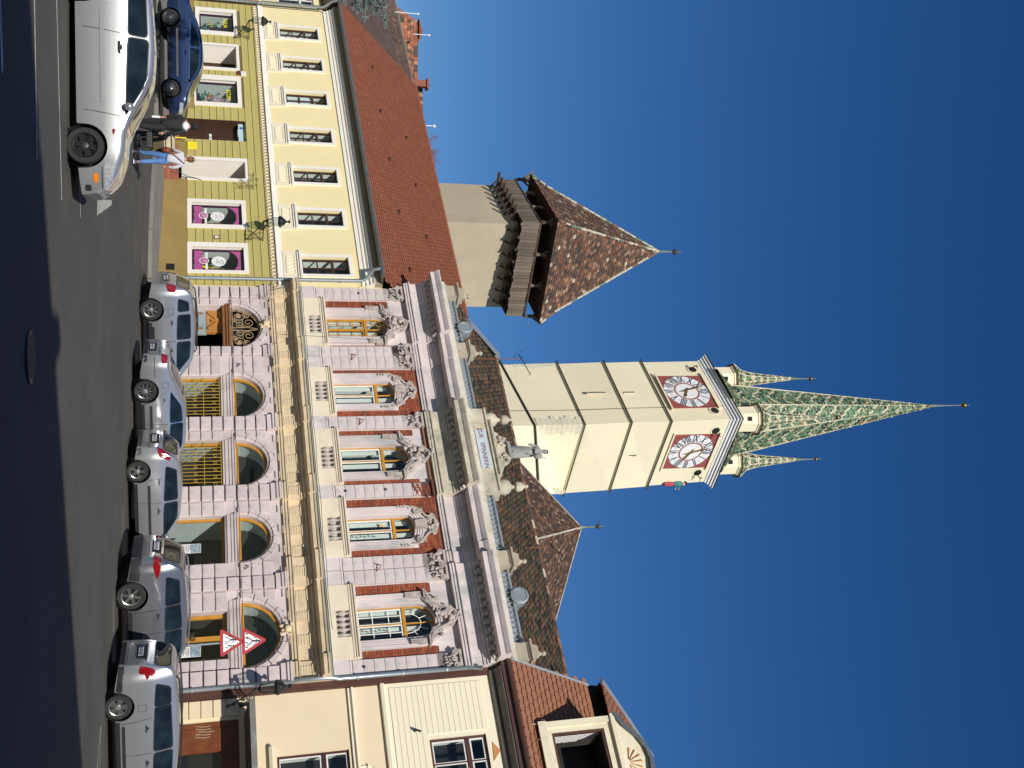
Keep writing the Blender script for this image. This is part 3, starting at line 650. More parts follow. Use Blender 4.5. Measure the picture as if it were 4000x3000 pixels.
# haunch blocks beside each arch
for L,Rr,zs,rise in arch:
    cx=(L+Rr)/2
    for sgn in(-1,1):
        for z0,z1 in((4.18,4.49),(4.49,4.81)):
            zm=(z0+z1)/2; hw=((Rr-L)/2+.2)*math.sqrt(max(0,1-((zm-zs)/(rise+.2))**2)); xo=(Rr-L)/2-.0
            if xo-hw>.1: blk.append(LT(cx+sgn*(hw+xo)/2,-.05,zm,xo-hw,1,(z1-z0)-.035))
tm=MB(); tm.cham(-.5,.5,0,.2,-.5,.5,.035); pieces('rusticated_block',tm,blk,pink,ph)
for a,b in((.10,.64),(2.71,3.11),(5.50,6.04),(8.0,8.54),(10.96,11.40),(13.62,14.16)):
    mb=MB(T); mb.mould([(0,4.82),(.15,4.83),(.15,4.97),(.20,4.99),(.20,5.05),(.24,5.07),(.24,5.13),(0,5.13)],a,b); mb.build('pier_capital',pink,ph)
# arch surrounds with voussoir joints, and imposts
for L,Rr,zs,rise in arch:
    cx=(L+Rr)/2
    mb=MB(T); n=10
    for k in range(n):
        t0,t1=math.pi*(k+.04)/n,math.pi*(k+.96)/n
        pts=[]
        for (g,y) in((0,-.02),(.07,-.05),(.075,-.09),(.20,-.09)):
            pts.append([(cx+((Rr-L)/2+g)*math.cos(t),y,zs+(rise+g)*math.sin(t)) for t in(t0,(t0+t1)/2,t1)])
        for r0,r1 in zip(pts[:-1],pts[1:]):
            for j in(0,1): mb.poly([r0[j],r0[j+1],r1[j+1],r1[j]])
        o=pts[-1]; oo=[(p[0],0,p[2]) for p in o]
        for j in(0,1): mb.poly([o[j],o[j+1],oo[j+1],oo[j]])
        for e in(0,2): mb.poly([(pts[0][e][0],0,pts[0][e][2])]+[p[e] for p in pts]+[oo[e]])
    mb.build('arch_surround',pink,ph)
mb=MB(T)
for (L,Rr,zs,rise),g in list(zip(arch,gop))[1:]:
    a,b=(L-.02,Rr+.02) if g[0]>=L-.01 else (L-.02,Rr+.02)
    mb.mould([(0,3.56),(.03,3.57),(.03,3.66),(.06,3.68),(.06,3.74),(.10,3.77),(.10,3.82),(.13,3.84),(.13,3.87),(-.28,3.875)],a,b)
    mb.box(a,b,-.0,.28,3.50,3.872)
mb.build('impost_lintel',pink,ph)
mb=MB(T); mb.mould([(-.25,3.60),(.02,3.61),(.02,3.68),(.08,3.72),(.08,3.77),(.13,3.80),(.13,3.86),(-.25,3.87)],.90,2.72); mb.build('door_transom',mat('brown_transom',(.24,.10,.03,1),.6,.2,5,.1),ph)
# lunettes
dg=mat('shop_interior_dark',(.03,.031,.026,1),.95,.2,1,0)
for i,(L,Rr,zs,rise) in enumerate(arch):
    if i==0: continue
    window(ph,L+.01,Rr-.01,zs+.005,zs+.01,.13,amber,rise=rise-.02,w=.075,dep=.7,name='lunette_window',back=dg,recess=MT['display_wall'])
# iron lunette over the open door
ir=MB(T); L,Rr,zs,rise=arch[0]; cx=(L+Rr)/2; yy=.12
def scroll(m,cx,cz,r,sgn=1,turn=1.6,a0=0,w=.014,y=yy,vs=1):
    m.tube([(cx+sgn*r*(1-t/26*.8)*math.cos(a0+t/26*turn*2*math.pi),y,cz+vs*r*(1-t/26*.8)*math.sin(a0+t/26*turn*2*math.pi)) for t in range(27)],w,5)
for s_ in(-1,1):
    scroll(ir,cx+s_*.55,zs+.25,.22,s_); scroll(ir,cx+s_*.28,zs+.55,.20,s_,vs=-1,a0=1); scroll(ir,cx+s_*.60,zs+.50,.14,s_,vs=-1); scroll(ir,cx+s_*.2,zs+.28,.14,s_,a0=2); scroll(ir,cx+s_*.38,zs+.10,.1,s_)
    ir.tube([(cx+s_*.05,yy,zs),(cx+s_*.07,yy,zs+.5),(cx+s_*.02,yy,zs+.85)],.014,5)
    ir.blob((cx+s_*.58,yy,zs+.24),(.08,.03,.08),4)
ir.tube([(cx+.86*(rise and 1)*math.cos(math.pi*k/16),yy,zs+.02+(rise-.08)*math.sin(math.pi*k/16)) for k in range(17)],.02,5); ir.tube([(L,yy,zs+.04),(Rr,yy,zs+.04)],.02,5)
ir.build('iron_lunette',goldi,ph)
mb=MB(T); mb.poly([(p[0],.6,p[1]) for p in opening_poly(L-.1,Rr+.1,zs-.3,zs,rise)]); mb.poly([(L-.1,1.6,1),(Rr+.1,1.6,1),(Rr+.1,1.6,3.7),(L-.1,1.6,3.7)]); mb.box(Rr-.01,Rr+.1,.1,1.6,1,3.7);mb.build('passage_dark',dg,ph)
greyblue=mat('grey_blue_door',(.29,.36,.39,1),.7,.15,3,.1,30,grime=((.30,.20,.10,1),.5),gs=3); tanw=mat('tan_carved_wood',(.42,.19,.045,1),.7,.2,5,.2,30)
mb=MB(T); mb.box(L+.02,L+1.02,.26,.33,1.3,3.1); mb.box(L+.08,L+.12,.22,.26,1.4,3.05); mb.box(L+.9,L+.96,.22,.26,1.4,3.05); mb.box(L+.12,L+.9,.235,.26,2.85,3.0); mb.box(L+.25,L+.75,.22,.25,2.2,2.75); o=mb.build('door_leaf',greyblue,ph)
mb=MB(T); mb.box(L+.02,L+.98,.24,.33,3.1,3.6); mb.box(L+.1,L+.9,.19,.24,3.5,3.58); mb.strip([(L+.14,3.15),(L+.42,3.42),(L+.5,3.5),(L+.6,3.42),(L+.86,3.15)],.08,.18,.24); mb.box(L+.46,L+.54,.17,.24,3.25,3.5); mb.build('carved_panel',tanw,o)
mb=MB(T); mb.box(L+.3,L+.7,.20,.22,2.3,2.65); mb.build('door_panel',mat('panel_light',(.40,.46,.48,1),.6,.1,3,0),o)
mb=MB(T)
for q in range(6):
    mb.box(L+.13,L+.2,.2,.24,2.72+q*.05,2.75+q*.05); mb.box(L+.78,L+.85,.2,.24,2.72+q*.05,2.75+q*.05)
mb.build('turned_trim',tanw,o)
# ground floor windows with iron grilles
for (L,Rr,z0,z1) in gop[1:3]:
    o=window(ph,L+.01,Rr-.01,z0,z1-.01,.14,amber,w=.07,dep=.9,name='shop_window',back=dg,recess=MT['display_wall'])
    gr=MB(T); n=13; y=.05
    for k in range(n): gr.tube([(L+.08+(Rr-L-.16)*k/(n-1),y,z0+.05),(L+.08+(Rr-L-.16)*k/(n-1),y,z1-.05)],.011,5)
    for z in(z0+.08,(z0+z1)/2+.25,z1-.1): gr.tube([(L+.03,y,z),(Rr-.03,y,z)],.012,5)
    for k in range(n-1):
        cx=L+.08+(Rr-L-.16)*(k+.5)/(n-1); cz=z0+.98 if k%2 else z0+.98; cz=(2.72,3.28)[k%2]
        gr.tube([(cx+.045*math.cos(t*math.pi/5),y-.01,cz+.045*math.sin(t*math.pi/5)) for t in range(11)],.009,4,cap=False)
        cz=(3.28,2.72)[k%2]
    gr.build('iron_grille',mat('yellow_iron',(.42,.26,.03,1),.5,.1,5,0) if L<5 else MT['yellow_iron'],o)
L,Rr,z0,z1=gop[3]
o=window(ph,L+.01,Rr-.01,z0,z1-.01,.14,amber,w=.07,dep=1.2,name='shop_window',back=dg,recess=MT['display_wall'])
def poster(par,x0,x1,z0,z1,y):
    q=MB(T); q.box(x0,x1,y,y+.006,z0,z1); p=q.build('poster',whitep,par)
    q=MB(T); q.box(x0+.01,x1-.01,y-.003,y,(z0+z1)/2,z1-.01); q.build('poster_photo',mat('poster_photo',(.25,.32,.36,1),.6,.7,14,0) if 'poster_photo' not in MT else MT['poster_photo'],p)
    q=MB(T)
    for k in range(6): q.box(x0+.03,x1-.03-.03*(k%3),y-.002,y,z0+.03+k*.045,z0+.045+k*.045)
    q.build('poster_text',clockb,p)
poster(o,9.76,10.05,2.30,2.85,.12)
L,Rr,z0,z1=gop[4]
o=window(ph,L+.01,Rr-.01,z0,z1-.01,.16,amber,w=.10,dep=1.1,name='shop_door',vs=((L+Rr)/2,),bw=.13,back=dg,recess=dg)
poster(o,(L+Rr)/2+.2,(L+Rr)/2+.5,2.3,2.82,.13)
mb=MB(T); mb.lathe([(.05,0),(.07,-.03),(.05,-.08)],((L+Rr)/2,.14,2.62),12,ax='y'); mb.build('door_knob',gold,o)
# keystone heads over the end arches
def leafblob(mb,c,s,n,seed,spread=(1,.5,1)):
    rnd=random.Random(seed)
    for k in range(n):
        p=(c[0]+rnd.uniform(-1,1)*s*spread[0],c[1]-rnd.uniform(0,1)*s*spread[1],c[2]+rnd.uniform(-1,1)*s*spread[2])
        mb.blob(p,(s*.34*rnd.uniform(.7,1.3),s*.3,s*.34*rnd.uniform(.7,1.4)),seed*31+k)
for cx,zz in((1.80,4.95),(12.65,5.05)):
    mb=MB(T); leafblob(mb,(cx,-.08,zz),.15,16,int(cx)); mb.lathe([(.02,-.1),(.09,-.06),(.11,0),(.09,.08),(.03,.12)],(cx,-.16,zz+.02),10); mb.build('keystone_head',entc,ph,smooth=40)
# first entablature
mb=MB(T)
mb.mould([(0,5.13),(.10,5.14),(.10,5.20),(.14,5.21),(.14,5.27),(.18,5.29),(.18,5.32),(.06,5.33),(.06,5.66),(.10,5.68),(.10,5.75),(.20,5.77),(.20,5.84),(.42,5.88),(.46,5.90),(.46,6.00),(.50,6.02),(.52,6.07),(0,6.12)],PX0,PX1)
for a,b in((.10,.64),(2.71,3.60),(5.50,6.04),(8.0,8.60),(10.5,11.40),(13.62,14.18)):
    mb.mould([(0,5.13),(.18,5.14),(.18,5.20),(.22,5.21),(.22,5.27),(.26,5.29),(.26,5.32),(.15,5.33),(.15,5.66),(.19,5.68),(.19,5.75),(.28,5.77),(.28,5.84),(.52,5.885),(.55,5.905),(.55,6.005),(.59,6.025),(.60,6.075),(0,6.13)],a,b)
mb.build('lower_entablature',entc,ph)
tr=MB()
for k in range(4): tr.box(-.15,.15,-.03-.0,.0,-.12+k*.075,-.085+k*.075)
tr.box(-.17,.17,-.05,0,.17,.20); tr.cham(-.14,.14,-.02,.0,-.13,.17,.01)
q=[];pos=[.37,1.0,1.62,2.24,3.15,3.75,4.4,5.0,5.77,6.45,7.12,7.75,8.3,8.95,9.6,10.25,10.95,11.65,12.3,12.98,13.9]
for p in pos: q.append(LT(p,-.15 if any(abs(p-c)<.4 for c in(.37,3.15,5.77,8.3,10.95,13.9)) else -.06,5.46))
pieces('fluted_frieze_panel',tr,q,entc,ph)
tm=MB()
for k in range(5): tm.box(-.12+.05*k,-.095+.05*k,-.03,0,-.03,0)
pieces('guttae_row',tm,[LT(p,-.17,5.14-.02) for p in pos],entc,ph)
tm=MB(); tm.box(-.016,.016,-.05,0,0,.075)
dn=[LT(PX0+.05+i*.055,-.11 if True else 0,5.76) for i in range(int((PX1-PX0)/.055))]
pieces('dentil',tm,dn,entc,ph)
mb=MB(T); mb.mould([(0,6.12),(.53,6.08),(.55,6.10),(.02,6.19),(0,6.19)],PX0-.02,PX1+.02); mb.build('ledge_flashing',copper,ph)
# upper floor wall
WN=[(1.36,2.26,6.95,8.58,.46,.96,2.64,'A'),(4.16,5.06,6.95,8.72,.20,3.90,5.34,'B'),(6.66,7.64,6.95,8.58,.50,6.32,7.96,'A'),(9.22,10.04,6.95,8.76,.18,8.88,10.34,'B'),(12.12,13.12,6.95,8.62,.51,11.78,13.42,'A')]
mb=MB(T); wall(mb,PX0,PX1,6.12,10.0,0,[w[:5] for w in WN],.2); mb.build('upper_wall',pinkw,ph)
bays=[(.64,2.71),(3.66,5.57),(6.08,8.11),(8.60,10.56),(11.45,13.66)]
# brick panels
br=[];ch=.0735
for i,((a,b),w) in enumerate(zip(bays,WN)):
    top=9.72 if w[7]=='B' else (9.12 if i!=2 else 9.30)
    pn=[(a+.03,w[5]-.0,7.02,top),(w[6]+.0,b-.03,7.02,top)]
    if w[7]=='B': pn.append((w[5],w[6],9.0,top))
    for x0,x1,z0,z1 in pn: mb=MB(T); mb.box(x0,x1,-.012,.0,z0,z1); mb.build('brick_panel',mortar,ph)
    for x0,x1,z0,z1 in pn:
        r=0;z=z0
        while z+ch<=z1+.01:
            x=x0-(.12 if r%2 else 0)
            while x<x1:
                c,d=max(x,x0),min(x+.24,x1)
                if d-c>.03: br.append(LT((c+d)/2,-.02,z+ch/2,d-c-.010,1,ch-.010))
                x+=.24
            z+=ch;r+=1
tm=MB(); tm.box(-.5,.5,-.02,.015,-.5,.5); pieces('brick',tm,br,brickm,ph)
# pilasters as jointed slabs
pil=[(.12,.62),(2.73,3.15),(3.18,3.64),(5.59,6.06),(8.13,8.58),(10.58,10.98),(11.01,11.43),(13.68,14.12)]
sl=[]
for a,b in pil:
    mb=MB(T); mb.box(a-.03,b+.03,-.14,0,6.19,6.62); mb.mould([(0,6.62),(.15,6.63),(.13,6.68),(0,6.70)],a-.02,b+.02); mb.build('pilaster_base',pinkw,ph)
    z=6.70
    k=0
    while z<9.05:
        sl.append(LT((a+b)/2,-.10,z+.145,b-a,1,.282)); z+=.29;k+=1
tm=MB(); tm.cham(-.5,.5,0,.12,-.5,.5,.012); pieces('pilaster_slab',tm,sl,pinkw,ph)
for i,(a,b) in enumerate(pil):
    mb=MB(T); cx=(a+b)/2; mb.box(a,b,-.10,0,9.0,9.60); mb.mould([(0,9.60),(.2,9.61),(.2,9.68),(0,9.70)],a-.04,b+.04)
    if i==4:
        mb.build('pilaster_core',mortar,ph)
        q=[LT(a+.1+(b-a)*((k*37)%100)/140,-.12,9.05+k*.05,.16,.8,.06) for k in range(12)]; pieces('exposed_brick',tm,q,brickm,ph)
    else:
        rnd=random.Random(i)
        for k in range(3):
            for t in range(5-k): mb.blob((a+.05+(b-a-.1)*(t+.5*k*.9)/4+rnd.uniform(-.02,.02),-.12-.05*k-rnd.uniform(0,.05),9.27+.09*k+rnd.uniform(-.02,.02)),(.035,.04,.07+rnd.uniform(-.02,.02)),i*9+k*5+t,j=.4)
        leafblob(mb,(cx,-.12,9.42),.12,7,i+70,(1.3,.6,.8))
        for s_ in(-1,1): scroll(mb,cx+s_*(b-a)*.42,9.50,.09,s_,w=.028,y=-.2)
        mb.build('leaf_capital',stoneo,ph,smooth=35)
# balustrades and sills
bal=MB(); bal.lathe([(.045,0),(.05,.02),(.03,.04),(.07,.12),(.075,.17),(.045,.24),(.028,.30),(.045,.33),(.05,.36)],(0,0,0),8)
bm=[]
for i,((a,b),w) in enumerate(zip(bays,WN)):
    cx=(w[0]+w[1])/2; hw=.40
    mb=MB(T); mb.box(a,cx-hw,-.16,0,6.19,6.76); mb.box(cx+hw,b,-.16,0,6.19,6.76); mb.box(cx-hw,cx+hw,-.16,0,6.19,6.37); mb.box(cx-hw,cx+hw,-.16,0,6.745,6.762)
    mb.mould([(0,6.76),(.18,6.77),(.18,6.82),(.22,6.84),(.22,6.88),(.27,6.90),(.27,6.94),(0,6.955)],a+.005,b-.005); mb.build('balustrade_panel',balc,ph)
    mb=MB(T); mb.box(cx-hw,cx+hw,-.004,.0,6.37,6.745); mb.build('balustrade_back',pinkw,ph)
    n=5 if i!=3 else 4
    for k in range(n): bm.append(LT(cx-hw+.8*(k+.5)/n,-.10,6.375))
pieces('baluster',bal,bm,stoneo,ph)
for i,w in enumerate(WN):
    L,Rr,z0,zs,rise,oL,oR,ty=w; cx=(L+Rr)/2
    # moulded surround
    mb=MB(T)
    for g0,g1,y0 in((0,.07,-.05),(.075,.14,-.08),(.145,.22,-.10),(.225,.31 if ty=='A' else .27,-.13)):
        mb.box(L-g1,L-g0,y0,0,z0,zs);mb.box(Rr+g0,Rr+g1,y0,0,z0,zs)
        A=arc(L-g1,Rr+g1,zs,rise+g1); B=arc(L-g0,Rr+g0,zs,rise+g0)
        for k in range(len(A)-1):
            q=[A[k],A[k+1],B[k+1],B[k]]; mb.add([(p[0],y0,p[1]) for p in q]+[(p[0],0,p[1]) for p in q],[(3,2,1,0),(0,1,5,4),(2,3,7,6)])
    mb.build('window_surround',pinkw,ph)
    om=MB(T)
    if ty=='A':
        zc=zs+rise
        path=[(oL+.02,zs+.12),(oL+.06,zs+.30),(oL+.28,zs+.36),(cx-.40,zs+.50),(cx-.24,zc+.36),(cx-.16,zc+.52),(cx,zc+.62),(cx+.16,zc+.52),(cx+.24,zc+.36),(cx+.40,zs+.50),(oR-.28,zs+.36),(oR-.06,zs+.30),(oR-.02,zs+.12)]
        # curved hood
        def cat_(P,n=4):
            out=[]
            for k in range(len(P)-1):
                p0,p1,p2,p3=P[max(k-1,0)],P[k],P[k+1],P[min(k+2,len(P)-1)]
                for t in range(n):
                    t/=n; out.append(tuple(.5*((2*p1[j])+(-p0[j]+p2[j])*t+(2*p0[j]-5*p1[j]+4*p2[j]-p3[j])*t*t+(-p0[j]+3*p1[j]-3*p2[j]+p3[j])*t**3) for j in(0,1)))
            return out+[P[-1]]
        hp=cat_(path[1:-1])
        om.strip(hp,.05,-.25,-.02); om.strip([(x,z-.05) for x,z in hp],.045,-.19,-.02); om.strip([(x,z-.10) for x,z in hp],.05,-.14,-.0)
        for sx,ex in((oL+.02,oL+.2),(oR-.2,oR-.02)):
            om.box(sx,ex,-.16,0,zs-.05,zs+.22); om.mould([(0,zs+.22),(.24,zs+.23),(.24,zs+.28),(0,zs+.30)],sx-.04,ex+.04)
            for q in range(3): om.box(sx+.02+q*.055,sx+.05+q*.055,-.19,-.12,zs-.28,zs-.06)
        leafblob(om,(cx,-.12,zc+.24),.22,18,i,(1.0,.6,.9)); leafblob(om,(cx,-.2,zc+.60),.12,8,i+9); leafblob(om,(cx-.42,-.12,zc+.0),.17,12,i+20,(1.1,.5,.7)); leafblob(om,(cx+.42,-.12,zc+.0),.17,12,i+30,(1.1,.5,.7))
        for s_ in(-1,1): scroll(om,cx+s_*.2,zc+.38,.11,s_,w=.03,y=-.2); scroll(om,cx+s_*.56,zs+.34,.09,s_,w=.028,y=-.2); om.tube([(cx+s_*.62,-.12,zs+.2),(cx+s_*.45,-.2,zs+.32),(cx+s_*.25,-.2,zc+.06),(cx,-.2,zc+.02)],.035,6)
    else:
        zc=zs+rise
        for s_ in(-1,1):
            scroll(om,cx+s_*.50,zc+.10,.14,s_,w=.035,y=-.14,a0=1); scroll(om,cx+s_*.22,zc+.48,.13,s_,w=.032,y=-.16); om.tube([(cx+s_*.60,-.1,zc-.15),(cx+s_*.62,-.14,zc+.02),(cx+s_*.46,-.15,zc+.22),(cx+s_*.3,-.15,zc+.34),(cx+s_*.2,-.15,zc+.6),(cx,-.15,zc+.68)],.035,6)
            for q in range(3): om.box(cx+s_*.66-.02,cx+s_*.66+.03,-.17,-.1,zs-.30+q*.09,zs-.24+q*.09)
        om.prism([(cx-.11,zc-.02),(cx+.11,zc-.02),(cx+.16,zc+.34),(cx-.16,zc+.34)],-.24,0); leafblob(om,(cx,-.15,zc+.50),.15,12,i+3); om.prism([(cx-.5,zc+.1),(cx+.5,zc+.1),(cx+.2,zc+.5),(cx-.2,zc+.5)],-.09,0)
        leafblob(om,(cx,-.2,zc+.62),.08,6,i+5)
    om.build('carved_hood',stoneo,ph,smooth=35)
    # window joinery
    tz=8.28 if ty=='A' else 8.34
    two=[(L+.04,cx-.005,z0+.03,tz-.06),(cx+.005,Rr-.04,z0+.03,tz-.06)]
    jm=amber if i==0 else whitep
    o=window(ph,L,Rr,z0,zs,.12,amber,rise=rise,w=.035,hs=((tz,.09),),vs=(cx,) ,bw=.035,leaf=(two,jm),dep=.5,back=mat('curtain_dark',(.045,.05,.05,1),.9,.3,3,0) if i==0 else MT['curtain_dark'],recess=curt)
    if i in(0,4):
        q=MB(T)
        for z in(7.4,7.85): q.box(L+.05,Rr-.05,.13,.15,z-.012,z+.012)
        for x in((L+cx)/2,(Rr+cx)/2): q.box(x-.012,x+.012,.131,.149,z0+.05,tz-.05)
        q.tube([(cx+.3*math.cos(math.pi*t/12),.13,tz+.05+.42*math.sin(math.pi*t/12)) for t in range(13)],.013,5)
        for an in(.5,1.1,2.04,2.64): q.tube([(cx+.3*math.cos(an),.13,tz+.05+.42*math.sin(an)),(cx+.47*math.cos(an),.13,tz+.05+.68*math.sin(an))],.012,5)
        q.build('glazing_bars',jm,o)
    q=MB(T); q.box(L+.06,L+.20,.22,.24,z0+.1,zs); q.box(cx+.05,cx+.2,.22,.24,z0+.1,zs+.1); q.build('curtain',curt,o)
    if i==3: q=MB(T); q.lathe([(.0,0),(.05,.03),(.03,.08),(.0,.16)],(L+.22,.15,7.9),8); q.build('orange_ornament',mat('orange_paint',(.7,.32,.03,1),.5),o)
    if i in(3,4):
        q=MB(T)
        for k in range(6): q.blob((cx+.15+.02*(k%2),.15,z0+.2+k*.12),(.028,.02,.03),k)
        q.build('window_trinket',sheet,o)
# upper entablature
def ent2(mb,a,b,e=0,f=.08):
    f=f+e+(.10 if e>.1 else 0)
    mb.mould([(0,9.73),(.09+e,9.735),(.09+e,9.80),(.12+e,9.81),(.12+e,9.88),(.17+e,9.90),(.17+e,9.94),(.06+e,9.95),(.06+e,10.24),(.10+e,10.25),(.12+e,10.32),(.16+e,10.34),(.16+e,10.40),(.22+e,10.41),(.22+e,10.57),(.50+f,10.59),(.52+f,10.60),(.52+f,10.73),(.56+f,10.77),(.63+f,10.87),(.63+f,10.91),(0,10.96)],a,b)
pm=[(PX0,.06),(.66,2.70),(3.68,5.55),(6.1,8.09),(8.62,10.55),(11.46,13.64)]
for a,b,e,mt_ in((PX0-.06,2.66,.13,pinkw),(2.67,3.66,.03,pinkw),(3.665,5.53,-.02,pinkw),(5.54,8.63,.13,stone),(8.64,10.55,-.02,pinkw),(10.56,11.0,.03,pinkw),(11.01,14.18,.13,pinkw)):
    mb=MB(T); ent2(mb,a,b,e); mb.build('upper_entablature',mt_,ph)
mb=MB(T); mb.box(6.12,8.06,-.1,0,9.62,9.735); mb.build('exposed_brick_band',mat('exposed_brick_band',(.36,.17,.10,1),.95,.2,4,.4,12),ph)
tm=MB(); tm.box(-.055,.055,-.20,0,.03,.12); tm.box(-.045,.045,-.11,0,-.04,.03); tm.blob((0,-.19,.03),(.045,.04,.05),2)
pieces('modillion',tm,[LT(a+.13+i*.262,-.34,10.455) for a,n in((PX0,10),(5.58,12),(11.05,12)) for i in range(n)],mat('modillion_stone',(.50,.45,.42,1),.92,.2,3,.3),ph)
# blocking course, pedestals, parapet strips, roof
mb=MB(T); mb.mould([(0,10.93),(.42,10.95),(.40,11.16),(.30,11.20),(-.2,11.21)],PX0,PX1+.03); mb.build('blocking_course',mat('stained_blocking',(.58,.54,.44,1),.92,.12,2,.3,20,grime=((.33,.26,.16,1),.6),gs=2.5),ph)
def pedestal(s,w,big=False,urn=True):
    mb=MB(T); x0,x1=s-w/2,s+w/2
    mb.mould([(-.3,11.15),(.36,11.16),(.36,11.24),(.30,11.28),(.30,11.52),(.34,11.54),(.38,11.60),(.38,11.64),(.32,11.68),(-.3,11.70)],x0,x1)
    mb.box(x0-.05,x1+.05,-.42,.25,11.60,11.65)
    mb.prism([(x0+.06,11.70),(x1-.06,11.70),(x1-.12,11.84),(x0+.12,11.84)],-.28,.2)
    if urn: mb.lathe([(.16,0),(.12,.05),(.06,.10),(.05,.15),(.075,.19),(.08,.23),(.05,.28),(.01,.30)],(s,-.02,11.84),10)
    mb.build('parapet_pedestal',stonep,ph)
for s in(.36,2.98,10.98,13.90): pedestal(s,.50)
for s,r in((5.80,.17),(8.38,.17)):
    mb=MB(T); mb.mould([(-.3,11.15),(.36,11.16),(.30,11.28),(.30,11.62),(.36,11.66),(.36,11.72),(-.3,11.74)],s-.28,s+.28)
    mb.lathe([(.20,0),(.24,.08),(.26,.2),(.20,.34),(.12,.40),(.07,.44),(.06,.50),(.15,.56),(.165,.66),(.14,.76),(.06,.82),(.05,.86),(.07,.90),(.05,.96),(.01,.98)],(s,-.04,11.72),12)
    mb.build('urn_pedestal',stone,ph,smooth=40)
mb=MB(T); mb.box(6.1,8.1,-.30,.2,11.15,11.66); mb.mould([(.2,11.64),(.36,11.66),(.36,11.72),(.44,11.76),(.44,11.82),(-.2,11.86)],6.05,8.12)
P=[(6.35,11.84),(7.85,11.84),(7.75,12.0),(7.55,12.05),(7.42,12.28),(7.2,12.34),(7.0,12.34),(6.78,12.28),(6.65,12.05),(6.45,12.0)]
mb.prism(P,-.22,.12); leafblob(mb,(6.8,-.2,12.05),.16,10,3); leafblob(mb,(7.4,-.2,12.05),.16,10,4); mb.build('plaque_block',stone,ph)
mb=MB(T); mb.box(6.38,7.82,-.33,-.30,11.24,11.58); pq=mb.build('name_plaque',mat('pale_blue_plaque',(.50,.56,.64,1),.7,.06,3,.1),ph)
t=text('ZUR   SPINNERIN',.225,T((7.08,-.335,11.41)),pq,mat('faded_red_letters',(.20,.075,.06,1),.8,.3,6,0))
zs_=[(.63,2.70),(3.25,5.50),(8.7,10.70),(11.28,13.62)]
for a,b in zs_:
    mb=MB(T); mb.poly([(a,-.12,11.22),(b,-.12,11.22),(b,-.02,11.42),(a,-.02,11.42)])
    mb.poly([(a,-.02,11.42),(b,-.02,11.42),(b,-.10,11.46),(a,-.10,11.46)]); mb.poly([(a,-.10,11.46),(b,-.10,11.46),(b,-.10,11.52),(a,-.10,11.52)]); mb.poly([(a,-.10,11.52),(b,-.10,11.52),(b,.4,11.56),(a,.4,11.56)])
    n=int((b-a)/.16)
    for k in range(n): mb.box(a+.08+k*.16,a+.095+k*.16,-.13,-.02,11.24,11.42)
    mb.build('sheet_metal_parapet',sheet,ph)
    mb=MB(T); mb.box(a,b,-.16,-.10,11.16,11.22); mb.build('rusty_edge',rustm,ph)
for s in(1.95,12.15):
    mb=MB(T); mb.lathe([(.25,0),(.27,-.03),(.21,-.05),(.19,-.02)],(s,-.16,11.66),24,ax='y'); mb.lathe([(.19,-.02),(.18,-.03)],(s,-.16,11.66),24,ax='y'); mb.box(s-.3,s+.3,-.14,.2,11.44,11.64); mb.lathe([(.24,.02),(.24,.28)],(s,-.15,11.66),20,ax='y'); mb.build('round_roof_vent',sheet,ph,smooth=40)
roofplane(ph,[(PX0+.12,.05,11.45),(PX1,.05,11.45),(13.1+.95,4,14.0),(-.28+.2,4,14.0)],mosstile,tilebase,.20,.125,.03,indiv=300,thick=.02) if False else roofplane(ph,[(PX0+.12,.05,11.45),(PX1-.02,.05,11.45),(PX1-.1,4,14.0),(-.1,4,14.0)],mosstile,tilebase,.21,.155,.04,indiv=300)
pieces('ridge_tile',(lambda q:(q.lathe([(.09,0),(.11,.36)],(0,0,0),8,ax='x'),q)[1])(MB()),[Matrix.Translation(T((-.1+i*.32,4.02,14.0))) for i in range(44)],oldtile,ph)
mb=MB(T); mb.add([(-.02,-.1,11.1),(.14,-.1,11.1),(-.22,4.1,14.15),(-.36,4.1,14.15),(-.02,-.1,10),(.14,-.1,10),(-.22,4.1,10),(-.36,4.1,10)],[(0,1,2,3),(1,0,4,5),(2,1,5,6),(0,3,7,4),(3,2,6,7)]); mb.build('gable_parapet',mat('gable_plaster',(.50,.45,.34,1),.9,.15,2,.3),ph)
mb=MB(T); mb.add([(.14,.2,11.45),(.55,.5,11.72),(.14,3.8,14.1),(-.2,3.8,14.12)],[(0,1,2,3)]); mb.build('gable_flashing',sheet,ph)
mb=MB(T); mb.poly([(PX0,8,1),(PX1,8,1),(PX1,8,11),(PX0,8,11)]); mb.poly([(-.2,4,14.0),(PX1-.1,4,14.0),(PX1,8,11),(PX0,8,11)]); mb.poly([(PX0,0,1),(PX0,8,1),(PX0,8,11),(PX0-.2,4,14),(PX0,0,11)]); mb.poly([(PX1,0,1),(PX1,8,1),(PX1,8,11),(PX1,4,14),(PX1,0,11)]); mb.build('rear_wall',pinkw,ph)
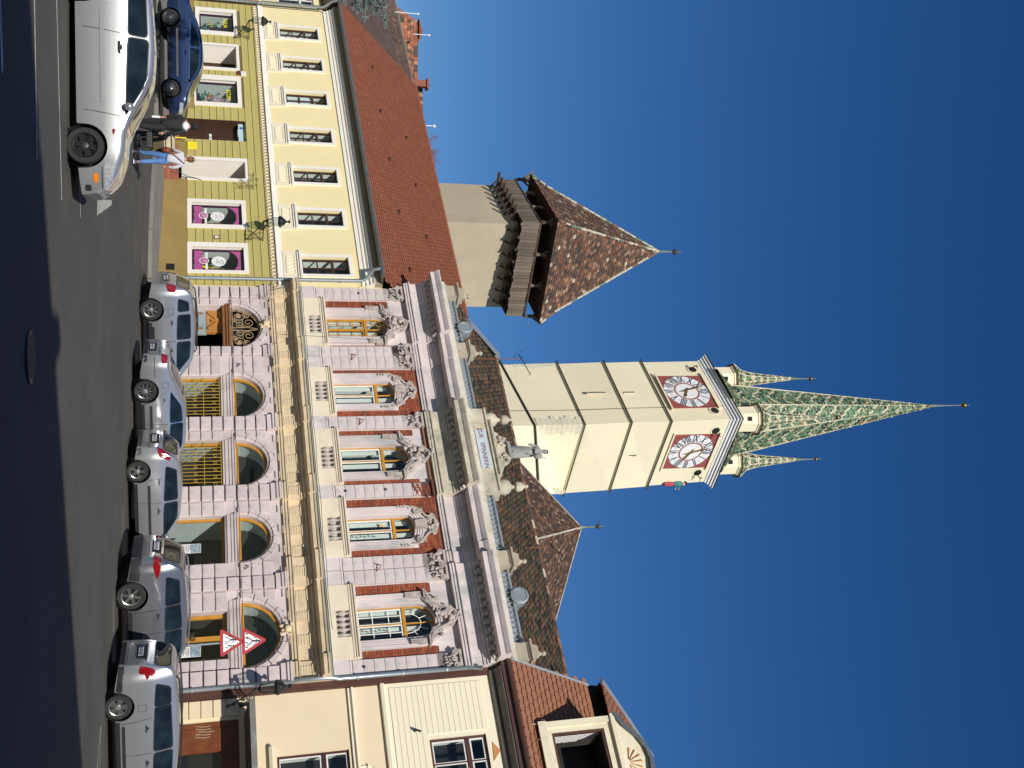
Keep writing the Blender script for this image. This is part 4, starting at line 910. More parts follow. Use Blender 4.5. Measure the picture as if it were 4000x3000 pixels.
# corner downpipe at the right, V-shaped wall brackets, cables
pipe(ph,[(14.16,-.16,1.5),(14.16,-.16,5.1),(14.18,-.28,5.3),(14.18,-.28,6.1),(14.20,-.2,6.3),(14.20,-.2,9.9),(14.3,-.35,10.15)],.06,bands=(2.6,3.8,6.8,8,9.2))
for s,z in((3.2,7.62),(5.82,7.62),(10.95,7.62)):
    mb=MB(T); mb.tube([(s-.12,-.12,z),(s,-.24,z+.16),(s+.12,-.12,z+.02)],.016,6); mb.build('iron_bracket',rustm,ph)
for s,z in((3.5,4.02),(10.7,4.02)):
    mb=MB(T); mb.tube([(s-.07,-.1,z),(s,-.16,z+.09),(s+.07,-.1,z)],.014,6); mb.build('iron_bracket',ironm,ph)
for s,z in((.37,8.15),(8.35,8.2),(8.35,7.0),(13.9,7.0)):
    mb=MB(T); mb.lathe([(.035,0),(.035,.03)],(s,-.14,z),8,ax='y'); mb.build('wall_anchor',ironm,ph)
cb=MB(T)
cb.tube([(.2,-.3,5.98),(.5,-.35,5.2),(1.1,-.35,5.05),(.7,-.35,4.7),(.9,-.3,5.3)],.008,4); cb.tube([(2.3,-.2,5.5),(2.6,-.3,8.4),(0,-.25,8.4)],.006,4)
for t in range(3): cb.tube([(.25+.14*math.cos(k*.6),-.36,5.3+.10*math.sin(k*.6)) for k in range(12)],.008,4)
cb.tube([(.4,-.62,6.15)]+[(x,-.64,6.17+.015*math.sin(x*3)) for x in range(1,14)],.008,4); cb.tube([(.2,-.15,3.85)]+[(x*.7,-.17,3.9+.02*math.sin(x*2)) for x in range(1,20)],.007,4)
cb.build('cable',ironm,ph)
# ------------------------------------------------------------------ cream house on the right
ch_=empty('cream_house',FP.o,FP.rot,'smooth cream house with brown tiled mansard roof and wooden shopfront at the right end','house')
CX0,CX1=14.26,20.5
mb=MB(T); wall(mb,CX0+.12,CX1,.6,7.45,.02,[(14.95,CX1-.6,.8,3.72),(16.0,17.6,4.62,6.42),(18.4,20,4.62,6.42)],.15); mb.build('lower_wall',creamw,ch_)
mb=MB(T); wall(mb,CX0+.12,CX1,7.45,10.45,-.02,[(15.98,17.3,8.50,10.02),(18.6,19.9,8.50,10.02)],.15); mb.build('upper_wall',creaml,ch_)
mb=MB(T); mb.box(CX0-.08,CX0+.13,-.06,.3,.6,10.4); mb.build('corner_shade_strip',brownm,ch_)  # brown strip stands in for the shadow beside the downpipe
bl=[]
for z0 in(1.3,1.6,1.9,2.2,2.52,2.81,3.11,3.47):
    bl.append(LT((14.40+14.88)/2,-.0,z0+.14,.46,1,.27))
tm=MB(); tm.cham(-.5,.5,-.03,.05,-.5,.5,.012); pieces('wall_block',tm,bl,creamw,ch_)
sb=[];z=7.60
while z<10.0:
    if z<8.35: sb.append(LT((14.52+CX1)/2,-.03,z+.07,CX1-14.52,1,.136))
    else:
        for a,b in((14.52,15.86),(17.42,18.5),(20.0,CX1)): sb.append(LT((a+b)/2,-.03,z+.07,b-a,1,.136))
    z+=.148
tm=MB(); tm.box(-.5,.5,-.015,.01,-.5,.5); pieces('siding_board',tm,sb,creaml,ch_)
mb=MB(T); mb.mould([(0,6.50),(.05,6.51),(.05,6.56),(.12,6.60),(.12,6.64),(0,6.68)],14.42,CX1); mb.mould([(0,7.36),(.08,7.38),(.10,7.46),(.02,7.5)],14.38,CX1); mb.mould([(0,4.42),(.10,4.43),(.14,4.50),(.14,4.54),(0,4.56)],15.78,CX1); mb.build('string_course',creaml,ch_)
for a,b in((16.0,17.6),(18.4,20.0)):
    o=window(ch_,a,b,4.62,6.42,.09,mat('maroon_window_frame',(.06,.018,.02,1),.5,.1,3,0) if a<17 else MT['maroon_window_frame'],w=.06,hs=((5.78,.10),),vs=((a+b)/2,),leaf=([(a+.05,(a+b)/2,4.66,5.72),((a+b)/2,b-.05,4.66,5.72),(a+.05,(a+b)/2,5.84,6.38),((a+b)/2,b-.05,5.84,6.38)],whitep),dep=.5)
for a,b in((15.98,17.3),(18.6,19.9)):
    o=window(ch_,a,b,8.50,10.02,.05,brownm,w=.07,hs=((9.5,.10),),vs=((a+b)/2,),leaf=([(a+.07,(a+b)/2,8.56,9.44),((a+b)/2,b-.07,8.56,9.44),(a+.07,(a+b)/2,9.57,9.96),((a+b)/2,b-.07,9.57,9.96)],whitep),dep=.5)
    mb=MB(T)
    P=[(a+.35,10.14),(a+.5,10.36),(a+.62,10.2),(a+.78,10.16)]
    mb.prism([(a+.25,10.16),(a+.75,10.12),(a+.5,10.34)],-.04,-.0); mb.build('orange_relief',mat('orange_relief',(.55,.25,.08,1),.8) if a<17 else MT['orange_relief'],ch_)
mb=MB(T)
for k in range(6):
    an=.3+k*.5; mb.prism([(16.9,6.72),(16.9+.45*math.cos(an)-.05*math.sin(an),6.72+.42*math.sin(an)),(16.9+.45*math.cos(an)+.05*math.sin(an),6.72+.42*math.sin(an)+.04)][::1],-.05,0)
mb.lathe([(.42,0),(.42,.03)],(16.9,-.02,6.75),20,ax='y'); mb.build('shell_relief',creaml,ch_)
mb=MB(T); mb.tube([(15.75,-.05,8.15),(15.75,-.18,8.15),(15.82,-.2,8.28)],.028,6); mb.build('wall_hook',ironm,ch_)
# shopfront and canopy
mb=MB(T); L,Rr=14.97,CX1-.6; ring(mb,L,Rr,.8,3.71,.02,.12,.16); mb.box(L+.16,Rr-.16,.0,.12,3.28,3.56)
for x in(16.3,17.8): mb.box(x,x+.2,.0,.12,.8,3.3)
mb.box(L+.16,L+.75,.0,.1,.8,3.3)
sh=mb.build('shopfront',rustw,ch_)
mb=MB(T); mb.poly([(L,.3,.8),(Rr,.3,.8),(Rr,.3,3.7),(L,.3,3.7)]); mb.build('shopfront_dark',dark,sh)
mb=MB(T); mb.poly([(L+.16,.07,.8),(Rr-.16,.07,.8),(Rr-.16,.07,3.3),(L+.16,.07,3.3)]); mb.build('shop_pane',glass,sh)
rnd=random.Random(4)
mb=MB(T)
for x0 in(15.05,16.35,17.9):
    for q in range(5): mb.strip([(x0+.07*q,2.7+rnd.uniform(-.05,.05)),(x0+.03+.07*q,2.9+rnd.uniform(-.05,.05)),(x0+.02+.07*q,3.05+rnd.uniform(-.08,.12))],.013,-.012,.0)
mb.build('worn_lettering',mat('worn_cream_letters',(.42,.36,.24,1),.9,.2,8,0),sh)
mb=MB(T); mb.add([(14.86,0,3.86),(CX1,0,3.86),(CX1,0,4.02),(14.86,0,4.02),(14.86,-1.0,3.96),(CX1,-1.0,3.96),(CX1,-1.0,4.10),(14.86,-1.0,4.10)],[(4,5,6,7),(0,4,7,3),(1,0,4,5)[::-1],(0,1,5,4),(3,7,6,2),(1,2,6,5)])
mb.build('canopy',canop,ch_)
# eaves, mansard roof
mb=MB(T); mb.mould([(0,10.34),(.10,10.38),(.16,10.46),(.10,10.48),(.42,10.62),(.42,10.66),(0,10.66)],14.3,CX1); mb.build('eaves_soffit',mat('grey_soffit',(.20,.185,.15,1),.9,.2,2,.1),ch_)
mb=MB(T); mb.mould([(.3,10.66),(.46,10.66),(.46,10.80),(.40,10.81),(.40,10.88),(.2,10.9)],14.2,CX1); mb.tube([(14.2,-.52,10.86),(17,-.52,10.86),(CX1,-.52,10.86)],.07,8); mb.build('fascia_gutter',brownm,ch_)
roofplane(ch_,[(14.16,-.46,10.92),(15.94,-.46,10.92),(15.94,1.5,13.70),(14.34,1.5,13.70)],brntile,tilebase,.30,.235,.05,indiv=250,th=.035)
roofplane(ch_,[(15.94,-.46,10.92),(18.55,-.46,10.92),(18.55,-.14,11.374),(15.94,-.14,11.374)],brntile,tilebase,.30,.235,.05,indiv=50,th=.035)
roofplane(ch_,[(18.55,-.46,10.92),(CX1,-.46,10.92),(CX1,1.5,13.70),(18.55,1.5,13.70)],brntile,tilebase,.30,.235,.05,indiv=0,th=.035)
mb=MB(T); mb.poly([(14.34,1.5,13.68),(CX1,1.5,13.68),(CX1,1.7,14.25),(14.34,1.7,14.25)]); mb.build('roof_break_painted_shade',dark,ch_)  # near-black sheet stands in for the shade under the upper roof overhang
roofplane(ch_,[(14.42,1.1,13.98),(CX1+.6,1.1,13.98),(CX1+.6,5,16.6),(15.5,5,16.6)],brntile,tilebase,.30,.235,.04,indiv=0,th=.035)
mb=MB(T); mb.tube([(14.15,-.46,10.95),(14.34,1.5,13.73)],.05,6); mb.tube([(14.40,1.1,14.02),(14.95,3,15.32),(15.5,5,16.64)],.05,6); mb.build('verge_flashing',sheet,ch_)
mb=MB(T); mb.poly([(14.2,-.4,10.6),(14.2,6,10.6),(14.34,6,13.9),(14.34,1.5,13.7)]); mb.poly([(14.2,0,1),(14.2,8,1),(14.2,8,10.7),(14.2,0,10.7)]); mb.poly([(14.42,1.15,13.95),(15.5,5,16.55),(15.6,8,13.9),(14.4,8,13.9)]); mb.build('side_wall',brownm,ch_)
# dormer
dx0,dx1,dzb,dzt=15.94,18.55,11.40,13.45
mb=MB(T); wall(mb,dx0,dx1,dzb,dzt,-.25,[(16.24,18.2,11.74,13.22)],.2)
mb.box(dx0,dx0+.02,-.25,2.5,dzb-.3,dzt); mb.box(dx0,dx0+.16,-.30,-.25,dzb,dzt); mb.box(dx1-.16,dx1,-.30,-.25,dzb,dzt); mb.box(dx0-.02,dx1+.02,-.32,-.25,dzb-.0,dzb+.22); mb.box(dx0-.04,dx1+.04,-.36,-.25,dzt-.02,dzt+.1)
cx=(dx0+dx1)/2
gp=[(dx0-.05,dzt+.1),(dx1+.05,dzt+.1),(dx1-.35,dzt+.32),(cx+.62,dzt+.62),(cx+.32,dzt+.78),(cx,dzt+.84),(cx-.32,dzt+.78),(cx-.62,dzt+.62),(dx0+.35,dzt+.32)]
mb.prism(gp,-.30,-.22)
db=mb.build('dormer',mat('dormer_cream',(.74,.67,.50,1),.85,.07,1,.1,30,grime=((.5,.43,.3,1),.5),gs=2),ch_)
mb=MB(T); P=[gp[1],gp[2],gp[3],gp[4],gp[5],gp[6],gp[7],gp[8],gp[0]]; mb.strip(P,.10,-.42,1.5); mb.build('dormer_cap',gutter,db)
mb=MB(T)
for k in range(7):
    an=math.pi*(.08+k*.14); mb.prism([(cx+.08*math.cos(an),dzt+.22+.05*math.sin(an)),(cx+.38*math.cos(an-.05),dzt+.22+.38*math.sin(an-.05)),(cx+.38*math.cos(an+.05),dzt+.22+.38*math.sin(an+.05))],-.33,-.29)
mb.build('shell_relief',MT['orange_relief'],db)
mb=MB(T); ring(mb,16.24,18.2,11.74,13.22,-.22,-.12,.07); mb.box(dx0-.12,dx0,-.2,2.0,dzb-.25,dzb+.25); mb.build('dormer_frame',brownm,db)
mb=MB(T); mb.poly([(16.24,1.0,11.74),(18.2,1.0,11.74),(18.2,1.0,13.22),(16.24,1.0,13.22)]); mb.poly([(18.2,-.1,11.74),(18.2,1,11.74),(18.2,1,13.22),(18.2,-.1,13.22)]); mb.poly([(16.24,-.1,13.22),(18.2,-.1,13.22),(18.2,1,13.22),(16.24,1,13.22)]); mb.poly([(16.24,-.1,11.74),(18.2,-.1,11.74),(18.2,1,11.74),(16.24,1,11.74)]); mb.build('attic_dark',dark,db)
q=[]
for r in range(5):
    for k in range(6):
        if k+r*.8<7: q.append(LT(16.26,-.05+.12*r,11.84+.23*k+(.1 if r%2 else 0),.04,.11,.21))
tm=MB(); tm.box(-.5,.5,-.5,.5,-.5,.5); pieces('attic_brick',tm,q,whitep,db)
mb=MB(T); mb.poly([(CX0,8,1),(CX1,8,1),(CX1,8,14),(CX0,8,14)]); mb.poly([(15.5,5,16.6),(CX1+.6,5,16.6),(CX1+.6,8,14),(15.6,8,14)]); mb.poly([(CX1,0,1),(CX1,8,1),(CX1,8,14),(CX1,0,10.6)]); mb.build('rear_wall',creamw,ch_)
# ------------------------------------------------------------------ towers
def lv(cp,lp,rp,D):
    c=atY(cp[0],cp[1],D); l=atZ(lp[0],lp[1],c.z); r=atZ(rp[0],rp[1],c.z); return [c,l,r,l+r-c]
def stage(mb,A,B):   # four corner posts order: corner, left, right, back
    a=[A[1],A[0],A[2],A[3]]; b=[B[1],B[0],B[2],B[3]]
    mb.add(a+b,[(0,1,5,4),(1,2,6,5),(2,3,7,6),(3,0,4,7),(4,5,6,7)])
def grow(A,d,dz=0):
    c=(A[1]+A[2])/2; out=[]
    for p in A:
        v=(p-c); v.z=0; out.append(p+v.normalized()*d*1.414+Vector((0,0,dz)))
    return out
def collar(mb,A,h0,h1,d0,d1):
    stage(mb,grow(A,d0,h0),grow(A,d1,h1)); a=grow(A,d0,h0); mb.poly([a[1],a[3],a[2],a[0]])
ct=empty('clock_tower',(0,0,0),0,'tall cream church tower with two clock faces, corner turrets and green patterned spire','tower')
DT=86.0
s1=lv((2284,1659),(2175,1419),(2201,1929),DT); s2=lv((2467,1650),(2357,1415),(2381,1914),DT); s3=lv((2623,1646),(2503,1413),(2527,1900),DT); s4=lv((2854,1637),(2725,1411),(2750,1881),DT)
s0=lv((2098,1662),(2004,1424),(2115,1929),DT)
def down(A,z): return [Vector((p.x,p.y,z)) for p in A]
mb=MB(); stage(mb,down(s0,12),s0); stage(mb,s0,s1); stage(mb,grow(s1,-.04),s2); stage(mb,grow(s2,-.04),s3); stage(mb,grow(s3,-.04),s4)
tb=mb.build('tower_wall',churchw,ct)
# wider lower left part with sloping ledge
l0=atZ(1981,1386,s0[0].z-2.3); n_=(s0[1]-s0[0]).normalized()
wd=max(.6,(l0-s0[1]).dot(n_))
mb=MB(); b0=[s0[0]+Vector((0,-.12,0)),s0[1]+n_*wd,s0[2]+Vector((.1,-.05,0)),s0[3]+n_*wd]
B0=down(b0,12); B1=[Vector((p.x,p.y,s0[0].z-.25)) for p in b0]; B1[1].z-=.9; B1[3].z-=.9
stage(mb,B0,B1); mb.build('tower_base',churchw,ct)
mb=MB(); a=[B1[1],B1[0],B1[2]]
for p,q in zip(a[:-1],a[1:]):
    n=MB(); mb.tube([p+Vector((0,-.12,.02)),q+Vector((0,-.12,.02))],.085,6)
mb.build('base_ledge',dbrownm,ct)
for k,A in enumerate((s1,s2,s3)):
    mb=MB(); collar(mb,A,-.16,-.03,.03,.14); mb.build('string_course',churchw,ct)
    mb=MB(); collar(mb,A,.03,.12,.20,.02); collar(mb,A,-.05,.03,.20,.20); mb.build('string_cap',dbrownm,ct)
# big cornice
z4=s4[0].z; c4=atY(2900,1638,DT-.45); hc=c4.z-z4
mb=MB()
for h0,h1,d0,d1 in((0,.42,.06,.08),(.46,.88,.18,.20),(.92,1.30,.32,.34),(1.33,1.57,.46,.48)): collar(mb,s4,h0*hc/1.7,h1*hc/1.7,d0,d1)
mb.build('cornice',corn,ct)
mb=MB()
for h0,h1,d in((.41,.465,.10),(.87,.925,.22),(1.29,1.335,.36)): collar(mb,s4,h0*hc/1.7,h1*hc/1.7,d,d)
mb.build('cornice_line',corng,ct)
mb=MB(); collar(mb,s4,1.55*hc/1.7,1.66*hc/1.7,.52,.56); mb.build('cornice_edge_tile',dbrownm,ct)
top=[Vector((p.x,p.y,z4+1.66*hc/1.7)) for p in s4]; ctr=(top[1]+top[2])/2
def facebasis(A,k):
    if k==0: a=(A[0]-A[1])
    else: a=(A[2]-A[0])
    a.z=0; a.normalize(); n=Vector((a.y,-a.x,0)); 
    return a,n   # n outward (towards camera)
def pin(px,o,n): 
    d=ray(*px); return CAM+d*((o-CAM).dot(n)/d.dot(n))
def facepix(k,px,off=0):
    A=s3; B=s4; a,n=facebasis(B,k); o=B[0]+n*off; return pin(px,o,n)
def clock(k,quad,hz,mz):
    a,n=facebasis(s4,k)
    if n.dot(CAM-ctr)<0: n=-n
    o=s4[0]+n*.02; P=[pin(p,o,n) for p in quad]; c=sum(P,Vector())/4
    w=((P[1]-P[0]).dot(a)+(P[2]-P[3]).dot(a))/4; h=((P[3]-P[0]).z+(P[2]-P[1]).z)/4
    TT=lambda p: tuple(c+a*p[0]-n*p[1]+Vector((0,0,1))*p[2])
    mb=MB(TT); mb.box(-w,w,-.03,.03,-h,h); ob=mb.build('clock',clockred,ct,label=('clock on the shaded left face of the tower' if k==0 else 'clock on the sunlit right face of the tower'))
    mb=MB(TT); mb.box(-w-.25,w+.25,-.12,.03,-h-.14,-h-.0); mb.box(-w-.2,w+.2,-.16,.02,h+.0,h+.3); mb.build('clock_ledge',churchw,ob)
    r=min(w,h)*.97
    mb=MB(TT); mb.lathe([(r,0),(r,-.025)],(0,-.03,0),48,ax='y'); mb.build('dial',clockw,ob)
    mb=MB(TT)
    for i in range(48):
        t0,t1=i*math.pi/24,(i+1)*math.pi/24
        for r0,r1 in((r*.49,r*.56),): mb.poly([(r0*math.cos(t0),-.062,r0*math.sin(t0)),(r1*math.cos(t0),-.062,r1*math.sin(t0)),(r1*math.cos(t1),-.062,r1*math.sin(t1)),(r0*math.cos(t1),-.062,r0*math.sin(t1))])
    mb.build('dial_ring',clockred,ob)
    for i,s in enumerate(('XII','I','II','III','IIII','V','VI','VII','VIII','IX','X','XI')):
        t=math.pi/2-i*math.pi/6; rad=a*math.cos(t)+Vector((0,0,1))*math.sin(t); tan=a*math.sin(t)-Vector((0,0,1))*math.cos(t)
        cu=bpy.data.curves.new('numeral','FONT'); cu.body=s; cu.size=r*.30; cu.align_x='CENTER'; cu.align_y='CENTER'; cu.offset=.010*r
        t_=bpy.data.objects.new('numeral',cu); col.objects.link(t_); dg=bpy.context.evaluated_depsgraph_get(); me=bpy.data.meshes.new_from_object(t_.evaluated_get(dg)); bpy.data.objects.remove(t_)
        q=bpy.data.objects.new('numeral',me); col.objects.link(q); me.materials.clear(); me.materials.append(clockb); q.parent=ob
        M=Matrix((tan*.92,rad*1.95,n)).transposed().to_4x4(); M.translation=c+rad*r*.775+n*.062; q.matrix_local=M
    mb=MB(TT)
    for i in range(12):
        t=math.pi/2-(i+.5)*math.pi/6; mb.lathe([(.05,0),(.05,-.004)],(r*.80*math.cos(t),-.06,r*.80*math.sin(t)),6,ax='y')
    mb.build('half_hour_dots',clockb,ob)
    def hand(name,ang,L,wd,y):
        mb=MB(TT); u=Vector((math.cos(ang),0,math.sin(ang))); v=Vector((-u.z,0,u.x))
        q=[u*-L*.35+v*wd*.4,u*-L*.35-v*wd*.4,u*L*.6-v*wd,u*L*.75-v*wd*.3,u*L,u*L*.75+v*wd*.3,u*L*.6+v*wd]
        mb.add([(p.x,y,p.z) for p in q]+[(p.x,y+.04,p.z) for p in q],[tuple(range(7)),tuple(range(13,6,-1))]+[(i,(i+1)%7,7+(i+1)%7,7+i) for i in range(7)]); mb.tube([(u.x*L*.62-v.x*wd*2,y,u.z*L*.62-v.z*wd*2),(u.x*L*.62+v.x*wd*2,y,u.z*L*.62+v.z*wd*2)],wd*.35,5)
        mb.build(name,gold,ob)
    hand('hour_hand',math.pi/2-2*math.pi*hz/12,r*.60,.09,-.16); hand('minute_hand',math.pi/2-2*math.pi*mz/60,r*.88,.075,-.21)
    mb=MB(TT); mb.lathe([(.08,0),(.10,-.2),(.05,-.26)],(0,0,0),10,ax='y'); mb.build('hand_hub',bronze,ob)
clock(0,((2563.6,1468.7),(2626.9,1596),(2804.7,1590),(2733.9,1469.6)),3.95,57)
clock(1,((2634.4,1700),(2584.7,1833.4),(2758,1822),(2809.8,1692.7)),3.95,57)
def onface(k,px,off=0.0,lvl=None):
    a,n=facebasis(s4,k)
    if n.dot(CAM-ctr)<0: n=-n
    o=(lvl or s2)[0]+n*off; p=pin(px,o,n); return p,a,n
# narrow slits, round holes with bells and lamps
for k,px,hh in((0,(2331,1535),.55),(0,(2458,1534),.32),(1,(2344,1786),.55),(1,(2465,1780),.32),(1,(2128,1812),1.5)):
    p,a,n=onface(k,px); TT=lambda q,p=p,a=a,n=n: tuple(p+a*q[0]-n*q[1]+Vector((0,0,q[2])))
    w=.12 if hh<1 else .3
    mb=MB(TT); mb.box(-w,w,-.015,.04,-hh*1.7,hh*1.7); o=mb.build('slit_window',quoinm,ct); mb=MB(TT); mb.box(-w*.9,-w*.1 if hh<1 else -w*.3,-.03,-.016,-hh*1.6,hh*1.6); mb.build('slit_shadow_gap',dark,o)
for k,px in((0,(2705,1444)),(0,(2792,1604)),(1,(2796,1682)),(1,(2725,1846))):
    p,a,n=onface(k,px,0,s4); TT=lambda q,p=p,a=a,n=n: tuple(p+a*q[0]-n*q[1]+Vector((0,0,q[2])))
    mb=MB(TT); mb.lathe([(.50,.0),(.52,-.03),(.40,-.02)],(0,0,0),20,ax='y'); o=mb.build('round_opening',churchw,ct)
    mb=MB(TT); mb.lathe([(.38,-.0),(.38,-.035)],(0,0,0),20,ax='y'); mb.build('opening_dark',dark,o)
    if px[0]!=2792: mb=MB(TT); mb.tube([(0,0,-.1),(.1,-.5,0),(.15,-.6,.3)],.05,6); mb.tube([(.15,-.6,.1),(.5,-.6,.15)],.04,6); mb.build('iron_bracket',ironm,o)
# quoin stones at stage 1 corner
for k,(ui,un) in enumerate(((s0[1],0),(s0[2],1))):
    pass
q=[];rnd=random.Random(9)
for k in(0,1):
    a,n=facebasis(s4,k)
    if n.dot(CAM-ctr)<0: n=-n
    sg=-1 if k==0 else 1
    rot=Matrix((a,-n,Vector((0,0,1)))).transposed().to_4x4()
    for i in range(9):
        f=(i+.5)/9.3; p=s0[0].lerp(s1[0],f); w=rnd.uniform(.7,1.25); q.append(Matrix.Translation(p+a*sg*w/2+n*.005)@rot@Matrix.Diagonal((w,.06,(s1[0].z-s0[0].z)/9.6,1)))
    if k==0:
        for i in range(9):
            f=(i+.5)/9.3; p=s0[1].lerp(s1[1],f); w=rnd.uniform(.4,.9); q.append(Matrix.Translation(p+a*w/2+n*.005)@rot@Matrix.Diagonal((w,.06,(s1[0].z-s0[0].z)/9.6,1)))
    else:
        for i in range(4):
            f=(i+5.5)/9.3; p=s0[2].lerp(s1[2],f); w=rnd.uniform(.4,.8); q.append(Matrix.Translation(p-a*w/2+n*.005)@rot@Matrix.Diagonal((w,.06,(s1[0].z-s0[0].z)/9.6,1)))
tm=MB(); tm.cham(-.5,.5,-.5,.5,-.5,.5,.03); pieces('quoin',tm,q,quoinm,ct)
mb=MB(); a,n=facebasis(s4,0)
mb.tube([s0[0]-a*1.9+n*.06+Vector((0,0,-6)),s1[0]-a*1.85+n*.06,s2[0]-a*1.8+n*.06,s4[0]-a*1.75+n*.06],.02,4); mb.build('lightning_cable',ironm,ct)
# main spire
apx=atY(3652,1585,ctr.y); zt=top[0].z
def tileface(P,rows,mb,mt_w,mt_h,seed,chev=True):
    ms=tiles(P,(0,0,1),mt_w,mt_h,seed=seed); tm=tile_tm(mt_w,mt_h,.03,.02)
    cx=(P[0]+P[1])/2; ax=(P[1]-P[0]).normalized()
    rnd=random.Random(seed)
    for M,r,x in ms:
        d=(M.translation-cx).dot(ax)
        hw=max(.3,(P[0]-P[1]).length/2)
        if chev:
            ph=(r*mt_h*.9-abs(d)*1.0)%1.45
            v=.82+rnd.random()*.17 if ph<.26 and rnd.random()<.85 else rnd.random()*.79
        else: v=.83+rnd.random()*.16 if (r%5<2 and rnd.random()<.7) else rnd.random()*.8
        mb.add([M@Vector(p) for p in tm.v],tm.f,v+.0005)
oct_=[]
a0=math.atan2((s4[0]-ctr).y,(s4[0]-ctr).x)
zb_=zt+1.6; rb=3.55
def octp(r,z,k): t=a0+math.pi/8+k*math.pi/4; return Vector((ctr.x+r*math.cos(t),ctr.y+r*math.sin(t),z))
mb=MB(); base=MB(); ribs=MB()
W4=(s4[0]-s4[1]).length/2
for k in range(8):
    p0,p1=octp(rb,zb_,k),octp(rb,zb_,k+1)
    q0,q1=octp(W4*1.24,zt-.05,k),octp(W4*1.24,zt-.05,k+1)
    pm=(p0+p1)/2-Vector((ctr.x,ctr.y,zb_))
    vis=pm.dot(Vector((CAM.x-ctr.x,CAM.y-ctr.y,0)))>-2
    ap=Vector((apx.x,apx.y,apx.z))
    base.poly([p0,p1,ap]); base.poly([q0,q1,p1,p0])
    if vis: tileface([p0,p1,ap],0,mb,.22,.19,k,True); tileface([q0,q1,p1,p0],0,mb,.22,.19,k+20,True)
    ribs.tube([p0.lerp(ap,t/30)*(1) for t in range(31)],[.075*(1-t/45) for t in range(31)],5)
base.build('spire',tilebase,ct); mb.build('spire_tiles',greent,ct,kind='stuff'); ribs.build('spire_rib',ribm,ct)
def finial(par,p,q,r,name='finial',bm_=None):
    mb=MB(); mb.tube([p-Vector((0,0,.4)),p.lerp(q,.3),q],[.16,.07,.04],8); mb.tube([q,q+Vector((0,0,r*2.6))],.025,5); mb.build(name+'_rod',mat('aged_copper_rod',(.20,.24,.20,1),.6,.2,3,0,metal=.5) if 'aged_copper_rod' not in MT else MT['aged_copper_rod'],par)
    mb=MB(); mb.lathe([(r*.05,-r),(r*.6,-r*.8),(r*.97,-r*.25),(r*1.0,0),(r*.97,r*.25),(r*.6,r*.8),(r*.15,r*1.0),(r*.05,r*1.3)],q,14); mb.build(name+'_ball',bm_ or bronze,par,smooth=50)
bp=atY(3765,1584,ctr.y); finial(ct,apx,Vector((apx.x,apx.y,bp.z)),.30)
# turrets
def turret(corner,zlo,zhi,zap,zball,label):
    v=(ctr-corner); v.z=0; v.normalize(); c=corner+v*1.75; c.z=0
    R_=1.22; n=8
    P=lambda r,z,k: Vector((c.x+r*math.cos(a0+math.pi/8+k*math.pi/4),c.y+r*math.sin(a0+math.pi/8+k*math.pi/4),z))
    mb=MB()
    for k in range(8): mb.poly([P(R_,zlo,k),P(R_,zlo,k+1),P(R_,zhi,k+1),P(R_,zhi,k)])
    t=mb.build('turret',churchw,ct,label=label)
    mb=MB()
    for k in range(8):
        for (r0,z0,r1,z1) in((R_,zhi-.3,R_+.1,zhi-.25),(R_+.1,zhi-.25,R_+.1,zhi-.1),(R_+.1,zhi-.1,R_+.22,zhi)): mb.poly([P(r0,z0,k),P(r0,z0,k+1),P(r1,z1,k+1),P(r1,z1,k)])
    mb.build('turret_cornice',churchw,t)
    mb=MB(); bs=MB(); rb_=MB(); ap=Vector((c.x,c.y,zap)); h=zap-zhi
    prof=[(R_+.34,zhi),(R_*.72,zhi+h*.13),(R_*.50,zhi+h*.30),(.06,zap)]
    for k in range(8):
        for (r0,z0),(r1,z1) in zip(prof[:-1],prof[1:]):
            Q=[P(r0,z0,k),P(r0,z0,k+1),P(r1,z1,k+1),P(r1,z1,k)]; bs.poly(Q)
            pm=(Q[0]+Q[1])/2-Vector((c.x,c.y,0))
            if pm.dot(Vector((CAM.x-c.x,CAM.y-c.y,0)))>-5: tileface(Q,0,mb,.17,.16,k+int(z0*7),False)
        rb_.tube([P(r,z+.03,k) for r,z in prof],[.05,.05,.045,.03],5)
        bs.poly([P(R_+.34,zhi-.01,k),P(R_+.34,zhi-.01,k+1),P(R_-.1,zhi-.01,k+1),P(R_-.1,zhi-.01,k)])
    bs.build('turret_spire',tilebase,t); mb.build('turret_tiles',greent,t,kind='stuff'); rb_.build('turret_rib',ribm,t)
    finial(t,ap,Vector((c.x,c.y,zball)),.21)
    # little square window facing the viewer
    d=(CAM-c); d.z=0; d.normalize(); best=max(range(8),key=lambda k:((P(R_,0,k)+P(R_,0,k+1))/2-c).normalized().dot(d))
    for kk in(best,):
        m0=(P(R_,0,kk)+P(R_,0,kk+1))/2; nn=(m0-c).normalized(); aa=Vector((-nn.y,nn.x,0)); o=Vector((m0.x,m0.y,(zlo*.45+zhi*.55)))
        TT=lambda q: tuple(o+aa*q[0]+nn*(-q[1])+Vector((0,0,q[2])))
        mb=MB(TT); ring(mb,-.26,.26,-.30,.30,-.03,.03,.06); mb.build('turret_window_frame',churchw,t); mb=MB(TT); mb.box(-.2,.2,-.015,.0,-.24,.24); mb.build('turret_window',dark,t)
zl=zt-.05; zh=atY(2998,1637,DT-.5).z; za=atY(3232,1620,DT+.6).z; zbb=atY(3299,1621,DT+.6).z
for A,lb in zip(top,('turret at the near corner in front of the spire','turret at the left corner','turret at the right corner','turret hidden behind the spire')): turret(A,zl,zh,za,zbb,lb)
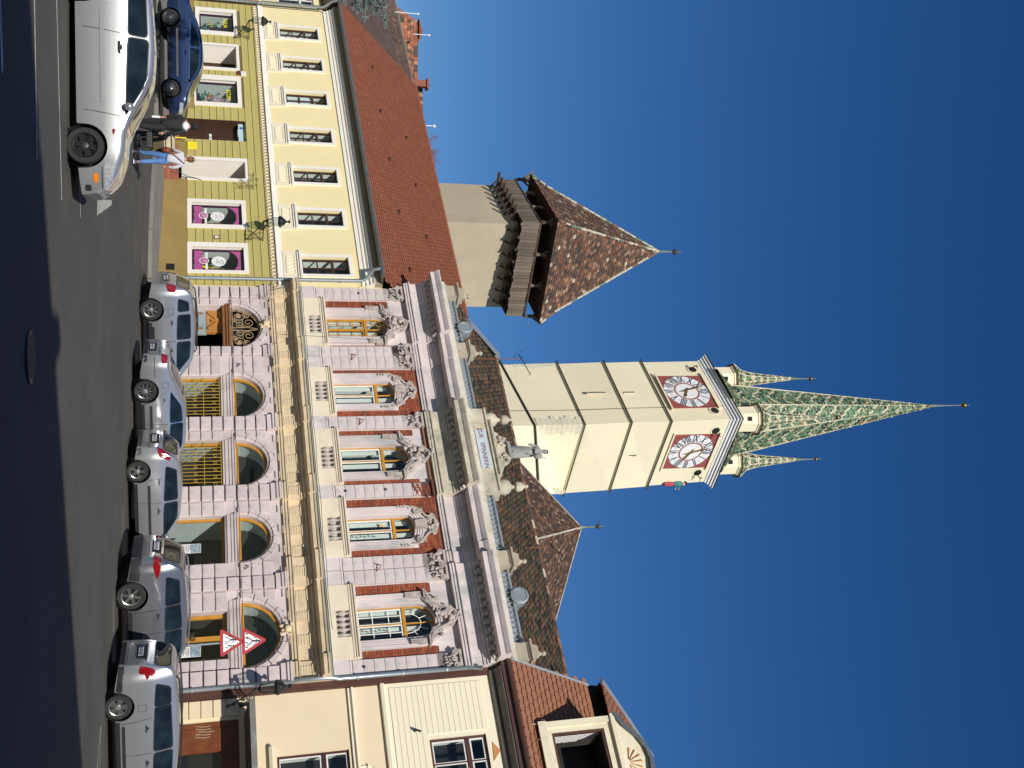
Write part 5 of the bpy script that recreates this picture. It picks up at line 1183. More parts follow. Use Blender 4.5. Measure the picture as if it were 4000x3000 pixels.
# painted wooden figure in the niche on the right edge
fig=empty('niche_figure',(0,0,0),0,'small painted wooden trumpeter figure on the right edge of the clock tower','figure')
a,n=facebasis(s4,0); p=atZ(2640,1889,atY(2700,1640,DT).z)
p=s3[2].lerp(s4[2],.28)+(s4[2]-s4[0]).normalized()*.12-(s4[2]-s4[0]).normalized()*.25+Vector((0,-.1,0))
mb=MB(); mb.lathe([(.22,0),(.26,.4),(.20,.9),(.16,1.0)],p,8); mb.build('red_trousers',mat('faded_red_cloth',(.35,.06,.08,1),.8),fig)
mb=MB(); mb.lathe([(.20,1.0),(.28,1.3),(.26,1.7),(.10,1.85)],p,8); mb.tube([p+Vector((.1,-.1,1.6)),p+Vector((.45,-.2,1.35))],.08,6); mb.tube([p+Vector((.1,-.1,1.3)),p+Vector((.42,-.2,1.05))],.08,6); mb.build('green_coat',mat('green_coat',(.05,.20,.18,1),.8),fig)
mb=MB(); mb.blob(p+Vector((.05,0,2.0)),(.17,.17,.2),1,8,j=.05); mb.blob(p+Vector((.5,-.2,1.35)),(.08,.08,.08),2); mb.blob(p+Vector((.47,-.2,1.05)),(.08,.08,.08),2); mb.build('head_and_hands',mat('painted_skin',(.6,.42,.33,1),.7),fig)
mb=MB(); mb.lathe([(.24,2.12),(.24,2.16),(.14,2.18),(.12,2.32)],p,10); mb.build('hat',dark,fig)
# ------------------------------------------------------------------ old tower
ot=empty('old_tower',(0,0,0),0,'square grey plastered defence tower with timber gallery and mottled tile pyramid roof','tower')
DO=60.0
w=lv((2000,875),(1925,724),(1935,1199),DO)
mb=MB(); stage(mb,down(w,8),[p+Vector((0,0,1.0)) for p in w]); mb.build('tower_wall',otw,ot)
g0=lv((2046,871),(1950,703),(1981,1231),DO-1.05); g1=lv((2114,868),(2012,700),(2048,1235),DO-1.1)
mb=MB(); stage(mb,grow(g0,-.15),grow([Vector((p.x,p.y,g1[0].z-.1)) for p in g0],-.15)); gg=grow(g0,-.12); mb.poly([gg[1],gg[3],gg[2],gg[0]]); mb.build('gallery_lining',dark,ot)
pl=[]; rnd=random.Random(2)
for k in(0,1,2,3):
    A,B={0:(1,0),1:(0,2),2:(2,3),3:(3,1)}[k]
    p0,p1,q0,q1=g0[A],g0[B],g1[A],g1[B]; L=(p1-p0).length; n=int(L/.21); a=(p1-p0).normalized(); nn=Vector((a.y,-a.x,0))
    rot=Matrix((a,-nn,Vector((0,0,1)))).transposed().to_4x4()
    for i in range(n):
        f=(i+.5)/n; p=p0.lerp(p1,f).lerp(q0.lerp(q1,f),.5); h=(g1[0].z-g0[0].z)+rnd.uniform(-.02,.14); p=p+Vector((0,0,-.06+rnd.uniform(-.05,.03)))
        pl.append(Matrix.Translation(p+nn*rnd.uniform(0,.03))@rot@Matrix.Rotation(rnd.uniform(-.012,.012),4,'Y')@Matrix.Diagonal((L/n*.9,.04,h,1)))
tm=MB(); tm.box(-.5,.5,-.5,.5,-.5,.5); pieces('plank',tm,pl,plank,ot)
mb=MB()
for A,B in((1,0),(0,2),(2,3),(3,1)): mb.tube([g1[A],g1[B]],.06,5)
mb.build('gallery_rail',beam,ot)
zc=g0[0].z; cb=[]
for k,pxs in((0,((1930,745),(1948,769),(1968,795),(1985,824),(1992,850),(1993,866))),(1,((2005,895),(1997,944),(1990,995),(1985,1045),(1970,1106),(1963,1151)))):
    A,B=((1,0),(0,2))[k]; a=(g0[B]-g0[A]).normalized(); nn=Vector((a.y,-a.x,0)); L=(w[B]-w[A]).length
    for i in range(7):
        f=(i+.4)/7; wp=w[A].lerp(w[B],f); wp.z=zc-.18
        mb=MB(); mb.tube([wp-nn*.3,wp+nn*1.0],.10,4); mb.tube([wp+Vector((0,0,-.45)),wp+nn*.42+Vector((0,0,-.13))],.07,4); mb.build('corbel_beam',beam,ot)
ev=lv((2179,860),(2071,679),(2105,1265),DO-2.0)
posts=MB()
zp0=g1[0].z; zp1=ev[0].z+.5
for A,B in((1,0),(0,2),(2,3),(3,1)):
    for f in(0,.33,.66,1) :
        p=g1[A].lerp(g1[B],f); a=(g1[B]-g1[A]).normalized()
        mb=MB(); p.z=zp0; mb.tube([p,Vector((p.x,p.y,zp1))],.10,4)
        for s_ in(-1,1):
            mb.tube([p+Vector((0,0,(zp1-zp0)*.35)),p+a*s_*.55+Vector((0,0,(zp1-zp0)*.95))],.07,4)
        mb.build('gallery_post',plank,ot)
mb=MB(); cc=(ev[1]+ev[2])/2
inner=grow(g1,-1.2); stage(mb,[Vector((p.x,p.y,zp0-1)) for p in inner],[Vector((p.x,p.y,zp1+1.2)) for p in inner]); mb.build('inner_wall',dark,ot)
ap=atY(2568,980,cc.y)
mb=MB(); E_=[ev[1],ev[0],ev[2],ev[3]]; mid=[e.lerp(Vector((cc.x,cc.y,ap.z)),.16)-Vector((0,0,.32)) for e in E_]
for i in range(4):
    a,b=E_[i],E_[(i+1)%4]; c_,d_=mid[(i+1)%4],mid[i]; mb.poly([a,b,c_,d_]); mb.poly([d_,c_,Vector((cc.x,cc.y,ap.z))])
mb.poly([E_[0],E_[3],E_[2],E_[1]]); mb.build('roof',tilebase,ot)
mb=MB(); tm=tile_tm(.26,.20,.035,.025)
for i in range(4):
    a,b=E_[i],E_[(i+1)%4]; c_,d_=mid[(i+1)%4],mid[i]; rr=random.Random(i)
    if i>1: continue
    for M,r,x in tiles([a,b,c_,d_],(0,0,1),.26,.20,seed=i)+tiles([d_,c_,Vector((cc.x,cc.y,ap.z))],(0,0,1),.26,.20,seed=i+5): mb.add([M@Vector(p) for p in tm.v],tm.f,rr.random()+.0005)
mb.build('roof_tiles',oldtile,ot,kind='stuff')
A_=Vector((cc.x,cc.y,ap.z+.05))
hip=[]
for i in range(4):
    e=E_[i]; m_=mid[i]
    for (p,q) in((e,m_),(m_,A_)):
        L=(q-p).length; n=int(L/.42); t=(q-p).normalized()
        for j in range(n):
            c=p.lerp(q,(j+.5)/n); hip.append(Matrix.Translation(c+Vector((0,0,.04)))@t.to_track_quat('X','Z').to_matrix().to_4x4())
tm=MB(); tm.lathe([(.07,-.2),(.09,.2)],(0,0,0),6,ax='x')
pieces('hip_tile',tm,hip,pmat('hip_tile',[(0,(.45,.41,.31,1)),(.35,(.22,.11,.07,1)),(.6,(.50,.46,.36,1)),(.9,(.13,.20,.13,1))],.8),ot)
finial(ot,A_,Vector((cc.x,cc.y,atY(2636,981,cc.y).z)),.18,bm_=MT['dark_brown_string'])
# ------------------------------------------------------------------ roofs behind
hr=empty('hip_roof_building',(0,0,0),0,'building with steep weathered hipped tile roof and ball finial right of the clock tower','building')
ap=atY(2270,2060,66); e=atZ(2163,2445,ap.z); e2=ap.lerp(e,1.6)
pl_=atY(2040,1850,64.5); ph_=atY(2010,2105,60.5); ph_.z=pl_.z; pr=ph_+(e2-ap)
bp_=Vector((ap.x+4,ap.y+8,pl_.z)); pl_=atZ(1990,1762,pl_.z)
ph_=ap+(ph_-ap)*1.3; pl_=ap+(pl_-ap)*1.3; pr=ph_+(e2-ap)
def P3(P,mt,w,h,par,seed):
    mb=MB(); mb.poly(P); mb.build('roof_slope',tilebase,par)
    tm=tile_tm(w,h,.035,.025); mb=MB(); rr=random.Random(seed)
    for M,r,x in tiles(P,(0,0,1),w,h,seed=seed): mb.add([M@Vector(p) for p in tm.v],tm.f,rr.random()+.0005)
    mb.build('roof_tiles',mt,par,kind='stuff')
P3([pl_,ph_,ap],oldtile,.22,.17,hr,1); P3([ph_,pr,e2,ap],oldtile,.22,.17,hr,2)
mb=MB(); mb.tube([ph_,ap],.07,6); mb.tube([ap,e2],.07,6); mb.tube([pl_,ap],.06,6); mb.build('ridge_cap',stone,hr)
mb=MB(); bk=[pl_+(e2-ap)+Vector((0,3,0))]; mb.poly([pl_,ph_,Vector((ph_.x,ph_.y,5)),Vector((pl_.x,pl_.y,5))]); mb.poly([ph_,pr,Vector((pr.x,pr.y,5)),Vector((ph_.x,ph_.y,5))]); mb.poly([pl_,ap,e2,bk[0]]); mb.build('wall',otw,hr)
finial(hr,ap,Vector((ap.x,ap.y,atY(2335,2060,ap.y).z)),.16,bm_=MT['dark_brown_string'])
olr=empty('old_roof_house',(0,0,0),0,'house with a large dark weathered tile roof behind the yellow house at upper left','house')
r1=FY.w(*FY.sz_(1522,-40),0) if hasattr(FY,'sz_') else None
def frpix(F,px,d):   # pixel -> world on plane at depth d behind the facade
    o=F.o-F.n*(d*K); dr=ray(*px); return CAM+dr*((o-CAM).dot(F.n)/dr.dot(F.n))
ra=frpix(FY,(1510,-60),9); rb2=frpix(FY,(1614,332),9); rc=FY.w(-6,0,0); 
ra.z=rb2.z
dz=6.0; ea=ra+FY.n*dz*1.05-Vector((0,0,dz)); eb=rb2+FY.n*dz*1.05-Vector((0,0,dz)); rL=ra-(rb2-ra).normalized()*12; eL=ea-(rb2-ra).normalized()*12
eR=eb+(rb2-ra).normalized()*3; 
P3([eL,eR,rb2,rL],pmat('dark_brown_tile',[(0,(.12,.07,.05,1)),(.3,(.09,.065,.05,1)),(.6,(.15,.085,.055,1)),(.85,(.21,.14,.095,1))],.9,.35,1.2,patch=.5,pcol=(.11,.09,.07,1),ps=.35),.26,.22,olr,3)
mb=MB(); mb.tube([rL,rb2],.09,6); mb.tube([rb2,eR],.07,6); mb.build('ridge_cap',kerbm,olr)
mb=MB(); mb.poly([eL,eR,Vector((eR.x,eR.y,3)),Vector((eL.x,eL.y,3))]); bkp=-FY.n*7; mb.poly([rL,rb2,rb2+bkp-Vector((0,0,7)),rL+bkp-Vector((0,0,7))]); mb.poly([rb2,eR,eR-Vector((0,0,6)),rb2+bkp-Vector((0,0,7))]); mb.build('wall',otw,olr)
fr2=empty('far_roof_house',(0,0,0),0,'small patchy red tile roof with chimney beyond the dark old roof at upper left','house')
A=atY(1550,30,72); zt_=atY(1634,90,74).z
q=[atY(x,y,74) for x,y in((1635,88),(1630,330),(1520,345),(1540,20))]
P3([q[3],q[2],q[1],q[0]],pmat('patchy_red_tile',[(0,(.33,.12,.065,1)),(.35,(.42,.19,.11,1)),(.5,(.08,.06,.05,1)),(.75,(.28,.09,.05,1)),(.9,(.13,.08,.06,1))],.9,.25,3,patch=.5,pcol=(.07,.055,.045,1),ps=.4),.26,.22,fr2,4)
q2=[atY(x,y,73) for x,y in((1652,335),(1646,430),(1600,440),(1605,335))]
P3([q2[3],q2[2],q2[1],q2[0]],oldtile,.26,.22,fr2,5)
mb=MB(); c=atY(1622,327,72.5); mb.box(c.x-.22,c.x+.22,c.y-.25,c.y+.25,c.z-1,c.z+.9)
mb.box(c.x-.36,c.x+.36,c.y-.36,c.y+.36,c.z+.75,c.z+.88); mb.build('chimney',redpl,fr2)
mb=MB(); c=atY(1638,110,73.8); mb.add([(c.x-.7,c.y,c.z),(c.x+.7,c.y,c.z),(c.x+.7,c.y+1.5,c.z),(c.x-.7,c.y+1.5,c.z),(c.x,c.y+.7,c.z+.4)],[(0,1,4),(1,2,4),(2,3,4),(3,0,4)]); mb.build('roof_cap',redpl,fr2)
mb=MB(); mb.poly([q[3]+Vector((-1,.1,-9)),q[2]+Vector((4,.1,-9)),q[1]+Vector((4,.1,-.2)),q[0]+Vector((-1.5,.1,-.2))]) ; mb.build('wall',otw,fr2) if False else None
for px0,px1,dd,lb in(((1560,48),(1633,54),70,'white roof pole leftmost, above the patchy red roof'),((1632,134),(1676,137),72,'white roof pole beside the small roof cap'),((1655,490),(1697,493),58,'short white pole standing above the smooth red roof ridge')):
    p,q_=atY(*px0,dd),atY(*px1,dd)
    t=empty('roof_pole',(p.x,p.y,p.z-.3),0,lb,'pole','thin white poles on the roofs')
    mb=MB(); mb.tube([(0,0,0),(0,0,q_.z-p.z+.3)],.025,6); mb.blob((0,0,q_.z-p.z+.3),(.09,.09,.09),1); mb.build('rod',clockw,t)
# ------------------------------------------------------------------ aerials
def aerial(s,zb,zt,d,lab,lx=.5):
    b=FP.w(s,zb,d); t=FP.w(s,zt,d); H=t.z-b.z
    e=empty('tv_aerial',b,FP.rot+.35,lab,'aerial'); mb=MB(); mb.tube([(0,0,0),(0,0,H)],.018,6); mb.tube([(.25,0,0),(.0,0,H*.38)],.012,5); mb.build('mast',rustm,e)
    mb=MB(); mb.tube([(-.2,0,H-.02),(lx*1.5,-.2,H+.32)],.018,5); mb.build('boom',ironm,e)
    for k,f in enumerate((0.0,.2,.45,.95)):
        x=-.2+(lx*1.5+.2)*f; mb=MB(); z=H-.02+.34*f; y=-.2*f; L=.38-.05*k
        if k==0: mb.tube([(x,y-L,z+.03),(x,y+L,z+.03),(x,y+L,z-.12),(x,y-L,z-.12),(x,y-L,z+.03)],.008,4)
        else: mb.tube([(x,y-L,z),(x,y+L,z)],.008,4)
        mb.build('element',ironm,e)
aerial(1.9,11.6,14.05,-1.6,'tv aerial on a rusty mast at the left end of the pink house roof')
aerial(9.1,12.0,13.9,-2.6,'tv aerial seen against the tiled roof right of the clock tower',.2)
# ------------------------------------------------------------------ statue
sp=FP.w(7.13,12.30,.10)
st=empty('spinner_statue',sp,FP.rot,'grey stone statue of a woman with a distaff above the name plaque','statue')
def skin(name,nodes,edges,mt,parent,sub=2,root=0,smooth=True,**kw):
    me=bpy.data.meshes.new(name); me.from_pydata([n[0] for n in nodes],edges,[]); o=bpy.data.objects.new(name,me); col.objects.link(o); o.parent=parent
    m1=o.modifiers.new('skin','SKIN'); m1.use_smooth_shade=True; m2=o.modifiers.new('sub','SUBSURF'); m2.levels=sub; m2.render_levels=sub
    if not me.skin_vertices: me.skin_vertices.new()
    for i,v in enumerate(me.skin_vertices[0].data):
        r=nodes[i][1]; v.radius=(r,r) if not isinstance(r,tuple) else r; v.use_root=(i==root)
    dg=bpy.context.evaluated_depsgraph_get(); m3=bpy.data.meshes.new_from_object(o.evaluated_get(dg)); o.modifiers.clear(); o.data=m3; m3.materials.clear(); m3.materials.append(mt)
    for p in m3.polygons: p.use_smooth=True
    for k,v in kw.items(): o[k]=v
    return o
grey=mat('grey_carved_stone',(.30,.30,.285,1),.9,.2,3,.5,20,grime=((.14,.14,.13,1),.6),gs=3)
# (x right, y away from street, z up); life-size figure 1.45 m
N_=[((0,0,.72),.17),((0,0,.95),.16),((0,.0,1.10),.17),((0,0,1.20),.08),((0,-.01,1.24),.06),((.02,-.02,1.33),.10),((.03,-.03,1.41),.09),
 ((-.17,0,1.11),.08),((-.26,-.03,.92),.07),((-.24,-.14,.78),.05),((-.18,-.2,.72),.04),((.17,0,1.11),.08),((.26,-.06,.94),.07),((.13,-.19,.90),.055),((.02,-.22,.94),.04)]
skin('figure',N_,[(0,1),(1,2),(2,3),(3,4),(4,5),(5,6),(2,7),(7,8),(8,9),(9,10),(2,11),(11,12),(12,13),(13,14)],grey,st)
mb=MB(); n=20; P=[]
for h,r in((0,.25),(.02,.26),(.25,.245),(.5,.225),(.72,.20),(.85,.17)):
    P.append([((r+.018*math.sin(k*4.7+h*3))*math.cos(2*math.pi*k/n)*1.0,(r+.018*math.sin(k*4.7+h*3))*.8*math.sin(2*math.pi*k/n),h) for k in range(n)])
mb.add(sum(P,[]),[(i*n+k,i*n+(k+1)%n,(i+1)*n+(k+1)%n,(i+1)*n+k) for i in range(5) for k in range(n)]); mb.add([(.1,-.26,.05),(.17,-.24,.05),(.14,-.2,.72),(.04,-.2,.72)],[(0,1,2,3)])
mb.build('skirt',grey,st,smooth=50)
mb=MB(); mb.blob((.30,-.16,.98),(.10,.10,.17),5,8,j=.08); mb.tube([(.20,-.2,.6),(.30,-.16,1.0),(.38,-.1,1.28)],.016,5); mb.build('distaff',grey,st,smooth=60)
mb=MB(); mb.lathe([(.09,0),(.07,.03),(.02,.05)],(.02,.0,1.42),10); mb.box(-.3,.3,-.26,.26,-.10,.01); mb.build('cap_and_base',grey,st)
mb=MB(); mb.box(.018,.04,-.125,-.10,1.35,1.39); mb.build('nose',grey,st)
# ------------------------------------------------------------------ wall lanterns
def lantern(F,s,z,d,lab):
    b=F.w(s,z,0); e=empty('wall_lantern',b,F.rot,lab,'street lamp','black wall lanterns')
    D=d*K
    br=MB(); br.box(-.05,.05,-.03,.0,-.75,.02); br.tube([(0,-.02,0),(0,-D,0)],.022,6); br.tube([(0,-.02,-.7),(0,-D*.35,-.42),(0,-D*.75,-.10),(0,-D,-.02)],.022,6)
    def sc(y,zz,r,s1=1,s2=1): br.tube([(0,y+s1*r*(1-t/20*.8)*math.cos(t/20*9),zz+s2*r*(1-t/20*.8)*math.sin(t/20*9)) for t in range(21)],.011,4)
    sc(-.18*D,-.15,.12);sc(-.42*D,-.14,.10,-1);sc(-.16*D,-.38,.10,1,-1);sc(-.36*D,-.30,.07);sc(-.6*D,-.10,.06,-1,1);sc(-.1*D,-.56,.07)
    br.build('bracket',ironm,e)
    c=(0,-D,0)
    fr=MB(); fr.lathe([(.02,0),(.05,.04),(.03,.08),(.07,.12),(.09,.15)],c,8)
    for k in range(6):
        t=k*math.pi/3; fr.tube([(.11*math.cos(t),-D+.11*math.sin(t),.16),(.17*math.cos(t),-D+.17*math.sin(t),.56)],.010,4)
    fr.lathe([(.115,.14),(.125,.17),(.10,.17)],c,6); fr.lathe([(.18,.55),(.20,.58),(.18,.60)],c,6); fr.build('lantern_frame',ironm,e)
    gl=MB(); 
    for k in range(6):
        t,t2=k*math.pi/3,(k+1)*math.pi/3; gl.poly([(.108*math.cos(t),-D+.108*math.sin(t),.17),(.108*math.cos(t2),-D+.108*math.sin(t2),.17),(.168*math.cos(t2),-D+.168*math.sin(t2),.55),(.168*math.cos(t),-D+.168*math.sin(t),.55)])
    gl.build('lantern_pane',glass,e)
    cp=MB(); cp.lathe([(.205,.58),(.22,.62),(.17,.72),(.12,.80),(.06,.84),(.035,.88),(.03,.92),(.06,.95),(.075,1.0),(.06,1.0)],c,12)
    for k in range(6):
        t=k*math.pi/3; cp.blob((.2*math.cos(t),-D+.2*math.sin(t),.64),(.03,.03,.05),k)
    cp.build('lantern_cap',ironm,e,smooth=40)
lantern(FY,.42,5.05,.95,'black wall lantern on the yellow house above the magenta framed shop windows')
lantern(FY,-12.05,5.02,.95,'black wall lantern at the far left above the flower shop window')
lantern(FP,14.60,4.10,.95,'black wall lantern at the corner between pink house and cream house')
# wrought iron sign bracket beside the shop door
sb_=empty('iron_sign_bracket',FY.w(-2.35,4.55,0),FY.rot,'wrought iron scroll bracket on the olive wall beside the recessed shop door','bracket')
mb=MB(); mb.tube([(0,-.02,-.45),(0,-.02,.45)],.018,5); mb.tube([(0,-.02,.3),(0,-.95,.3)],.014,5)
for y,z,r,s1,s2 in((-.2,.12,.14,1,1),(-.5,.15,.12,-1,1),(-.75,.2,.09,1,1),(-.15,-.15,.12,1,-1),(-.4,-.1,.1,-1,-1),(-.25,.42,.08,1,1),(-.55,.42,.08,-1,1)):
    mb.tube([(0,y+s1*r*(1-t/20*.8)*math.cos(t/20*9),z+s2*r*(1-t/20*.8)*math.sin(t/20*9)) for t in range(21)],.010,4)
mb.build('scrollwork',ironm,sb_)
mb=MB(T); p0=(-4.9,-.3,2.5); mb.tube([(-4.78,-.32,1.75),(-4.78,-.32,2.47),(-4.72,-.25,2.5)],.022,6); mb.build('gas_pipe',yell,yh)
mb=MB(T); mb.box(-4.92,-4.52,-.05,-.03,2.53,2.86); mb.build('yellow_notice_board',yell,yh)
# ------------------------------------------------------------------ traffic signs
red=mat('sign_red',(.38,.012,.02,1),.45,.04,3,0); sw=mat('sign_white',(.80,.80,.82,1),.5,.03,3,0); sk=mat('sign_black',(.012,.012,.012,1),.5,.1,3,0)
pb=atY(880,2511,29.6); gzp=gz(pb.x,pb.y)
pole=empty('traffic_sign',(pb.x,pb.y,gzp),R(-12),'two red bordered warning triangles stacked on one pole before the pink house','traffic sign')
mb=MB(); mb.lathe([(.028,0),(.028,3.6)],(0,.04,0),10); mb.build('pole',zinc,pole)
def tri(z0,w,nm):
    h=w*.866; r=.06
    def rt(s,c=.045):
        P=[]; 
        for (x,z,a0_) in((-w/2*s,0+ (1-s)*h/3,210),(w/2*s,(1-s)*h/3,330),(0,h-(1-s)*h*2/3,90)):
            for k in range(5):
                t=R(a0_-60+k*30); P.append((x*(1-c*2.0/w)+c*math.cos(t),(z-h/3)*(1-c*2.0/w)+h/3+c*math.sin(t)))
        return P
    mb=MB(); mb.prism([(x,z0+z) for x,z in rt(1.0)],-.012,.012); o=mb.build(nm,red,pole)
    mb=MB(); mb.prism([(x,z0+z) for x,z in rt(.68,.01)],-.016,-.011); mb.build('sign_face',sw,o)
    return o
zz=atY(863,2511,29.6).z-gzp; zz2=atY(948,2503,29.6).z-gzp
o=tri(zz,.70,'children_sign'); mb=MB(); yy0,yy1=-.021,-.017
def st_(P,w): mb.strip([(x,z) for x,z in P],w*.78,yy0,yy1)
z=zz+.08
mb.lathe([(.028,0),(.028,.004)],(.00-.06,yy0,z+.30),12,ax='y'); st_([(-.06,z+.27),(-.07,z+.17)],.05); st_([(-.07,z+.17),(-.13,z+.09),(-.16,z+.02)],.026); st_([(-.06,z+.17),(-.01,z+.10),(-.03,z+.02)],.026); st_([(-.06,z+.26),(-.14,z+.20)],.018); mb.box(-.20,-.14,yy0,yy1,z+.13,z+.18); st_([(-.05,z+.26),(.04,z+.19)],.018)
mb.lathe([(.024,0),(.024,.004)],(.09,yy0,z+.24),12,ax='y'); st_([(.09,z+.21),(.08,z+.13)],.04); st_([(.08,z+.13),(.03,z+.07),(.01,z+.02)],.022); st_([(.09,z+.13),(.13,z+.07),(.12,z+.02)],.022); st_([(.08,z+.2),(.16,z+.15)],.016)
mb.build('pictogram',sk,o)
o=tri(zz2,.70,'crossing_sign'); mb=MB(); z=zz2+.07
mb.lathe([(.032,0),(.032,.004)],(.01,yy0,z+.36),12,ax='y'); st_([(.01,z+.33),(.0,z+.20)],.06); st_([(.0,z+.2),(.07,z+.12),(.12,z+.04)],.034); st_([(.0,z+.2),(-.05,z+.12),(-.12,z+.04)],.034); st_([(.02,z+.31),(.09,z+.24),(.1,z+.18)],.02); st_([(.0,z+.31),(-.09,z+.26),(-.08,z+.2)],.02)
for x in(-.2,-.08,.04,.16): st_([(x-.02,z),(x+.02,z+.07)],.035)
mb.build('pictogram',sk,o)
# ------------------------------------------------------------------ bare tree and spruce
bt=atY(1700,590,66)
tr=empty('bare_tree',(bt.x,bt.y,5),0,'leafless reddish treetop just visible above the smooth red roof ridge','tree')
mb=MB(); rnd=random.Random(12); H=bt.z-5
mb.tube([(0,0,0),(0,0,H-1.2)],[.22,.1],7); mb.build('trunk',mat('bare_bark',(.13,.075,.06,1),.9,.2,5,.2),tr)
mb=MB()
def twig(p,d,L,r,dep):
    q=p+d*L; mb.tube([p,p.lerp(q,.5)+Vector((rnd.uniform(-.04,.04),0,rnd.uniform(-.04,.04))),q],[r,r*.8,r*.5],4,cap=False)
    if dep>0:
        for k in range(3 if dep>1 else 4):
            nd=(d+Vector((rnd.uniform(-.6,.6),rnd.uniform(-.5,.5),rnd.uniform(-.1,.5)))).normalized(); twig(p.lerp(q,rnd.uniform(.4,1)),nd,L*rnd.uniform(.55,.8),r*.6,dep-1)
for k in range(11): twig(Vector((rnd.uniform(-.3,.3),0,H-1.9+rnd.uniform(0,.6))),Vector((rnd.uniform(-.9,1.0),rnd.uniform(-.4,.4),.9)).normalized(),.85,.022,3)
mb.build('crown',mat('red_twigs',(.22,.085,.06,1),.9,.2,5,0),tr)
sc_=atY(1380,-60,30)
sp_=empty('spruce_tree',(sc_.x-1.6,sc_.y,1.0),0,'blue spruce whose branch tips hang in front of the dark old roof','tree')
mb=MB(); Ht=sc_.z+2.2-1; mb.tube([(0,0,0),(0,0,Ht)],[.28,.05],8); mb.build('trunk',MT['bare_bark'],sp_)
mb=MB(); rnd=random.Random(21)
br=MB()
def spray(p,d,L):
    q=p+d*L; br.tube([p,q],[.03,.012],5)
    n=max(3,int(L/.09))
    for k in range(n):
        c=p.lerp(q,(k+.5)/n)
        for s_ in range(3):
            dd=(d*.6+Vector((rnd.uniform(-1,1),rnd.uniform(-1,1),rnd.uniform(-.4,.6)))).normalized(); l2=.22*(1-k/n*.4)
            e=c+dd*l2
            for j in range(40):
                b=c.lerp(e,rnd.random()); nd=(dd*.7+Vector((rnd.uniform(-1,1),rnd.uniform(-1,1),rnd.uniform(-1,1)))).normalized()*.06; w=nd.orthogonal().normalized()*.009
                mb.add([b-w,b+w,b+nd],[(0,1,2)],rnd.random())
for px,py in((1500,95),(1480,60),(1455,48),(1425,72),(1400,45),(1380,22),(1440,20),(1345,8),(1470,25)):
    e=atY(px,py,30)-Vector((sp_.location)); p=Vector((0,rnd.uniform(-.4,.4),e.z-.1)); spray(p.lerp(e,.3),(e-p).normalized(),(e-p).length*.7)
for k in range(46):
    z=rnd.uniform(4,Ht); a=rnd.uniform(0,6.28); L=max(.3,(Ht-z)*.42+.2)
    if math.cos(a)*L>.9 and z>Ht-4: L=.5
    spray(Vector((0,0,z)),Vector((math.cos(a),math.sin(a),.1)).normalized(),min(L,2.2))
br.build('branch',MT['bare_bark'],sp_); mb.build('needles',mat('blue_spruce',(.20,.27,.26,1),.7,.2,3,0,rnd=.35),sp_,kind='stuff')
# ------------------------------------------------------------------ houses across the street behind the viewer: they cast the shade on the near road
nb=empty('shading_house_row',(0,0,0),0,'row of houses behind the viewer that shades the near half of the road','house')
e0=Vector((-2.0,-3.9,0)); dr=Vector((math.cos(R(25.5)),math.sin(R(25.5)),0)); nr=Vector((-dr.y,dr.x,0))
Hh=11.9
def hb(a,b,h,dep=9):
    mb=MB(lambda p:tuple(e0+dr*p[0]+nr*p[1]+Vector((0,0,p[2]))))
    ops=[(x,x+1.1,z,z+1.7) for x in [a+1.2+2.6*i for i in range(int((b-a-2)/2.6))] for z in(4.6,8.6)]
    mbw=MB(mb.T); xs=[]
    wall(mbw,a,b,0,h,0,[(x0,x1,z0,z1) for x0,x1,z0,z1 in ops],.15)
    for p in [(a,b,-dep,-dep+.01)]: mbw.box(a,b,-dep,-dep+.2,0,h)
    mbw.box(a,a+.2,-dep,0,0,h); mbw.box(b-.2,b,-dep,0,0,h); mbw.build('wall',mat('facing_house_wall',(.45,.38,.27,1),.9) if 'facing_house_wall' not in MT else MT['facing_house_wall'],nb)
    g=MB(mb.T)
    for x0,x1,z0,z1 in ops: g.box(x0,x1,-.15,-.12,z0,z1)
    g.build('window',dglass,nb)
    r=MB(mb.T); r.add([(a,.3,h),(b,.3,h),(b,-dep-.3,h),(a,-dep-.3,h),(a,-dep/2,h+1.6),(b,-dep/2,h+1.6)],[(0,1,5,4),(2,3,4,5),(0,4,3),(1,2,5),(0,3,2,1)]); r.build('roof',redbase,nb)
    return mb.T
TT=hb(-40,-1.2,Hh); hb(-1.18,10.9,Hh+.05); hb(10.92,45,Hh-1.2)
mb=MB(TT); mb.box(1.3,1.9,-.5,.1,Hh,Hh+.55); mb.build('chimney',redbase,nb)
# ------------------------------------------------------------------ cars
def paintm(n,c,rough=.32,metal=.55): return mat(n,c,rough,.015,.5,0,metal=metal,coat=.8)
silver=paintm('silver_paint',(.60,.61,.63,1),.28,.7); silver2=paintm('bluish_silver_paint',(.46,.475,.50,1),.28,.7); silver3=paintm('warm_silver_paint',(.52,.52,.53,1),.28,.7); grey_p=paintm('grey_paint',(.25,.26,.28,1),.27,.7); navy=paintm('navy_paint',(.012,.028,.085,1),.25,.3)
rub=mat('tyre_rubber',(.022,.021,.020,1),.85,.1,6,.1,60); blk=mat('black_plastic',(.02,.02,.022,1),.6,.1,5,.05); alu=mat('alloy_wheel',(.50,.50,.50,1),.3,.08,4,0,metal=.8); steelw=mat('black_steel_wheel',(.03,.032,.034,1),.4,.2,6,.05,metal=.3)
cglass=mat('car_glass',(.010,.017,.020,1),.05,.6,2.5,0,spec=.5); tail=mat('tail_light_red',(.24,.004,.006,1),.12,.2,30,0,coat=1); clr=mat('clear_lamp',(.55,.57,.60,1),.1,.25,25,0,metal=.4,coat=1); amb=mat('amber_lamp',(.85,.22,.01,1),.2,.1,20,0,coat=1); chrome=mat('chrome',(.75,.75,.76,1),.12,.05,3,0,metal=1); under=mat('underbody',(.01,.01,.01,1),.9,.1,3,0)
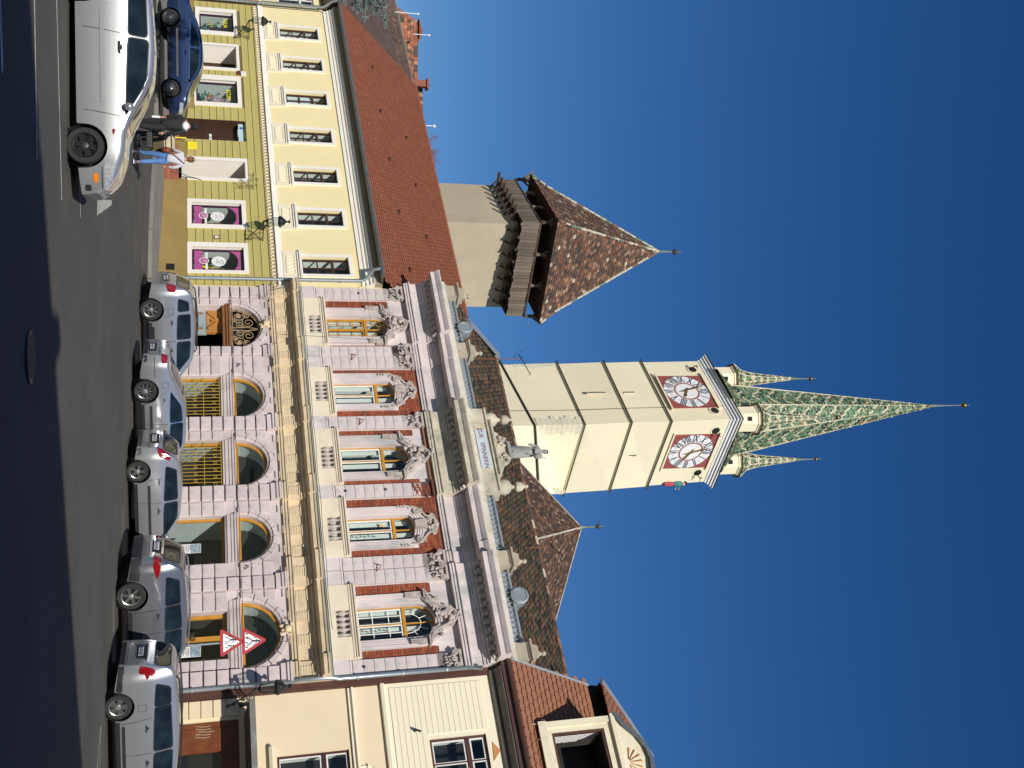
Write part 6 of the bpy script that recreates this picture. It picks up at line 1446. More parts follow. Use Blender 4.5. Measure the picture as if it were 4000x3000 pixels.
seatm=mat('seat_fabric',(.10,.10,.095,1),.9,.1,3,0)
def car(name,label,group,loc,head,S,paint,glassm=None):
    root=empty(name,loc,head,label,'car',group)
    P=S['out']; Wd=S['W']/2; wb=S['wb']; wr=S['wr']; xr,xf=P[0][0],P[-1][0]; belt=S['belt']; H=max(p[1] for p in P); zg=S.get('zg',.20)
    # smooth outline
    out=[]
    for k in range(len(P)-1):
        p0,p1,p2,p3=P[max(k-1,0)],P[k],P[k+1],P[min(k+2,len(P)-1)]
        for t in range(6):
            t/=6; z=.5*((2*p1[1])+(-p0[1]+p2[1])*t+(2*p0[1]-5*p1[1]+4*p2[1]-p3[1])*t*t+(-p0[1]+3*p1[1]-3*p2[1]+p3[1])*t**3)
            x=p1[0]+(p2[0]-p1[0])*t; out.append((x,z))
    out.append(P[-1])
    def zt(x):
        for a,b in zip(out[:-1],out[1:]):
            if a[0]<=x<=b[0]: return a[1]+(b[1]-a[1])*((x-a[0])/(b[0]-a[0]) if b[0]>a[0] else 0)
        return out[0][1] if x<out[0][0] else out[-1][1]
    Ra=wr+.055
    xs=set(round(p[0],4) for p in out)
    x=xr
    while x<xf: xs.add(round(x,4)); x+=.09
    for c in(0,wb):
        for k in range(25): xs.add(round(c+Ra*math.cos(math.pi*k/24),4))
    xs=sorted(q for q in xs if xr<=q<=xf)
    def zbot(x):
        b=zg+ .10*max(0,(xr+.5-x)/.5)+.04*max(0,(x-xf+.5)/.5)
        for c in(0,wb):
            if abs(x-c)<Ra: b=max(b,wr+math.sqrt(max(0,Ra*Ra-(x-c)**2)))
        return b
    def wp(x):
        c=S.get('cr',.42); t=min(1,(x-xr)/c) if x-xr<xf-x else min(1,(xf-x)/(c*S.get('fc',1.6)))
        return Wd*(1-(.24 if x-xr<xf-x else .36)*(1-max(t,0))**2.3)
    def yy(x,z):
        w=wp(x)
        if z<.62: f=1-.085*((.62-z)/.42)**2
        elif z<belt: f=1-.05*((z-.62)/(belt-.62))**1.6
        else: f=.95-.215*((z-belt)/(H-belt))**1.12
        return w*f
    rings=[]
    for x in xs:
        top=zt(x); bot=min(zbot(x),top-.03); rc=min(.09,(top-bot)*.35)
        pts=[]
        M=12
        for k in range(M+1):
            z=bot+(top-rc-bot)*k/M; pts.append((yy(x,z),z))
        y0=pts[-1][0]
        for k in(1,2,3):
            t=k*math.pi/6; pts.append((y0-rc*1.1*(1-math.cos(t)),top-rc+rc*math.sin(t)))
        y1=pts[-1][0]
        for k in(1,2,3,4): pts.append((y1*(1-k/4),top+.03*math.sin(k/4*math.pi/2)*(1 if top>.6 else .2)))
        full=[(x,-p[0],p[1]) for p in pts]+[(x,p[0],p[1]) for p in pts[-2::-1]]
        rings.append(full)
    n=len(rings[0]); mb=MB(); vs=sum(rings,[])
    fs=[]
    for i in range(len(rings)-1):
        for k in range(n-1): fs.append((i*n+k,i*n+k+1,(i+1)*n+k+1,(i+1)*n+k))
        fs.append((i*n+n-1,i*n,(i+1)*n,(i+1)*n+n-1))
    fs+=[tuple(range(n-1,-1,-1)),tuple(range((len(rings)-1)*n,len(rings)*n))]
    fs=[f[::-1] for f in fs]
    mb.add(vs,fs); body=mb.build('body',paint,root,smooth=32)
    bvh=BVHTree.FromPolygons([Vector(v) for v in vs],fs)
    def panel(nm,poly,ax,mt,parent=None,eps=.005,nr=10,nc=10,label=None):
        z0=min(p[1] for p in poly);z1=max(p[1] for p in poly); V=[];ok=[]
        for i in range(nr+1):
            z=z0+(z1-z0)*(.002+.996*i/nr); X=[]
            for a,b in zip(poly,poly[1:]+poly[:1]):
                if (a[1]-z)*(b[1]-z)<=0 and a[1]!=b[1]: X.append(a[0]+(b[0]-a[0])*(z-a[1])/(b[1]-a[1]))
            if len(X)<2: X=[poly[0][0]]*2
            for k in range(nc+1):
                u=min(X)+(max(X)-min(X))*k/nc
                if ax=='R': o,d=Vector((u,-3,z)),Vector((0,1,0))
                elif ax=='L': o,d=Vector((u,3,z)),Vector((0,-1,0))
                elif ax=='B': o,d=Vector((-6,u,z)),Vector((1,0,0))
                else: o,d=Vector((8,u,z)),Vector((-1,0,0))
                h=bvh.ray_cast(o,d)
                if h[0] is None: V.append(None)
                else:
                    nn=h[1]
                    if nn.dot(d)>0: nn=-nn
                    V.append(h[0]+nn*eps if -nn.dot(d)>.2 else None)
        m=MB(); idx={}
        vs_=[];
        for i,v in enumerate(V):
            if v is not None: idx[i]=len(vs_); vs_.append(v)
        f=[]
        for i in range(nr):
            for k in range(nc):
                q=[i*(nc+1)+k,i*(nc+1)+k+1,(i+1)*(nc+1)+k+1,(i+1)*(nc+1)+k]
                if all(j in idx for j in q): f.append(tuple(idx[j] for j in (q if ax in('R','F') else q[::-1])))
        m.add(vs_,f); return m.build(nm,mt,parent or root,smooth=60,label=label)
    def grow2(p,g):
        cx=sum(q[0] for q in p)/len(p); cz=sum(q[1] for q in p)/len(p); return [(q[0]+g*(1 if q[0]>cx else -1),q[1]+g*(1 if q[1]>cz else -1)) for q in p]
    def rnd_(p,r=.055):
        o_=[]
        for i in range(len(p)):
            a,b,c=Vector(p[i-1]),Vector(p[i]),Vector(p[(i+1)%len(p)]); u=(a-b).normalized()*min(r,(a-b).length*.45); v=(c-b).normalized()*min(r,(c-b).length*.45)
            for t in(0,.25,.5,.75,1): q=(b+u)*(1-t)**2+b*2*t*(1-t)+(b+v)*t*t; o_.append((q.x,q.y))
        return o_
    for k,w in enumerate(S['win']):
        for ax in('R','L'):
            fr=panel('window_seal',rnd_(grow2(w,.022),.08),ax,S.get('trim',blk),eps=.003,nr=20)
            panel('side_window',rnd_(w,.06),ax,cglass,fr,eps=.007,nr=20)
    for q in S.get('pillar',()): panel('pillar_trim',q,'R',blk,eps=.006)
    rw=S['rearwin']; fr=panel('rear_window_seal',rnd_(grow2(rw,.03),.12),'B',blk,eps=.003,nc=16,nr=20); panel('rear_window',rnd_(rw,.1),'B',cglass,fr,eps=.007,nc=16,nr=20)
    ww=S['screen']; panel('windscreen',ww,'F',cglass,eps=.006,nc=14,nr=10)
    for x in S.get('gaps',()):   # door shut lines
        for s_ in('R',): panel('door_gap',[(x[0],zg+.12),(x[0]+.011,zg+.12),(x[1]+.011,belt-.02),(x[1],belt-.02)],s_,under,eps=.0025,nr=10,nc=1)
    for (x,z) in S['handles']:
        h=bvh.ray_cast(Vector((x,-3,z)),Vector((0,1,0)))
        if h[0]:
            m=MB(); y=h[0].y
            m.tube([(x-.10,y+.01,z),(x-.08,y-.035,z),(x+.08,y-.035,z),(x+.10,y+.01,z)],.016,6); m.lathe([(.05,.0),(.045,-.004)],(x,y,z),12,ax='y'); m.build('door_handle',S.get('hmat',chrome),root)
    if 'strip' in S:
        a,b,z=S['strip']; panel('side_moulding',[(a,z-.035),(b,z-.035),(b,z+.035),(a,z+.035)],'R',S.get('stripm',blk),eps=.014,nc=16,nr=2)
    panel('sill_trim',[(Ra+.03,zg+.0),(wb-Ra-.03,zg+.0),(wb-Ra-.03,zg+.10),(Ra+.03,zg+.10)],'R',S.get('sillm',blk),eps=.006,nc=10,nr=2)
    if 'fuel' in S:
        a,z=S['fuel']; g=.085
        for q in ([(a-g,z-g),(a+g,z-g),(a+g,z-g+.008),(a-g,z-g+.008)],[(a-g,z+g),(a+g,z+g),(a+g,z+g+.008),(a-g,z+g+.008)],[(a-g,z-g),(a-g+.008,z-g),(a-g+.008,z+g),(a-g,z+g)],[(a+g,z-g),(a+g+.008,z-g),(a+g+.008,z+g),(a+g,z+g)]): panel('fuel_flap_gap',q,'R',under,eps=.003,nr=4,nc=4)
    for ax in('R','L'):
        for nm,q,mt in S['tails']:
            panel(nm,rnd_(q,.03),ax,mt,eps=.012,nr=22,nc=22)
        for nm,q,mt in S['heads']: panel(nm,rnd_(q,.03),ax,mt,eps=.010,nr=14,nc=14)
    for nm,q,mt in S['rearlamps']:
        for s_ in(-1,1): panel(nm,rnd_([(p[0]*s_,p[1]) for p in q],.03),'B',mt,eps=.013,nr=22,nc=16)
    for nm,q,mt in S.get('frontlamps',()):
        for s_ in(-1,1): panel(nm,[(p[0]*s_,p[1]) for p in q],'F',mt,eps=.012)
    panel('rear_bumper_lower',[(-Wd*.9,zg+.10),(Wd*.9,zg+.10),(Wd*.9,S.get('bump',.42)),(-Wd*.9,S.get('bump',.42))],'B',S.get('bumpm',blk),eps=.006,nc=14,nr=4)
    if S.get('bside'): panel('rear_bumper_corner',[(xr+.02,zg+.10),(-Ra-.02,zg+.03),(-Ra-.0,S['bump']-.05),(xr+.02,S['bump'])],'R',blk,eps=.006)
    panel('tailgate_gap',[(-Wd*.72,S['gate']),(Wd*.72,S['gate']),(Wd*.72,S['gate']+.012),(-Wd*.72,S['gate']+.012)],'B',under,eps=.004,nc=12,nr=1)
    zp=S['plate']; pl=panel('number_plate',[(-.26,zp-.058),(.26,zp-.058),(.26,zp+.058),(-.26,zp+.058)],'B',sw,eps=.03,nr=2,nc=4)
    h=bvh.ray_cast(Vector((-6,0,zp)),Vector((1,0,0)))
    panel('plate_recess',[(-.33,zp-.10),(.33,zp-.10),(.33,zp+.12),(-.33,zp+.12)],'B',S.get('recessm',under),eps=.02,nr=2,nc=4)
    t=text(S.get('reg','SB 04 KTM'),.105,(h[0].x-.038,0,zp),pl,sk,rot=(math.pi/2,0,-math.pi/2),ex=.001)
    m=MB(); m.box(h[0].x-.034,h[0].x-.030,.215,.26,zp-.056,zp+.056); m.build('plate_band',mat('plate_blue',(.01,.05,.35,1),.5) if 'plate_blue' not in MT else MT['plate_blue'],pl)
    if 'lip' in S: panel('tailgate_handle_strip',[(-.42,S['lip']),(.42,S['lip']),(.42,S['lip']+.05),(-.42,S['lip']+.05)],'B',S.get('lipm',blk),eps=.022,nc=8,nr=2)
    # mirror, aerial, rails
    mx,mz=S['mirror']
    for s_ in(-1,1):
        m=MB(); y=s_*(yy(mx,mz)+.10); m.blob((mx,y,mz+.03),(.075,.11,.075),3,10,j=.03); m.tube([(mx,s_*(yy(mx,mz)-.03),mz-.02),(mx,y,mz)],.03,6); m.build('mirror',paint if S.get('mpaint',1) else blk,root,smooth=60)
    if S.get('rails'):
        for s_ in(-1,1):
            m=MB(); a,b=S['rails']; y=s_*Wd*.66
            m.tube([(a,y,zt(a)-.0),(a+.1,y,zt(a+.1)+.06),((a+b)/2,y,zt((a+b)/2)+.07),(b-.1,y,zt(b-.1)+.06),(b,y,zt(b)-.0)],.022,6); m.build('roof_rail',S.get('railm',blk),root,smooth=60)
    if S.get('aer'): m=MB(); a=S['aer']; m.tube([(a,0,zt(a)),(a-.35,0,zt(a)+.42)],.006,4); m.build('aerial',blk,root)
    # wheels
    for c in(0,wb):
        m=MB(); m.lathe([(Ra-.004,-Wd+.05),(Ra-.004,Wd-.05)],(c,0,wr),28,ax='y'); m.f=m.f[:-2]; m.a=m.a[:-2]; m.build('arch_liner',under,root)
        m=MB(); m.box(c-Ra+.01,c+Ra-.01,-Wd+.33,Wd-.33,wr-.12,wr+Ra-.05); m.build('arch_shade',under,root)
        for s_ in(-1,1):
            hub=empty('wheel',(c,s_*(Wd-.115),wr),0 if s_<0 else math.pi,parent=root)
            # local -y is the outside
            m=MB(); w=.105; m.lathe([(wr*.66,-w+.01),(wr*.70,-w),(wr*.92,-w),(wr*.985,-w+.025),(wr,-w+.05),(wr,w-.05),(wr*.985,w-.025),(wr*.9,w),(wr*.66,w)],(0,0,0),36,ax='y'); m.f=m.f[:-2]; m.a=m.a[:-2]; m.build('tyre',rub,hub,smooth=35)
            rm=S.get('rimm',alu); m=MB(); r=wr*S.get('rr',.67)
            m.lathe([(r,-w+.012),(r*.93,-w+.02),(r*.90,-w+.06),(r*.90,0)],(0,0,0),36,ax='y'); m.f=m.f[:-2]; m.a=m.a[:-2]
            ns=S['spokes']
            for k in range(ns):
                t=2*math.pi*k/ns+.3; ct_,st__=math.cos(t),math.sin(t); sp_w=S['sw']
                q=[(-sp_w*.9,.04),(sp_w*.9,.04),(sp_w*1.15,r*.93),(-sp_w*1.15,r*.93)]
                F_=[(a*st__+b*ct_,-w+.02,-a*ct_+b*st__) for a,b in q]; B_=[(p[0],-w+.05,p[2]) for p in F_]
                m.add(F_+B_,[(0,1,2,3),(3,2,1,0),(0,4,5,1),(1,5,6,2),(2,6,7,3),(3,7,4,0)])
            m.lathe([(.06,-w+.05),(.06,-w+.008),(.03,-w)],(0,0,0),16,ax='y')
            for k in range(5): m.lathe([(.010,-w+.02),(.010,-w+.004)],(.045*math.cos(k*1.2566),0,.045*math.sin(k*1.2566)),6,ax='y')
            m.build('rim',rm,hub,smooth=35)
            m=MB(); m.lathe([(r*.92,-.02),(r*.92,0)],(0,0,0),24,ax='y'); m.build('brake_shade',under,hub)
    return root
def place(px,Y,wheel_x,S,head_deg):
    """right-hand wheel at distance wheel_x ahead of the rear axle touches the ground at this photograph pixel"""
    p=atY(px[0],px[1],Y); h=R(head_deg); f=Vector((math.cos(h),math.sin(h),0)); l=Vector((-math.sin(h),math.cos(h),0))
    o=p-f*wheel_x+l*(S['W']/2-.02); return (o.x,o.y,p.z),h
hb_=dict(W=1.70,wb=2.80,wr=.315,belt=1.0,zg=.19,fc=1.9,out=[(-.85,.42),(-.83,.8),(-.72,1.02),(-.45,1.28),(0,1.39),(.7,1.44),(1.2,1.44),(1.65,1.36),(2.42,1.01),(2.9,.93),(3.25,.82),(3.48,.66),(3.57,.50),(3.60,.34)],
 win=[[(-.20,1.07),(.86,1.045),(.86,1.34),(.2,1.33)],[(.92,1.04),(2.28,.99),(1.62,1.32),(.92,1.36)]],rearwin=[(-.5,1.04),(.5,1.04),(.42,1.32),(-.42,1.32)],screen=[(-.62,1.03),(.62,1.03),(.5,1.36),(-.5,1.36)],
 gaps=[(.78,.86),(2.18,2.28)],handles=[(1.1,.90)],strip=(.5,2.05,.62),stripm=silver,hmat=blk,
 tails=[('tail_light',[(-.84,.72),(-.72,.72),(-.66,1.0),(-.74,1.0)],tail)],rearlamps=[],
 heads=[('headlight',[(3.06,.62),(3.50,.60),(3.40,.74),(3.12,.80)],clr),('indicator',[(3.26,.44),(3.40,.44),(3.40,.52),(3.26,.52)],amb),('side_indicator',[(2.50,.76),(2.62,.78),(2.50,.82)],tail),('front_bumper_insert',[(3.44,.30),(3.54,.30),(3.54,.40),(3.44,.40)],blk),('bumper_seam',[(3.14,.585),(3.54,.575),(3.54,.585),(3.14,.595)],under)],
 frontlamps=[('headlight',[(.42,.60),(.64,.60),(.64,.74),(.45,.70)],clr)],bump=.36,gate=.62,plate=.55,mirror=(2.12,1.02),rimm=steelw,spokes=6,sw=.045,rr=.62,sillm=silver,cr=.5)
loc,h=place((253,563),19.7,2.80,hb_,3)
car('silver_hatchback','large silver three door hatchback with a black steel wheel, nearest the viewer',None,loc,h,hb_,silver)
g_='cars parked side by side along the pink house'
suv=dict(W=1.82,wb=2.67,wr=.335,belt=1.08,zg=.26,out=[(-.80,.45),(-.79,.85),(-.74,1.05),(-.52,1.50),(-.3,1.59),(.6,1.65),(1.5,1.61),(1.8,1.51),(2.45,1.10),(3.1,1.02),(3.42,.85),(3.5,.45)],
 win=[[(-.36,1.16),(.06,1.14),(.06,1.47),(-.22,1.45)],[(.18,1.13),(.98,1.10),(.98,1.50),(.18,1.50)],[(1.08,1.10),(2.12,1.08),(1.62,1.46),(1.08,1.50)]],rearwin=[(-.58,1.12),(.58,1.12),(.5,1.46),(-.5,1.46)],screen=[(-.65,1.14),(.65,1.14),(.55,1.5),(-.55,1.5)],
 gaps=[(.36,.12),(1.03,1.03)],handles=[(.42,.95),(1.35,.93)],fuel=(.02,.92),strip=(.55,2.0,.40),
 tails=[('tail_light',[(-.78,.80),(-.60,.84),(-.56,1.06),(-.70,1.10)],tail)],rearlamps=[('tail_light',[(.60,.80),(.80,.80),(.78,1.08),(.64,1.08)],tail)],
 heads=[('headlight',[(3.1,.80),(3.4,.78),(3.3,.95)],clr)],bump=.48,bumpm=silver,gate=.62,plate=.78,mirror=(2.05,1.12),rails=(-.35,1.5),spokes=7,sw=.032,recessm=grey_p)
loc,h=place((545,1211),35.25,0,suv,22)
car('silver_suv','silver suv with black roof rails at the far left end of the parked row',g_,loc,h,suv,silver2)
sed=dict(W=1.80,wb=2.70,wr=.325,belt=.96,zg=.20,out=[(-1.06,.42),(-1.05,.78),(-.98,.97),(-.55,1.03),(.10,1.28),(.65,1.41),(1.35,1.43),(1.9,1.34),(2.75,.98),(3.3,.88),(3.6,.7),(3.68,.42)],
 win=[[(.02,1.03),(1.0,1.0),(1.0,1.33),(.55,1.30)],[(1.06,1.0),(2.42,.97),(1.75,1.30),(1.06,1.34)]],rearwin=[(-.56,1.06),(.56,1.06),(.48,1.34),(-.48,1.34)],screen=[(-.65,1.02),(.65,1.02),(.52,1.34),(-.52,1.34)],
 gaps=[(.42,.0),(1.03,1.03),(2.35,2.4)],handles=[(.30,.85),(1.28,.84)],fuel=(-.18,.88),strip=(.45,2.3,.48),
 tails=[('tail_light',[(-1.04,.78),(-.84,.80),(-.82,.93),(-1.0,.95)],tail),('side_seam',[(-1.0,.60),(-.42,.60),(-.42,.61),(-1.0,.61)],under)],rearlamps=[('tail_light',[(.58,.78),(.80,.78),(.80,.94),(.6,.94)],tail),('reverse_lamp',[(.50,.80),(.57,.80),(.57,.92),(.5,.92)],clr)],
 heads=[('headlight',[(3.2,.68),(3.55,.64),(3.4,.8)],clr)],bump=.40,gate=.72,plate=.52,mirror=(2.3,1.02),spokes=10,sw=.018,trim=chrome,rr=.70,lip=.74,lipm=chrome)
loc,h=place((520,1530),32.6,0,sed,21)
car('silver_sedan','silver sedan with many spoked wheels, second from the left in the parked row',g_,loc,h,sed,silver2)
ha=dict(W=1.70,wb=2.50,wr=.30,belt=.97,zg=.20,out=[(-.66,.42),(-.64,.8),(-.58,.95),(-.30,1.33),(-.1,1.40),(.7,1.46),(1.3,1.42),(1.62,1.34),(2.38,.99),(2.9,.86),(3.15,.66),(3.22,.42)],
 win=[[(-.12,1.06),(.93,.99),(.93,1.34),(.05,1.33)],[(1.01,.99),(2.08,.96),(1.50,1.31),(1.01,1.34)]],rearwin=[(-.56,1.0),(.56,1.0),(.47,1.32),(-.47,1.32)],screen=[(-.6,1.01),(.6,1.01),(.5,1.34),(-.5,1.34)],
 gaps=[(.30,.22),(.97,.97),(2.1,2.12)],handles=[(.33,.87),(1.22,.84)],strip=(.42,1.95,.60),aer=.2,
 tails=[('tail_light',[(-.53,.86),(-.42,.88),(-.27,1.16),(-.37,1.19)],tail)],rearlamps=[('tail_light',[(.60,.84),(.76,.84),(.72,1.15),(.66,1.15)],tail)],
 heads=[('headlight',[(2.8,.68),(3.12,.64),(3.0,.82)],clr)],bump=.42,bumpm=grey_p,gate=.60,plate=.74,mirror=(1.98,1.0),spokes=5,sw=.035,hmat=grey_p)
loc,h=place((491,1845),31.3,0,ha,20)
car('silver_small_hatchback','small silver five door hatchback in the middle of the parked row',g_,loc,h,ha,silver3)
sf=dict(W=1.88,wb=2.70,wr=.36,belt=1.12,zg=.28,out=[(-.95,.50),(-.94,.9),(-.88,1.1),(-.64,1.55),(-.42,1.65),(.6,1.71),(1.5,1.67),(1.85,1.57),(2.6,1.15),(3.25,1.05),(3.6,.85),(3.68,.48)],
 win=[[(-.46,1.22),(.34,1.18),(.34,1.54),(-.30,1.53)],[(.38,1.18),(1.04,1.16),(1.04,1.56),(.38,1.55)],[(1.08,1.16),(2.25,1.13),(1.68,1.53),(1.08,1.56)]],rearwin=[(-.6,1.16),(.6,1.16),(.52,1.52),(-.52,1.52)],screen=[(-.68,1.18),(.68,1.18),(.56,1.56),(-.56,1.56)],
 gaps=[(.46,.40),(1.06,1.06)],handles=[(.58,1.0),(1.4,.98)],aer=-.2,
 tails=[('tail_light',[(-.93,.92),(-.74,.90),(-.42,1.0),(-.74,1.10)],tail)],rearlamps=[('tail_light',[(.56,.92),(.80,.90),(.80,1.10),(.6,1.08)],tail),('reverse_lamp',[(.46,.96),(.55,.94),(.55,1.07),(.46,1.04)],clr)],
 heads=[('headlight',[(3.2,.82),(3.58,.80),(3.4,.98)],clr)],bump=.62,bside=True,bumpm=blk,gate=.78,plate=.96,mirror=(2.2,1.2),rails=(-.4,1.7),railm=alu,spokes=6,sw=.034,lip=1.08,lipm=chrome,sillm=blk)
loc,h=place((452,2335),28.65,0,sf,16)
car('grey_suv','grey suv with silver roof rails second from the right in the parked row',g_,loc,h,sf,grey_p)
mp=dict(W=1.74,wb=2.90,wr=.31,belt=1.06,zg=.24,out=[(-.95,.46),(-.94,.9),(-.91,1.1),(-.78,1.50),(-.58,1.60),(.5,1.65),(1.7,1.61),(2.05,1.51),(2.78,1.06),(3.25,.96),(3.52,.76),(3.58,.44)],
 win=[[(-.50,1.16),(.08,1.12),(.08,1.47),(-.34,1.47)],[(.10,1.12),(1.22,1.08),(1.22,1.49),(.10,1.48)],[(1.28,1.08),(2.42,1.05),(1.9,1.46),(1.28,1.49)]],rearwin=[(-.62,1.14),(.62,1.14),(.54,1.46),(-.54,1.46)],screen=[(-.66,1.10),(.66,1.10),(.56,1.5),(-.56,1.5)],
 gaps=[(.44,.34),(1.25,1.25)],handles=[(.60,.93),(1.5,.92)],fuel=(.06,.84),strip=(.50,2.4,.42),
 tails=[('tail_light',[(-.86,.88),(-.64,.95),(-.66,.99),(-.84,1.08)],tail)],rearlamps=[('tail_light',[(.68,.80),(.80,.78),(.80,1.14),(.72,1.14)],tail),('reverse_lamp',[(.54,.92),(.62,.88),(.62,1.04),(.54,1.0)],clr)],
 heads=[('headlight',[(3.2,.72),(3.5,.70),(3.35,.88)],clr)],bump=.46,bside=True,gate=.50,plate=.80,mirror=(2.34,1.12),rails=(-.55,1.9),spokes=5,sw=.055,lip=.90,reg='SB 70 LSM',rr=.66)
loc,h=place((405,2770),26.45,0,mp,13)
car('silver_estate','tall silver estate car with black roof rails, rightmost of the parked row',g_,loc,h,mp,silver2)
nv=dict(sed); nv.update(W=1.75,wb=2.63,wr=.31,spokes=16,sw=.012,strip=(.4,2.2,.55),stripm=chrome,hmat=navy,sillm=blk,out=[(-1.0,.42),(-.99,.78),(-.92,.98),(-.55,1.03),(.05,1.28),(.6,1.42),(1.3,1.45),(1.8,1.37),(2.62,.98),(3.2,.86),(3.45,.68),(3.52,.42)],
 heads=[('headlight',[(3.12,.62),(3.46,.60),(3.40,.72),(3.16,.76)],clr)],frontlamps=[('headlight',[(.45,.58),(.68,.58),(.68,.72),(.48,.7)],clr)])
loc,h=place((632,341),41.2,2.63,nv,-2)
car('navy_sedan','dark navy blue sedan parked by the flower shop windows behind the silver hatchback',None,loc,h,nv,navy)
# ------------------------------------------------------------------ people
skinm=mat('skin',(.48,.27,.19,1),.6,.06,4,0); jeans=mat('blue_jeans',(.09,.20,.45,1),.9,.15,6,.1,60); shirt=mat('striped_grey_shirt',(.50,.51,.56,1),.9,.05,3,.1,60); hairm=mat('blonde_hair',(.22,.115,.045,1),.7,.3,12,.3,60); blackc=mat('black_cloth',(.015,.015,.017,1),.85,.2,4,.1); whitec=mat('white_cloth',(.72,.74,.80,1),.85,.04,4,.1); shoem=mat('sport_shoe',(.05,.05,.12,1),.7,.5,14,0)
leath=mat('brown_leather',(.22,.055,.02,1),.5,.2,5,.1)
def hand(par,p,d,name='hand'):
    """palm, four fingers, thumb; p wrist, d pointing direction"""
    p=Vector(p); d=Vector(d).normalized(); s_=d.cross(Vector((0,1,0))).normalized(); m=MB()
    m.tube([p,p+d*.04,p+d*.085],[.022,.034,.030],6)
    for k in range(4):
        b=p+d*.08+s_*(-.027+.018*k); L=(.06,.072,.068,.052)[k]; m.tube([b,b+d*L*.5,b+d*L+Vector((0,.02,0))],[.0085,.008,.006],5)
    m.tube([p+d*.03+s_*.03,p+d*.055+s_*.052,p+d*.085+s_*.055],[.010,.009,.007],5); return m.build(name,skinm,par,smooth=60)
# woman walking away, pushing a pram (x right, y away, z up)
wp_=gnd(516,612); wo=empty('person',wp_,R(12),'woman in light blue jeans and grey striped top walking away beside a pram','person')
# stance: left foot forward, right foot behind
skin('body',[((0,0,.92),.11),((0,.0,1.15),.11),((0,.01,1.38),.07),((0,.01,1.46),.045),((0,.02,1.52),.07),((0,.02,1.60),.085),((0,.02,1.655),.06),
 ((-.08,0,.86),.085),((-.12,.12,.50),.055),((-.14,.26,.10),.036),((-.14,.36,.045),.03),((.08,0,.86),.085),((.10,-.05,.50),.055),((.13,-.18,.12),.036),((.13,-.10,.05),.03),
 ((-.17,0,1.36),.045),((-.25,.10,1.14),.036),((-.22,.30,1.06),.028),((.17,0,1.36),.045),((.26,-.03,1.12),.036),((.24,.05,.92),.028)],
 [(0,1),(1,2),(2,3),(3,4),(4,5),(5,6),(0,7),(7,8),(8,9),(9,10),(0,11),(11,12),(12,13),(13,14),(2,15),(15,16),(16,17),(2,18),(18,19),(19,20)],skinm,wo,label=None) if False else None
def person_body(par,N,E,root=0):
    used={i for e in E for i in e}; ks=[i for i in range(len(N)) if i in used]; mp={k:j for j,k in enumerate(ks)}
    return skin('body',[N[k] for k in ks],[(mp[a],mp[b]) for a,b in E],skinm,par,root=mp[root])
person_body(wo,[((0,0,.96),.08),((0,.0,1.15),.09),((0,.01,1.38),.06),((0,.01,1.45),.042),((0,.02,1.51),.066),((0,.02,1.585),.082),((0,.02,1.64),.058),
 ((-.17,0,1.36),.035),((-.25,.10,1.14),.030),((-.22,.30,1.06),.024),((.17,0,1.36),.035),((.26,-.03,1.12),.03),((.24,.05,.92),.024),
 ((0,0,.96),.08)],
 [(13,1),(1,2),(2,3),(3,4),(4,5),(5,6),(2,7),(7,8),(8,9),(2,10),(10,11),(11,12)],1)
mb=MB(); mb.tube([(-.14,.26,.17),(-.14,.27,.05)],.034,8); mb.tube([(.13,-.18,.2),(.13,-.15,.06)],.034,8); mb.build('ankles',skinm,wo,smooth=60)
skin('jeans',[((0,0,1.08),.13),((-.08,.0,.86),.11),((-.11,.10,.52),.075),((-.135,.235,.16),.052),((.08,0,.86),.11),((.10,-.04,.52),.075),((.125,-.16,.19),.052)],[(0,1),(1,2),(2,3),(0,4),(4,5),(5,6)],jeans,wo)
skin('striped_top',[((0,0,.86),.15),((0,0,1.08),.132),((0,.0,1.30),.125),((0,.01,1.40),.07),((-.165,0,1.36),.062),((-.245,.09,1.15),.05),((-.22,.26,1.07),.042),((.165,0,1.36),.062),((.255,-.03,1.13),.05),((.24,.03,.96),.042)],[(0,1),(1,2),(2,3),(2,4),(4,5),(5,6),(2,7),(7,8),(8,9)],shirt,wo)
mb=MB(); mb.blob((0,.0,1.60),(.093,.10,.115),1,12,j=.04); mb.blob((.0,-.08,1.67),(.055,.055,.05),2,9,j=.08); mb.build('hair',hairm,wo,smooth=60)
hand(wo,(-.215,.30,1.055),(-.05,1,-.1)); hand(wo,(.24,.05,.91),(0,.25,-1))
for x,y,z,ti in((-.14,.30,.0,0),(.13,-.12,.02,.25)):
    mb=MB(); mb.prism([(-.05,0),(.05,0),(.045,.07),(.03,.10),(-.03,.10),(-.045,.07)],-.13,.13); o=mb.build('shoe',shoem,wo); o.location=(x,y+.02,z); o.rotation_euler=(-ti,0,0)
    mb=MB(); mb.box(-.052,.052,-.135,.135,-.012,.012); q=mb.build('sole',whitec,o)
sb2=empty('shoulder_bag',wp_,R(12),'brown leather shoulder bag on the woman\'s left hip','bag')
mb=MB(); mb.blob((-.23,-.06,.93),(.09,.16,.15),3,12,j=.03); mb.build('bag_body',leath,sb2,smooth=60); mb=MB(); mb.tube([(-.20,-.12,1.03),(.02,-.13,1.30),(.13,-.06,1.42),(.05,.10,1.40),(-.15,.12,1.1)],.012,5); mb.build('strap',leath,sb2)
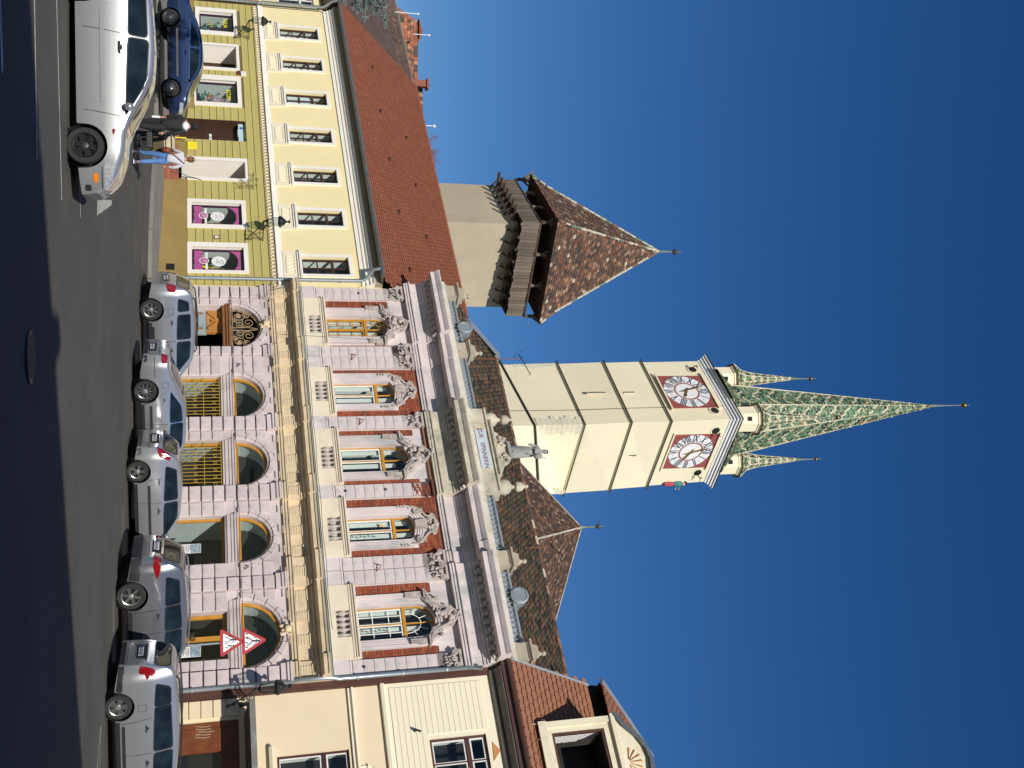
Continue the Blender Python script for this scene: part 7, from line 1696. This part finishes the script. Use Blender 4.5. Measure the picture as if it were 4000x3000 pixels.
# pram in front-left of her
pm=empty('pram',gnd(521,545),R(25),'beige and olive pram with black wheels pushed by the woman','pram')
beige=mat('beige_pram_fabric',(.50,.42,.29,1),.9,.1,5,.15); olv=mat('olive_pram_fabric',(.12,.095,.05,1),.9,.15,5,.15); camo=mat('white_black_print',(.45,.45,.43,1),.9,.2,6,0)
mb=MB(); n=10
for i in range(7):
    a0_,a1_=R(20+i*22),R(20+(i+1)*22)
    for x0,x1 in((-.24,.24),): mb.poly([(x0,.1+.34*math.cos(a0_),.80+.34*math.sin(a0_)),(x1,.1+.34*math.cos(a0_),.80+.34*math.sin(a0_)),(x1,.1+.34*math.cos(a1_),.80+.34*math.sin(a1_)),(x0,.1+.34*math.cos(a1_),.80+.34*math.sin(a1_))])
for s_ in(-.24,.24): mb.poly([(s_,.1,.80)]+[(s_,.1+.34*math.cos(R(20+i*22)),.80+.34*math.sin(R(20+i*22))) for i in range(8)])
mb.build('hood',beige,pm)
mb=MB(); mb.add([(-.23,-.3,.55),(.23,-.3,.55),(.23,.42,.5),(-.23,.42,.5),(-.25,-.38,.85),(.25,-.38,.85),(.25,.5,.78),(-.25,.5,.78)],[(0,3,2,1),(4,5,6,7),(0,1,5,4),(1,2,6,5),(2,3,7,6),(3,0,4,7)]); mb.build('seat_shell',olv,pm)
mb=MB()
for s_ in(-.26,.26): mb.tube([(s_,.5,.14),(s_,.1,.55),(s_,-.35,.95),(s_,-.5,1.05)],.014,6); mb.tube([(s_,-.35,.12),(s_,.05,.55)],.014,6)
mb.tube([(-.26,-.5,1.05),(.26,-.5,1.05)],.018,6); mb.tube([(-.28,-.35,.12),(.28,-.35,.12)],.012,6); mb.tube([(-.28,.5,.14),(.28,.5,.14)],.012,6); mb.build('frame',blk,pm)
mb=MB(); mb.box(-.2,.2,-.28,.3,.2,.36); mb.build('basket',blackc,pm)
for x in(-.29,.29):
    for y,r in((-.35,.125),(.5,.10)):
        mb=MB(); mb.lathe([(r*.7,-.02),(r,-.02),(r,.02),(r*.7,.02)],(x,y,r),18,ax='x'); mb.f=mb.f[:-2]; mb.a=mb.a[:-2]
        for k in range(6): mb.tube([(x,y,r),(x,y+r*.75*math.cos(k*1.047),r+r*.75*math.sin(k*1.047))],.007,4)
        mb.build('wheel',rub,pm)
# man in black with white hood and dark cap walking away
mp_=atY(497,478,31.5); mp_.z=gz(mp_.x,mp_.y); mn=empty('person',mp_,R(-18),'man in black with white hood and dark cap walking toward the brown door','person')
k_=1.06
person_body(mn,[((0,0,.95*k_),.12),((0,0,1.2*k_),.13),((0,.01,1.42*k_),.07),((0,.01,1.50*k_),.052),((0,.03,1.55*k_),.072),((0,.03,1.62*k_),.088),((0,.03,1.68*k_),.062),
 ((-.2,0,1.38*k_),.045),((-.27,-.02,1.1*k_),.04),((-.26,.06,.86*k_),.028),((.2,0,1.38*k_),.045),((.27,-.02,1.1*k_),.04),((.25,.04,.86*k_),.028),((0,0,1),.1)],
 [(0,1),(1,2),(2,3),(3,4),(4,5),(5,6),(2,7),(7,8),(8,9),(2,10),(10,11),(11,12)])
skin('trousers',[((0,0,1.16),.14),((-.09,.01,.88),.115),((-.105,.05,.5),.085),((-.115,.14,.12),.07),((.09,0,.88),.115),((.105,-.03,.5),.085),((.115,-.12,.12),.07)],[(0,1),(1,2),(2,3),(0,4),(4,5),(5,6)],blackc,mn)
skin('jacket',[((0,0,.76),.19),((0,0,1.08),.18),((0,0,1.38),.16),((0,.0,1.46),.09),((-.19,0,1.44),.08),((-.285,-.02,1.17),.062),((-.275,.05,.95),.05),((.19,0,1.44),.08),((.285,-.02,1.17),.062),((.265,.03,.95),.05)],[(0,1),(1,2),(2,3),(2,4),(4,5),(5,6),(2,7),(7,8),(8,9)],blackc,mn)
mb=MB(); mb.blob((.06,-.08,1.47),(.13,.10,.10),2,10,j=.05); mb.build('white_hood',whitec,mn,smooth=60)
mb=MB(); mb.lathe([(.102,0),(.11,.05),(.10,.10),(.06,.14),(.015,.155)],(0,.03,1.70),12); mb.blob((0,-.02,1.845),(.02,.02,.02),1); mb.build('cap',blackc,mn,smooth=60); mb=MB(); mb.blob((0,.0,1.67),(.10,.10,.07),4,10,j=.04); mb.build('hair',dark,mn)
hand(mn,(-.262,.06,.90),(0,.1,-1)); hand(mn,(.25,.04,.90),(0,.1,-1))
for x,y in((-.115,.16),(.115,-.10)): mb=MB(); mb.prism([(-.05,0),(.05,0),(.045,.08),(-.045,.08)],-.13,.15); o=mb.build('shoe',blackc,mn); o.location=(x,y,0)
fo=empty('folded_paper',mp_,R(-18),'white folded paper held in the man\'s left hand','paper'); mb=MB(); mb.box(-.30,-.24,.06,.075,.58,.80); mb.build('sheet',whitec,fo)
for o in list(bpy.data.objects):
    if o.type=='MESH' and not o.data.materials: o.data.materials.append(dark)
